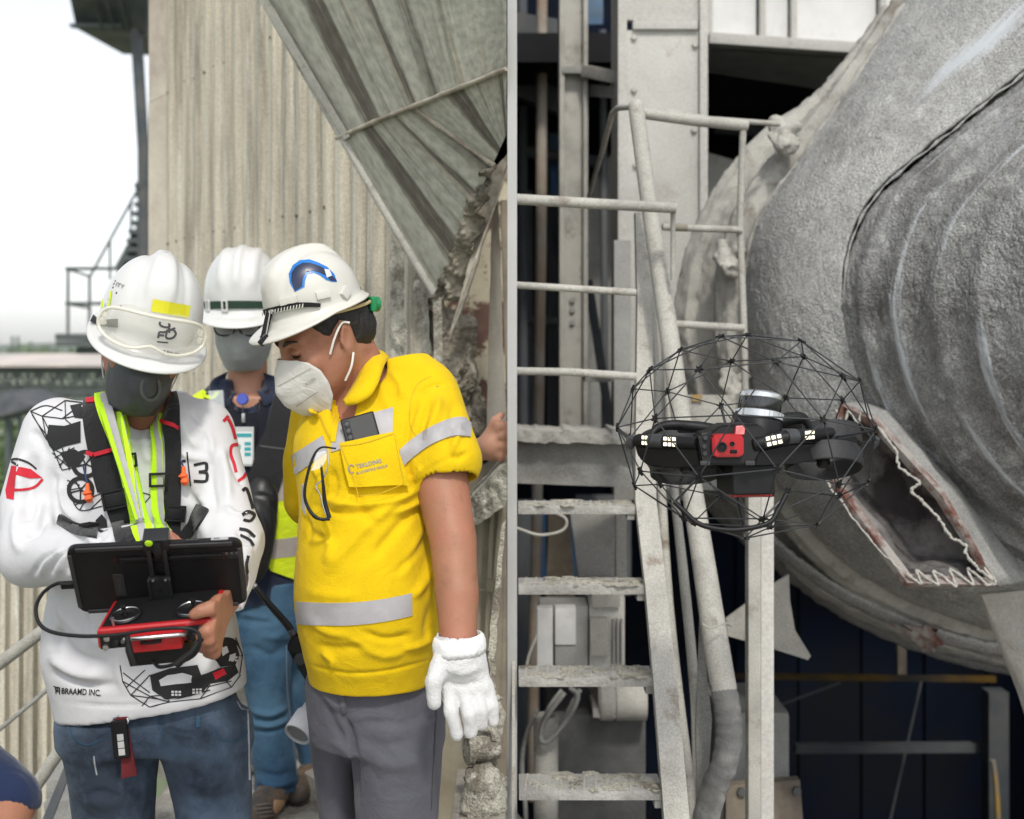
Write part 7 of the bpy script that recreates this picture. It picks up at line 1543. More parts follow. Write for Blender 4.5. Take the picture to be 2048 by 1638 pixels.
lay('reflective_tape', SB, quadgrid([(556, 962), (612, 955), (612, 993), (552, 1002)], 8, 4), REFLB, vest, 0.0085, 0.001); lay('reflective_tape', SB, quadgrid([(534, 1080), (612, 1070), (612, 1108), (530, 1118)], 8, 4), REFLB, vest, 0.0085, 0.001)
lay('reflective_tape', SB, quadgrid([(590, 835), (612, 832), (612, 912), (582, 918)], 6, 6), REFLB, vest, 0.0085, 0.001)
band('vest_edge', SB, [(556, 790), (548, 840), (538, 880)], LIME, vest, 5, 2, 5, 0.004, 0.003); band('vest_side', SB, [(402, 742, 20), (396, 790, 24), (404, 840, 24)], LIMEY, vest, None, 4, 5, 0.004, 0.003); band('vest_hem', SB, [(505, 1140), (492, 1160)], LIMEY, vest, 16, 3, 4, 0.004, 0.003)
o = patch('clear_pouch', SB, [(420, 786), (448, 784), (452, 830), (428, 828)], clear('pouch_film', (0.8, 0.85, 0.85), 0.45, 0.1), vest, 0.008, 0.002, 6)
# jeans, boots
b = Body((WX(440, 3.6), 3.28, 0.2), (WX(670, 3.6), 3.82, WZ(1150, 3.55)), 0.0065)
b.stack(prow([(1155, 462, 616), (1200, 465, 618), (1260, 468, 620)], 3.55, 0.12), 0.02, p=2.3)
b.stack(prow([(1240, 468, 590), (1300, 478, 584), (1400, 494, 578), (1440, 500, 582), (1500, 504, 588), (1560, 510, 598), (1600, 506, 606)], 3.5, 0.08), 0.02)
b.stack(prow([(1240, 540, 618), (1400, 570, 622), (1500, 598, 640), (1610, 612, 648)], 3.66, 0.075), 0.02)
bf = [([(500, 1420), (540, 1430), (578, 1412)], 5, 0.008), ([(500, 1432), (540, 1442), (580, 1424)], 4, -0.008), ([(502, 1446), (540, 1452), (580, 1438)], 5, 0.008), ([(505, 1460), (540, 1462), (578, 1452)], 4, -0.005), ([(512, 1560), (550, 1572), (600, 1558)], 5, 0.007), ([(512, 1572), (550, 1584), (602, 1572)], 4, -0.007), ([(508, 1590), (550, 1598), (604, 1588)], 5, 0.007), ([(470, 1225), (510, 1232), (550, 1240)], 6, 0.005), ([(500, 1290), (540, 1310), (575, 1290)], 8, -0.005), ([(520, 1270), (550, 1275), (575, 1262)], 6, 0.005), ([(505, 1540), (550, 1552), (596, 1540)], 6, -0.005)]
jb, SJB = finish('jeans', b, JEANB, bk_, bf, 1, 0.003, 9, 43)
band('side_seam', SJB, [(572, 1290), (574, 1380), (584, 1470), (594, 1550)], mat('pale_blue_seam', (0.15, 0.22, 0.30), 0.9), jb, 2, 1, 6, 0.001)
BOOT = mat('brown_hiking_boot', (0.15, 0.10, 0.065), 0.8, var=0.3, scale=25, c2=(0.06, 0.055, 0.05), bump=0.3); TANL = mat('tan_leather', (0.42, 0.25, 0.14), 0.7)
for (px, dd_) in ((556, 3.5), (632, 3.66)):
    x = WX(px, dd_); b = Body((x - .16, dd_ - .28, 0.14), (x + .16, dd_ + .16, 0.34), 0.006)
    b.cap((x, dd_, 0.205), (x - .03, dd_ - .15, 0.19), 0.048, 0.040, k=0.02); b.cap((x, dd_ + .03, .2), (x, dd_, .28), .046, .05, k=.02); b.half((x, dd_, 0.158), (0, 0, -1))
    so_, ss = finish('boot', b, BOOT, bk_, sm=1)
    if px == 556:
        patch('tan_panel', ss, [(548, 1600), (566, 1600), (572, 1625), (556, 1636), (545, 1622)], TANL, so_, 0.002, 0.002, 5)
        for i in range(4): band('lace', ss, [(512 + i * 2, 1612 + i * 7), (544, 1608 + i * 7)], mat('boot_lace', (0.12, 0.10, 0.09), 0.9), so_, 4, 2, 4, 0.002, 0.003)
# mask, glasses, helmet
mkB, _ = respirator(MB, MASKG, bk_, 'face_mask', 2.0, 1.05, [(.106, .004), (.128, -.022), (.134, -.05), (.126, -.08), (.106, -.106), (.080, -.122)])
gB = mbox('glasses', MB @ Matrix.Translation((0, 0.121, 0.014)), (0.016, 0.003, 0.003), BLK, bk_, 0.001)
for s in (-1, 1):
    lo_ = [MB @ Vector((s * 0.034 + 0.027 * abs(math.cos(a)) ** .7 * (1 if math.cos(a) > 0 else -1), 0.119 - 0.10 * abs(s * 0.034 + 0.027 * math.cos(a)) ** 1.6, 0.006 + 0.021 * abs(math.sin(a)) ** .8 * (1 if math.sin(a) > 0 else -1))) for a in np.linspace(0, 2 * math.pi, 25)]
    tube('lens_rim', lo_, 0.0026, BLK, gB, 6, False); mesh_obj('lens', lo_[:-1], [tuple(range(24))], clear('spectacle_lens', (0.35, 0.32, 0.33), 0.35, 0.05), gB)
    tube('temple_arm', [MB @ Vector((s * 0.06, 0.108, 0.018)), MB @ Vector((s * 0.078, 0.05, 0.018)), MB @ Vector((s * 0.080, -0.015, 0.014))], 0.0022, BLK, gB, 6)
hB, SHB = helmet(MB, HELM, bk_, dims=(0.108, 0.122, 0.150, 0.056), brim=0.044, vg=False)
band('green_goggle_strap', SHB, [(410, 611), (450, 609), (500, 609), (560, 611)], mat('dark_green_strap', (0.015, 0.045, 0.025), 0.8), hB, 15, 3, 6, 0.004, 0.002)
for x in (421, 452): buckle(x, 610, 10, 20, 0, SHB, hB, 0.009, HELM)
# badge and reel
bd_ = thing('identity_badge', 'white badge card hanging from a blue reel on the navy jacket', 'badge', W(487, 900, 3.4))
l, n_ = SB.hit(487, 845); l = W(487, 798, l.y - 0.006); n_ = Vector((0, -1, 0)); Mb = align_z(l + n_ * 0.012, (0, -1, 0.05))
disc_lathe('reel', [(0, 0.007), (0.014, 0.007), (0.0165, 0.004), (0.0165, -0.006), (0, -0.006)], Mb, mat('blue_reel', (0.06, 0.09, 0.42), 0.5), bd_, 24)
tube('cord', [l + n_ * 0.012, W(486, 838, l.y - .02)], 0.0012, DKG, bd_, 6); mbox('clip', Matrix.Translation(W(487, 836, l.y - .02)), (0.010, 0.003, 0.026), SILV, bd_, 0.001)
cd = l.y - 0.026; Mc = frame(W(486, 893, cd), (1, 0, 0), (0, 0, 1), (0, -1, 0)); 
cardo = mbox('card_holder', Mc, (0.062, 0.112, 0.003), mat('card_grey', (0.42, 0.43, 0.43), 0.4), bd_, 0.0015)
mbox('card', Mc @ Matrix.Translation((0, -0.004, 0.0018)), (0.054, 0.092, 0.001), mat('card_white', (0.66, 0.68, 0.67), 0.4), cardo)
TEAL = mat('teal_print', (0.03, 0.30, 0.33), 0.5)
mbox('printed_header', Mc @ Matrix.Translation((0, 0.032, 0.0026)), (0.050, 0.011, 0.0006), TEAL, cardo)
for k in range(3): mbox('printed_field', Mc @ Matrix.Translation((0.014, 0.008 - 0.015 * k, 0.0026)), (0.018, 0.010, 0.0006), TEAL, cardo)
flat_text('printed_lettering', 'n', Mc @ Matrix.Translation((-0.014, 0.0, 0.0026)), 0.016, 0.014, TEAL, cardo)
# sling bag
sb_ = thing('sling_bag', 'black sling bag slung across the vest of the man behind', 'bag', W(520, 1150, 3.36))
band('strap', SB, [(578, 790, 58), (560, 860, 58), (538, 930, 62), (520, 985, 66)], BLKW, sb_, None, 6, 6, 0.012, 0.006)
band('strap_joint', SB, [(512, 892), (572, 900)], DKG, sb_, 3, 1, 4, 0.0195)
b = Body(W(460, 1180, 3.5) - Vector((0, .25, 0)), W(590, 960, 3.4) + Vector((0, .12, 0.02)), 0.006)
b.ell(W(516, 1060, 3.37), (0.052, 0.045, 0.150), k=0.02, rot=Euler((0, R(4), 0))); b.ell(W(520, 1000, 3.38), (0.048, 0.036, 0.06), k=0.02)
LEATH = mat('black_bag_leather', (0.012, 0.012, 0.013), 0.42, bump=0.25, bscale=60, bdist=0.004)
o, sbs = finish('bag_body', b, LEATH, sb_, [([(500, 990), (545, 1000), (556, 1080), (540, 1130)], 3, -0.005), ([(505, 1000), (530, 1060), (520, 1120)], 5, 0.005)], 1, 0.003, 12, 3)
# hand radio on the hip
rd = thing('two_way_radio', 'black hand radio with long antenna held behind the yellow hem', 'radio', W(590, 1340, 2.9))
ptube('antenna', [(509, 1172, 2.86), (540, 1210, 2.86), (575, 1250, 2.86), (590, 1276, 2.86)], [0.006, 0.008, 0.009, 0.010], BLK, rd, 10, 4); ptube('antenna_tip', [(507, 1170, 2.859), (511, 1174, 2.859)], 0.0072, SILV, rd, 10)
prism('radio_body', [W(572, 1296, 2.84), W(584, 1272, 2.84), W(612, 1262, 2.86), W(640, 1300, 2.9), W(640, 1400, 2.9), W(612, 1366, 2.86)], (0.005, 0.04, 0), BLK, rd, 0.004)
disc_lathe('knob', [(0, 0.012), (0.008, 0.012), (0.008, 0)], align_z(W(586, 1270, 2.84), (-0.5, -0.2, 1)), DKG, rd, 12); disc_lathe('speaker_grille', [(0, 0.002), (0.014, 0.002), (0.014, 0)], align_z(W(600, 1318, 2.843), (0, -1, 0)), DKG, rd, 16)
# grey pipe socket between the two men
ps = thing('pipe_socket', 'grey plastic pipe socket poking out beside the grey trousers', 'pipe', W(600, 1460, 2.9))
ax = (W(588, 1478, 2.86) - W(640, 1400, 2.95)).normalized()
disc_lathe('socket', [(0.030, 0.0), (0.034, 0.0), (0.034, -0.055), (0.028, -0.065), (0.028, -0.16), (0.02, -0.16), (0.026, -0.02), (0.030, 0.0)], align_z(W(594, 1470, 2.86), ax, (1, 0, 0)), mat('grey_pvc', (0.42, 0.43, 0.46), 0.5), ps, 28)
disc_lathe('plug', [(0, -0.006), (0.031, -0.006)], align_z(W(594, 1470, 2.86), ax, (1, 0, 0)), mat('grey_pvc_dark', (0.2, 0.2, 0.22), 0.6), ps, 24)
tube('sling_cord', [W(612, 1366, 2.87), W(614, 1400, 2.89), W(622, 1426, 2.92)], 0.004, BLK, ps, 6)

# ================================================================ crouching neighbour whose sleeve enters at lower left
cr_ = thing('person', 'crouching person in navy sleeve cut off at the lower left corner', 'person', (-1.05, 1.95, 0))
b = Body((-1.5, 1.6, 0.0), (-0.62, 2.35, 1.25), 0.008)
MC = frame((-1.12, 1.95, 1.02), (-0.3, 0.95, 0), (-0.95, -0.3, -0.2), (-0.15, -0.1, 1)); MC = frame((-1.14, 1.95, 1.0), Vector((0, -1, 0)).cross(Vector((0, 0, 1))), (0, -1, 0), (0, 0, 1))
head(b, MC, (-1.1, 1.98, 0.86), 0.056); b.chain([(-1.08, 1.98, 0.80), (-1.1, 2.02, 0.45)], [0.12, 0.13], 0.04)
b.chain([(-0.92, 1.96, 0.80), W(18, 1612, 1.92), W(-14, 1730, 1.8)], [0.055, 0.042, 0.03], 0.03); b.ell(W(-14, 1745, 1.78), (0.03, 0.03, 0.05), k=.02)
b.chain([(-1.22, 1.98, 0.80), (-1.3, 1.9, 0.6), (-1.2, 1.75, 0.55)], [0.055, 0.042, 0.03], 0.03)
for s in (-1, 1): b.chain([(-1.1 + .1 * s, 2.02, .42), (-1.1 + .13 * s, 1.72, .5), (-1.1 + .12 * s, 1.95, .08), (-1.1 + .12 * s, 1.8, .04)], [.08, .06, .04, .035], 0.03)
finish('body', b, SKIN, cr_, sm=1); eyes(MC, cr_, SKIN)
b = Body((-1.5, 1.65, 0.28), (-0.62, 2.35, 1.0), 0.006)
b.chain([(-1.08, 1.98, 0.82), (-1.1, 2.02, 0.42)], [0.15, 0.16], 0.04); b.chain([(-0.95, 1.96, 0.82), W(20, 1600, 1.92)], [0.070, 0.050], 0.03); b.chain([(-1.2, 1.98, 0.82), (-1.28, 1.92, 0.68)], [0.078, 0.06], 0.04)
b.half(W(18, 1606, 1.92), (-0.3, -0.25, -1), 0.004, (-1.0, 1.7, 0.5), (-0.6, 2.3, 0.8)); b.cap(W(19, 1600, 1.92), W(12, 1640, 1.9), 0.040, 0.040, None, 0.004, True)
finish('navy_shirt', b, knit('navy_work_shirt', (0.012, 0.022, 0.06), 0.85, 500, 0.3), cr_, None, 1, 0.003, 12, 5)
b = Body((-1.5, 1.6, 0.02), (-0.75, 2.35, 0.62), 0.009)
for s in (-1, 1): b.chain([(-1.1 + .1 * s, 2.02, .42), (-1.1 + .13 * s, 1.72, .5), (-1.1 + .12 * s, 1.95, .10)], [.11, .08, .06], 0.04)
finish('trousers', b, GREYT, cr_, None, 1)
P, F = helmet_mesh(MC); o = mesh_obj('safety_helmet', P, F, HELM, cr_, smooth=True)
for s in (-1, 1): shoe(-1.1 + .12 * s, 1.93, cr_, SHOE)
# ================================================================ tablet and controller
tab = thing('tablet_controller', 'black tablet in rugged case on a red handheld drone controller', 'controller', W(310, 1310, 1.97))
TL, TR, BR, BL = W(152, 1088, 1.965), W(490, 1080, 1.985), W(472, 1206, 2.075), W(160, 1224, 2.055)
xx = Vector((1, 0.14, 0.024)).normalized(); uu = ((TL - BL) + (TR - BR)).normalized(); nn = xx.cross(uu).normalized(); uu = nn.cross(xx)
TM = frame((TL + TR + BR + BL) / 4, xx, uu, nn)
CASE = mat('black_rugged_case', (0.009, 0.009, 0.010), 0.5, spec=0.3, var=0.2, scale=30, bump=0.1, bscale=300, bdist=0.0008)
CASE2 = mat('dark_case_rim', (0.03, 0.03, 0.032), 0.45, var=0.15, scale=30)
def rrect(w_, h_, r_, n=6):
    out = []
    for cx, cy, a0 in ((w_ / 2 - r_, h_ / 2 - r_, 0), (-w_ / 2 + r_, h_ / 2 - r_, 90), (-w_ / 2 + r_, -h_ / 2 + r_, 180), (w_ / 2 - r_, -h_ / 2 + r_, 270)):
        for i in range(n + 1): a = R(a0 + 90 * i / n); out.append((cx + r_ * math.cos(a), cy + r_ * math.sin(a)))
    return out
def slab(name, M, poly, z0, z1, mt, par, bev=0.0):
    return prism(name, [M @ Vector((x, y, z0)) for x, y in poly], M.to_3x3() @ Vector((0, 0, z1 - z0)), mt, par, bev)
def TP(px, py): return ((px - 316) / 1213.0, (1151 - py) / 930.0)
slab('tablet_case', TM, rrect(0.280, 0.155, 0.016), -0.008, 0.005, CASE, tab, 0.0022)
slab('screen', TM, rrect(0.260, 0.140, 0.006), -0.0095, -0.0082, mat('tablet_screen_glass', (0.02, 0.022, 0.03), 0.08), tab)
for (a, c) in (((-0.125, 0.0735), (0.125, 0.0735)), ((-0.125, -0.0735), (0.125, -0.0735)), ((-0.136, 0.062), (-0.136, -0.062)), ((0.136, 0.062), (0.136, -0.062))):
    bar('case_rim', TM @ Vector((a[0], a[1], 0.0055)), TM @ Vector((c[0], c[1], 0.0055)), 0.007, 0.004, CASE2, tab, TM.to_3x3() @ Vector((0, 0, 1)), 0.0012)
x0, y0 = TP(232, 1107); x1, _ = TP(484, 1107)
slab('pen_groove', TM @ Matrix.Translation(((x0 + x1) / 2, y0, 0)), rrect(x1 - x0, 0.017, 0.008), 0.005, 0.0062, mat('gloss_black', (0.008, 0.008, 0.009), 0.15), tab, 0.0004)
bar('pen', TM @ Vector((x0 + .012, y0, 0.0075)), TM @ Vector((x1 - .03, y0, 0.0075)), 0.008, 0.003, BLK, tab, nn, 0.001)
lx, ly = TP(236, 1163); slab('case_badge', TM @ Matrix.Translation((lx, ly, 0)), rrect(0.017, 0.052, 0.002), 0.005, 0.0058, CASE2, tab)
flat_text('embossed_lettering', 'ARMOR', TM @ Matrix.Translation((lx, ly, 0.0062)) @ Euler((0, 0, R(90))).to_matrix().to_4x4(), 0.034, 0.007, DKG, tab)
for k in range(3): disc_lathe('camera_lens', [(0, 0.001), (0.0028, 0.001), (0.0032, 0)], TM @ Matrix.Translation((*TP(455 + 10 * k, 1104), 0.0062)), DKG, tab, 12)
bx_, by_ = TP(443, 1079); mbox('button_window', TM @ Matrix.Translation((bx_, 0.078, -0.002)), (0.028, 0.003, 0.006), REFL, tab, 0.001)
mbox('side_button', TM @ Matrix.Translation((0.06, 0.078, -0.002)), (0.02, 0.003, 0.004), CASE2, tab, 0.001); mbox('side_button', TM @ Matrix.Translation((0.1, 0.078, -0.002)), (0.012, 0.003, 0.004), CASE2, tab, 0.001)
# mount
MNT = mat('matt_black_aluminium', (0.022, 0.023, 0.025), 0.4, var=0.1, metal=0.3)
cx_, cy_ = TP(321, 1080); mbox('clamp_jaw', TM @ Matrix.Translation((cx_, 0.0845, 0.0)), (0.041, 0.026, 0.030), MNT, tab, 0.003)
tube('clamp_screw', [TM @ Vector((cx_ + .004, 0.094, 0.018)), TM @ Vector((cx_ + .004, 0.080, 0.024)), TM @ Vector((cx_ + .004, 0.070, 0.024))], [0.006, 0.0075, 0.005], BLK, tab, 12)
disc_lathe('bubble_level', [(0, 0.0015), (0.006, 0.0012), (0.0065, 0)], TM @ Matrix.Translation((cx_ - .010, 0.092, 0.0152)), LIME, tab, 16)
for s in (-1, 1): bar('mount_rail', TM @ Vector((cx_ + s * 0.0125, 0.074, 0.013)), TM @ Vector((cx_ + s * 0.0125, 0.0, 0.013)), 0.007, 0.007, MNT, tab, nn, 0.001)
sl0 = bar('mount_slide', TM @ Vector((cx_ - .002, 0.012, 0.015)), TM @ Vector((cx_ - .002, -0.092, 0.015)), 0.036, 0.009, MNT, tab, nn, 0.0015)
for s in (-1, 1): bar('slide_edge', TM @ Vector((cx_ - .002 + s * .017, 0.012, 0.021)), TM @ Vector((cx_ - .002 + s * .017, -0.092, 0.021)), 0.004, 0.005, MNT, sl0, nn, 0.0008)
for v in (-0.016, -0.042, -0.068): disc_lathe('slot_hole', [(0, 0.0004), (0.0038, 0.0004), (0.0046, 0)], TM @ Matrix.Translation((cx_ - .003, v, 0.0196)), mat('hole_black', (0.002, 0.002, 0.002), 0.9), sl0, 10)
for s in (-1, 1):
    for v in (-0.088, 0.008): disc_lathe('screw', [(0, 0.0015), (0.0022, 0.0012), (0.0026, 0)], TM @ Matrix.Translation((cx_ - .002 + s * .010, v, 0.0196)), SILV, sl0, 8)
# red controller
cm = frame(W(310, 1268, 1.955), (0.995, 0.03, 0.085), (-0.03, 1, -0.0), (0, 0, 1)); cm = cm @ Euler((R(17), 0, 0)).to_matrix().to_4x4()
REDC = mat('red_controller_shell', (0.42, 0.012, 0.016), 0.38, var=0.06, coat=0.2)
mbox('controller_shell', cm @ Matrix.Translation((0, 0.05, 0)), (0.186, 0.105, 0.036), REDC, tab, 0.007, 3)
mbox('top_panel', cm @ Matrix.Translation((0, 0.052, 0.0185)), (0.172, 0.092, 0.003), BLK, tab, 0.001)
for s, px in ((-1, 240), (1, 370)):
    c = cm @ Matrix.Translation((s * 0.054, 0.03, 0.021))
    disc_lathe('gimbal_ring', [(0.024, -0.001), (0.026, 0.002), (0.024, 0.004), (0.019, 0.002), (0.012, -0.003), (0, -0.003)], c, BLK, tab, 28); disc_lathe('gimbal_ring', [(0.0215, 0.0042), (0.0235, 0.0046), (0.0225, 0.0052), (0.0215, 0.0042)], c, SILV, tab, 28)
    st_ = tube('stick', [c @ Vector((0, 0, 0)), c @ Vector((0.003 * s, 0.002, 0.016))], 0.003, BLK, tab, 8); disc_lathe('stick_cap', [(0, 0.004), (0.005, 0.004), (0.006, 0), (0.004, -0.003)], c @ Matrix.Translation((0.003 * s, 0.002, 0.017)), BLK, st_, 12)
for (u, v, w_) in ((-0.075, -0.0035, 0.008), (-0.062, -0.0035, .009), (0.078, -.0035, .009), (0.066, -.0035, 0.011)):
    disc_lathe('front_knob', [(0, 0.008), (w_ * .6, 0.007), (w_ * .75, 0.004), (w_ * .8, 0)], cm @ Matrix.Translation((u, -0.0035, -0.004 + (0.008 if abs(u) > .07 else -.004))) @ Euler((R(90), 0, 0)).to_matrix().to_4x4(), SILV if abs(u) > 0.07 else BLK, tab, 14)
disc_lathe('front_knob', [(0, 0.008), (.005, 0.007), (.0065, 0)], cm @ Matrix.Translation((-0.078, -0.0035, -0.012)) @ Euler((R(90), 0, 0)).to_matrix().to_4x4(), SILV, tab, 14)
mbox('side_panel', cm @ Matrix.Translation((-0.066, -0.003, -0.004)), (0.044, 0.002, 0.026), BLK, tab, 0.0005); mbox('side_panel', cm @ Matrix.Translation((0.070, -0.003, -0.002)), (0.038, 0.002, 0.026), BLK, tab, 0.0005)
tube('handle', [cm @ Vector(p) for p in ((-0.045, -0.002, -0.004), (-0.046, -0.022, 0.004), (-0.042, -0.027, 0.010), (0.046, -0.027, 0.010), (0.052, -0.022, 0.006), (0.052, -0.002, -0.002))], 0.0036, SILV, tab, 10)
mbox('front_plate', cm @ Matrix.Translation((0.004, -0.012, -0.006)), (0.088, 0.02, 0.026), REDC, tab, 0.003)
prism('bow_tie_antenna', [cm @ Vector(p) for p in ((-0.016, -0.024, 0.006), (-0.004, -0.024, 0.002), (0.0, -0.024, 0.002), (0.016, -0.024, 0.007), (0.017, -0.024, -0.002), (0.002, -0.024, -0.003), (-0.003, -0.024, -0.003), (-0.017, -0.024, -0.002))], cm.to_3x3() @ Vector((0, -0.004, 0)), BLK, tab, 0.001)
mbox('battery_box', cm @ Matrix.Translation((0.004, 0.02, -0.036)), (0.098, 0.05, 0.036), BLK, tab, 0.005)
tube('toggle', [cm @ Vector((-0.066, 0.004, 0.020)), cm @ Vector((-0.066, 0.0, 0.036))], [0.0022, 0.003], SILV, tab, 8)
ptube('antenna', [(254, 1268, 1.915), (258, 1300, 1.912), (268, 1330, 1.915)], [0.004, 0.0058, 0.0062], BLK, tab, 10); ptube('antenna', [(404, 1276, 1.905), (384, 1304, 1.9), (352, 1330, 1.9)], [0.0045, 0.005, 0.0065], BLK, tab, 10)
mbox('plug', TM @ Matrix.Translation((-0.150, -0.012, 0.0)), (0.022, 0.012, 0.009), BLK, tab, 0.002)
ptube('cable', [(138, 1166, 2.01), (112, 1168, 2.0), (86, 1186, 1.97), (72, 1214, 1.94), (78, 1246, 1.92), (104, 1264, 1.91), (160, 1272, 1.90), (230, 1270, 1.895), (300, 1260, 1.895), (360, 1256, 1.895), (392, 1262, 1.90), (400, 1284, 1.90), (388, 1310, 1.905), (356, 1326, 1.91), (320, 1334, 1.93), (306, 1322, 1.95)], 0.0032, BLK, tab, 8, 8)

# ================================================================ key fob on the jeans
kf = thing('key_fob', 'black car key fob with red strap hanging on the faded jeans', 'key', W(245, 1500, 2.29))
l, n_ = SJ.hit(243, 1480); Mk = frame(W(241, 1478, l.y - 0.014), (0.99, 0.05, 0.10), (-0.10, 0, 0.99), (0.05, -1, 0)); 
mbox('fob_body', Mk, (0.030, 0.072, 0.013), BLK, kf, 0.0045, 3)
for k in range(3): mbox('fob_button', Mk @ Matrix.Translation((0.002, 0.005 - 0.014 * k, 0.0068)), (0.012, 0.0125, 0.0014), mat('fob_grey', (0.5, 0.5, 0.49), 0.5), kf, 0.0006)
STR = mat('dark_red_strap', (0.14, 0.012, 0.016), 0.8, var=0.2, scale=60, bump=0.3, bscale=200, bdist=0.001)
prism('red_strap', [W(240, 1440, l.y - .006), W(252, 1438, l.y - .006), W(274, 1550, l.y - .007), W(243, 1558, l.y - .007)], (0, 0.003, 0), STR, kf)
ptube('key_ring', [(238, 1432, l.y - .008), (228, 1438, l.y - .009), (230, 1448, l.y - .010), (246, 1450, l.y - .01), (256, 1444, l.y - .01), (254, 1436, l.y - .009)], 0.0022, SILV, kf, 6, 4)
prism('red_loop', [W(230, 1436, l.y - .010), W(254, 1434, l.y - .010), W(256, 1444, l.y - .011), (W(230, 1446, l.y - .011))], (0, 0.003, 0), STR, kf)

# ================================================================ the caged drone
drn = thing('caged_drone', 'black inspection drone with red camera inside a wire ball cage, hovering', 'drone', W(1493, 985, 2.36))
CAR = mat('carbon_rod', (0.020, 0.022, 0.025), 0.35, var=0.2, scale=30, spec=0.6); DBL = mat('drone_black', (0.008, 0.008, 0.009), 0.5, spec=0.3, var=0.15, scale=20, bump=0.05, bscale=200); DGY = mat('drone_grey', (0.045, 0.048, 0.052), 0.4, var=0.1)
RED = mat('drone_red', (0.48, 0.008, 0.016), 0.35, coat=0.3); LED = emit('led_white', (1.0, 0.90, 0.66), 1.1); CHR = mat('chrome_ring', (0.62, 0.63, 0.64), 0.22, metal=0.9, var=0.03)
DD = 2.36
bm = bmesh.new(); bmesh.ops.create_icosphere(bm, subdivisions=2, radius=1.0)
Rm = (Euler((R(-12), R(8), R(20))).to_matrix()); cc = W(1492, 868, DD)
cv = [cc + Vector((0.255 * (q := Rm @ v.co).x, 0.255 * q.y, 0.202 * q.z)) for v in bm.verts]; ce = [(e.verts[0].index, e.verts[1].index) for e in bm.edges]; val = [len(v.link_edges) for v in bm.verts]; bm.free()
sm_ = None
for a, c in ce:
    p, q = cv[a], cv[c]; m = (q - p); L_ = m.length
    if sm_ is None:
        t_ = tube('cage_strut', [(0, 0, -0.5), (0, 0, 0.5)], 1.0, CAR, drn, 7); sm_ = t_.data; o = t_
    else:
        o = bpy.data.objects.new('cage_strut', sm_); COL.objects.link(o); o.parent = drn; o.matrix_parent_inverse = Matrix.Translation(-drn.location)
    o.matrix_basis = Matrix.Translation((p + q) / 2) @ m.to_track_quat('Z', 'Y').to_matrix().to_4x4() @ Matrix.Diagonal((0.00140, 0.00140, L_, 1))
nm_ = None
for i, p in enumerate(cv):
    nrm = (p - cc).normalized()
    if nm_ is None:
        bm = bmesh.new(); vs2 = []
        for k in range(10):
            a = math.pi * k / 5; r_ = 0.0095 if k % 2 == 0 else 0.0042; vs2.append(bm.verts.new((r_ * math.cos(a), r_ * math.sin(a), 0)))
        f = bm.faces.new(vs2); r2 = bmesh.ops.extrude_face_region(bm, geom=[f]); bmesh.ops.translate(bm, vec=(0, 0, 0.0045), verts=[g for g in r2['geom'] if isinstance(g, bmesh.types.BMVert)]); bmesh.ops.translate(bm, vec=(0, 0, -0.002), verts=bm.verts)
        o = bm_obj('cage_node', bm, DBL, drn); nm_ = o.data
    else:
        o = bpy.data.objects.new('cage_node', nm_); COL.objects.link(o); o.parent = drn; o.matrix_parent_inverse = Matrix.Translation(-drn.location)
    o.matrix_basis = Matrix.Translation(p) @ nrm.to_track_quat('Z', 'Y').to_matrix().to_4x4()
# pitched body frame: x right, y away, z up
BMx = frame(W(1492, 890, 2.30), (1, 0, 0.0), (0, math.cos(R(-9)), math.sin(R(-9))), (0, -math.sin(R(-9)), math.cos(R(-9)))); BMx = BMx @ Euler((0, R(1.5), 0)).to_matrix().to_4x4()
def BP(px, py, d): return W(px, py, d)
# hull
mbox('hull', BMx @ Matrix.Translation((-0.006, 0.09, 0.012)), (0.11, 0.20, 0.040), DBL, drn, 0.012, 3)
prism('hull_nose', [BP(1400, 868, 2.21), BP(1425, 862, 2.21), BP(1440, 850, 2.21), BP(1520, 848, 2.21), BP(1532, 862, 2.21), BP(1530, 888, 2.2), BP(1508, 932, 2.2), BP(1402, 930, 2.2), BP(1396, 880, 2.2)], (0, 0.07, 0.0), DBL, drn, 0.004)
for (x, y) in ((1409, 893), (1411, 876), (1410, 907)): disc_lathe('hull_screw', [(0, 0.001), (0.0038, 0.001), (0.0042, 0)], align_z(BP(x, y, 2.199), (0, -1, 0)), DGY, drn, 12)
for x in (1410, 1500): mbox('lower_sensor', Matrix.Translation(BP(x, 926, 2.197)), (0.018, 0.006, 0.008), DGY, drn, 0.002)
ch_ = prism('camera_head', [BP(x, y, 2.185) for x, y in ((1425, 873), (1429, 869), (1484, 869), (1488, 874), (1488, 910), (1484, 914), (1430, 915), (1426, 910))], (0, 0.035, 0), RED, drn, 0.003)
for (x, y, r_) in ((1444, 894, 0.0088), (1464.5, 888, 0.0042)):
    disc_lathe('camera_lens', [(0, 0.001), (r_ * .5, 0.001), (r_ * .72, 0.003), (r_, 0.0032), (r_ * 1.08, 0)], align_z(BP(x, y, 2.184), (0, -1, 0.05)), DBL, ch_, 20)
mbox('rangefinder', Matrix.Translation(BP(1467, 903, 2.184)), (0.013, 0.003, 0.007), DBL, ch_, 0.002)
prism('red_tab', [BP(1471, 852, 2.205), BP(1491, 851, 2.205), BP(1489, 870, 2.195), BP(1470, 870, 2.195)], (0, 0.012, 0), RED, drn, 0.0015)
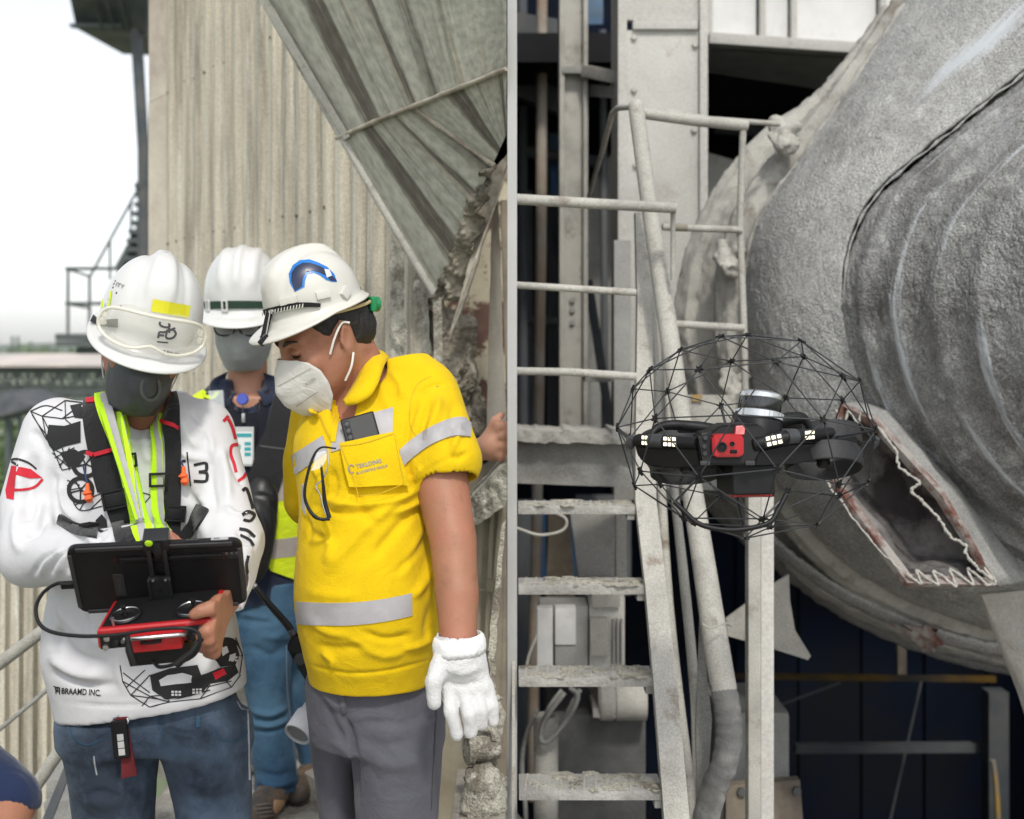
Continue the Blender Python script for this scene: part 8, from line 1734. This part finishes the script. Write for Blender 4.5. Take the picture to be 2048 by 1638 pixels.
# lidar on top
la = Vector((0.02, 0.32, 1)).normalized(); lm = align_z(BP(1517, 838, 2.30), Vector((0.14, 0.16, 1))) @ Matrix.Scale(1.14, 4)
disc_lathe('lidar_base', [(0, -0.03), (0.040, -0.03), (0.040, -0.005), (0.036, 0.0), (0, 0.0)], lm, DBL, drn, 32)
disc_lathe('lidar_ring', [(0.037, 0.0), (0.0395, 0.001), (0.0395, 0.012), (0.036, 0.014)], lm, CHR, drn, 36); disc_lathe('lidar_window', [(0.036, 0.013), (0.0365, 0.014), (0.0355, 0.034), (0.034, 0.035)], lm, mat('lidar_glass', (0.01, 0.01, 0.014), 0.06, spec=0.8), drn, 36); disc_lathe('lidar_cap', [(0.0358, 0.034), (0.0362, 0.036), (0.0355, 0.042), (0.032, 0.045), (0, 0.046)], lm, CHR, drn, 36)
for a in np.linspace(0, 2 * math.pi, 30)[:-1]: mbox('cooling_fin', lm @ Matrix.Translation((0.040 * math.cos(a), 0.040 * math.sin(a), 0.006)) @ Euler((0, 0, a)).to_matrix().to_4x4(), (0.002, 0.002, 0.011), CHR, drn)
# battery below
mbox('battery', Matrix.Translation(BP(1490, 958, 2.28)) @ Euler((R(-6), 0, R(8))).to_matrix().to_4x4(), (0.082, 0.10, 0.058), DBL, drn, 0.006, 3); mbox('battery_red_edge', Matrix.Translation(BP(1497, 961, 2.30)) @ Euler((R(-6), 0, R(8))).to_matrix().to_4x4(), (0.078, 0.05, 0.062), RED, drn, 0.005); mbox('battery_cap', Matrix.Translation(BP(1502, 961, 2.32)) @ Euler((R(-6), 0, R(8))).to_matrix().to_4x4(), (0.080, 0.04, 0.064), DBL, drn, 0.005)
# light bars
def light_bar(a, c, r_, groups, nm='light_bar'):
    a, c = W(*a), W(*c); o = tube(nm, [a, a * 0.94 + c * 0.06, a * 0.5 + c * 0.5, c], [r_ * 0.7, r_, r_, r_ * 0.96], DBL, drn, 16)
    ax_ = (c - a).normalized(); fwd = Vector((0, -1, 0)); fwd = (fwd - ax_ * fwd.dot(ax_)).normalized(); up_ = ax_.cross(fwd)
    if up_.z < 0: up_ = -up_
    L_ = (c - a).length
    for (t, nx, wd_) in groups:
        M = frame(a + ax_ * (L_ * t) + (fwd + up_ * .15).normalized() * r_ * 0.93, ax_, up_, ax_.cross(up_)); 
        if (M.to_3x3() @ Vector((0, 0, 1))).y > 0: M = frame(M.translation, -ax_, up_, (-ax_).cross(up_))
        pnl = mbox('lamp_panel', M, (wd_, r_ * 1.5, 0.003), DGY, o, 0.001)
        for i in range(nx):
            for j in (-1, 1): mbox('led', M @ Matrix.Translation(((i - (nx - 1) / 2) * wd_ / nx * 0.95, j * r_ * 0.42, 0.002)), (wd_ / nx * 0.62, r_ * 0.5, 0.0016), LED, o, 0.0005)
    return o
light_bar((1270, 880, 2.30), (1395, 887, 2.215), 0.0125, [(0.22, 2, 0.015), (0.62, 3, 0.03)])
light_bar((1505, 890, 2.205), (1582, 873, 2.215), 0.0125, [(0.5, 3, 0.034)]); light_bar((1578, 874, 2.215), (1662, 866, 2.29), 0.0115, [(0.36, 3, 0.03)])
tube('bar_sleeve', [W(1300, 881, 2.277), W(1328, 883, 2.258)], 0.0135, DGY, drn, 16); tube('bar_sleeve', [W(1572, 875, 2.212), W(1592, 872, 2.222)], 0.0135, DGY, drn, 16)
# arms over the ducts
ptube('arm', [(1300, 872, 2.30), (1316, 856, 2.31), (1345, 850, 2.31), (1400, 855, 2.31), (1440, 862, 2.30)], [0.006, 0.0085, 0.010, 0.012, 0.012], DBL, drn, 12, 5); ptube('arm', [(1520, 862, 2.30), (1560, 842, 2.30), (1600, 836, 2.31), (1614, 846, 2.31), (1622, 866, 2.31)], [0.012, 0.014, 0.012, 0.008, 0.006], DBL, drn, 12, 5)
mbox('motor_pod', Matrix.Translation(W(1371, 854, 2.32)), (0.030, 0.03, 0.022), DBL, drn, 0.004); mbox('motor_pod', Matrix.Translation(W(1578, 846, 2.32)), (0.044, 0.03, 0.020), DBL, drn, 0.004)
# ducted rotors
dax = Vector((0.0, 0.42, 1)).normalized()
MESHP = mat('duct_mesh', (0.018, 0.018, 0.02), 0.6, var=0.3, scale=200, bump=0.5, bscale=500, bdist=0.001)
PROP = mat('propeller_grey', (0.055, 0.058, 0.06), 0.4)
for (x, y, d, r_, an) in ((1372, 930, 2.31, 0.066, 20), (1646, 920, 2.32, 0.070, 65), (1345, 888, 2.52, 0.066, 100), (1652, 876, 2.52, 0.068, 140)):
    M = align_z(W(x, y, d), dax)
    o = disc_lathe('rotor_duct', [(r_ * 1.02, -0.020), (r_ * 1.05, -0.018), (r_ * 1.07, 0.004), (r_ * 1.02, 0.018), (r_ * 0.98, 0.016), (r_ * 0.99, -0.016), (r_ * 1.02, -0.020)], M, MESHP, drn, 48)
    disc_lathe('rotor_hub', [(0, 0.012), (0.011, 0.012), (0.013, 0.006), (0.013, -0.010), (0.010, -0.014), (0, -0.014)], M, DBL, o, 20)
    for k in range(3):
        a = R(an + 120 * k); ca, sa = math.cos(a), math.sin(a); V_ = []
        for t in np.linspace(0.13, 0.95, 9):
            ch2 = 0.018 * (math.sin(min(1, t * 1.3) * math.pi * .8) * .7 + .35); tw = 0.32 * (1.2 - t)
            for e in (-1, 1): V_.append(M @ Vector((ca * t * r_ - sa * e * ch2 / 2, sa * t * r_ + ca * e * ch2 / 2, e * ch2 / 2 * tw)))
        bl = mesh_obj('rotor_blade', V_, [(2 * i, 2 * i + 1, 2 * i + 3, 2 * i + 2) for i in range(8)], PROP, o, smooth=True); bl.modifiers.new('t', 'SOLIDIFY').thickness = 0.0014
    for k in range(3): a = R(an + 60 + 120 * k); tube('duct_spoke', [M @ Vector((0.01 * math.cos(a), 0.01 * math.sin(a), 0.013)), M @ Vector((r_ * math.cos(a), r_ * math.sin(a), 0.013))], 0.0028, DBL, o, 6)
# black fairings under the light bars
def fairing(pp, nm='duct_fairing'):
    return prism(nm, [W(*p) for p in pp], (0, 0.03, 0.004), DBL, drn, 0.003)
fairing([(1272, 892, 2.29), (1330, 898, 2.25), (1396, 900, 2.205), (1402, 934, 2.205), (1345, 938, 2.24), (1296, 932, 2.28), (1278, 916, 2.30)])
fairing([(1508, 934, 2.205), (1514, 902, 2.205), (1580, 890, 2.22), (1660, 884, 2.28), (1715, 872, 2.32), (1716, 892, 2.32), (1660, 916, 2.28), (1590, 928, 2.225)])
# cage anchors and skid
for (x, y, d) in ((1262, 884, 2.31), (1664, 876, 2.29), (1748, 884, 2.40)):
    p = W(x, y, d); o = disc_lathe('cage_anchor', [(0, 0.012), (0.008, 0.011), (0.0105, 0.0), (0.008, -0.012), (0, -0.013)], align_z(p, (0.3, -0.5, 1)), DGY, drn, 14)
    j = min(range(len(cv)), key=lambda i: (cv[i] - p).length); tube('anchor_rod', [p, cv[j]], 0.0024, CAR, o, 6)
sk_ = spline([(1349, 1004, 2.19), (1366, 1020, 2.18), (1392, 1044, 2.17), (1420, 1055, 2.165), (1462, 1060, 2.16), (1502, 1056, 2.16), (1540, 1044, 2.165), (1556, 1020, 2.175), (1572, 990, 2.19)], 6)
tube('skid', [W(*p) for p in sk_], 0.0046, DBL, drn, 10)
for p in (sk_[0], sk_[-1]):
    q = W(*p); j = min(range(len(cv)), key=lambda i: (cv[i] - q).length); tube('skid_tie', [q, cv[j]], 0.0022, CAR, drn, 6)
tube('body_mast', [BMx @ Vector((-0.01, 0.09, -0.05)), min(cv, key=lambda v: v.z)], 0.003, CAR, drn, 6); tube('body_mast', [BMx @ Vector((-0.01, 0.12, 0.02)), max(cv, key=lambda v: v.y)], 0.003, CAR, drn, 6)

# ================================================================ hazy air
hzm = bpy.data.materials.new('haze_air'); hzm.use_nodes = True; nt = hzm.node_tree
for n_ in list(nt.nodes):
    if n_.type == 'BSDF_PRINCIPLED': nt.nodes.remove(n_)
pv = nt.nodes.new('ShaderNodeVolumePrincipled'); pv.inputs['Color'].default_value = (0.97, 0.99, 1.0, 1); pv.inputs['Density'].default_value = 0.00012
nt.links.new(pv.outputs[0], [n_ for n_ in nt.nodes if n_.type == 'OUTPUT_MATERIAL'][0].inputs['Volume'])
hzo = box('haze', (-5050, -260, -15.2), (5050, 3450, 90), hzm); hzo['kind'] = 'stuff'
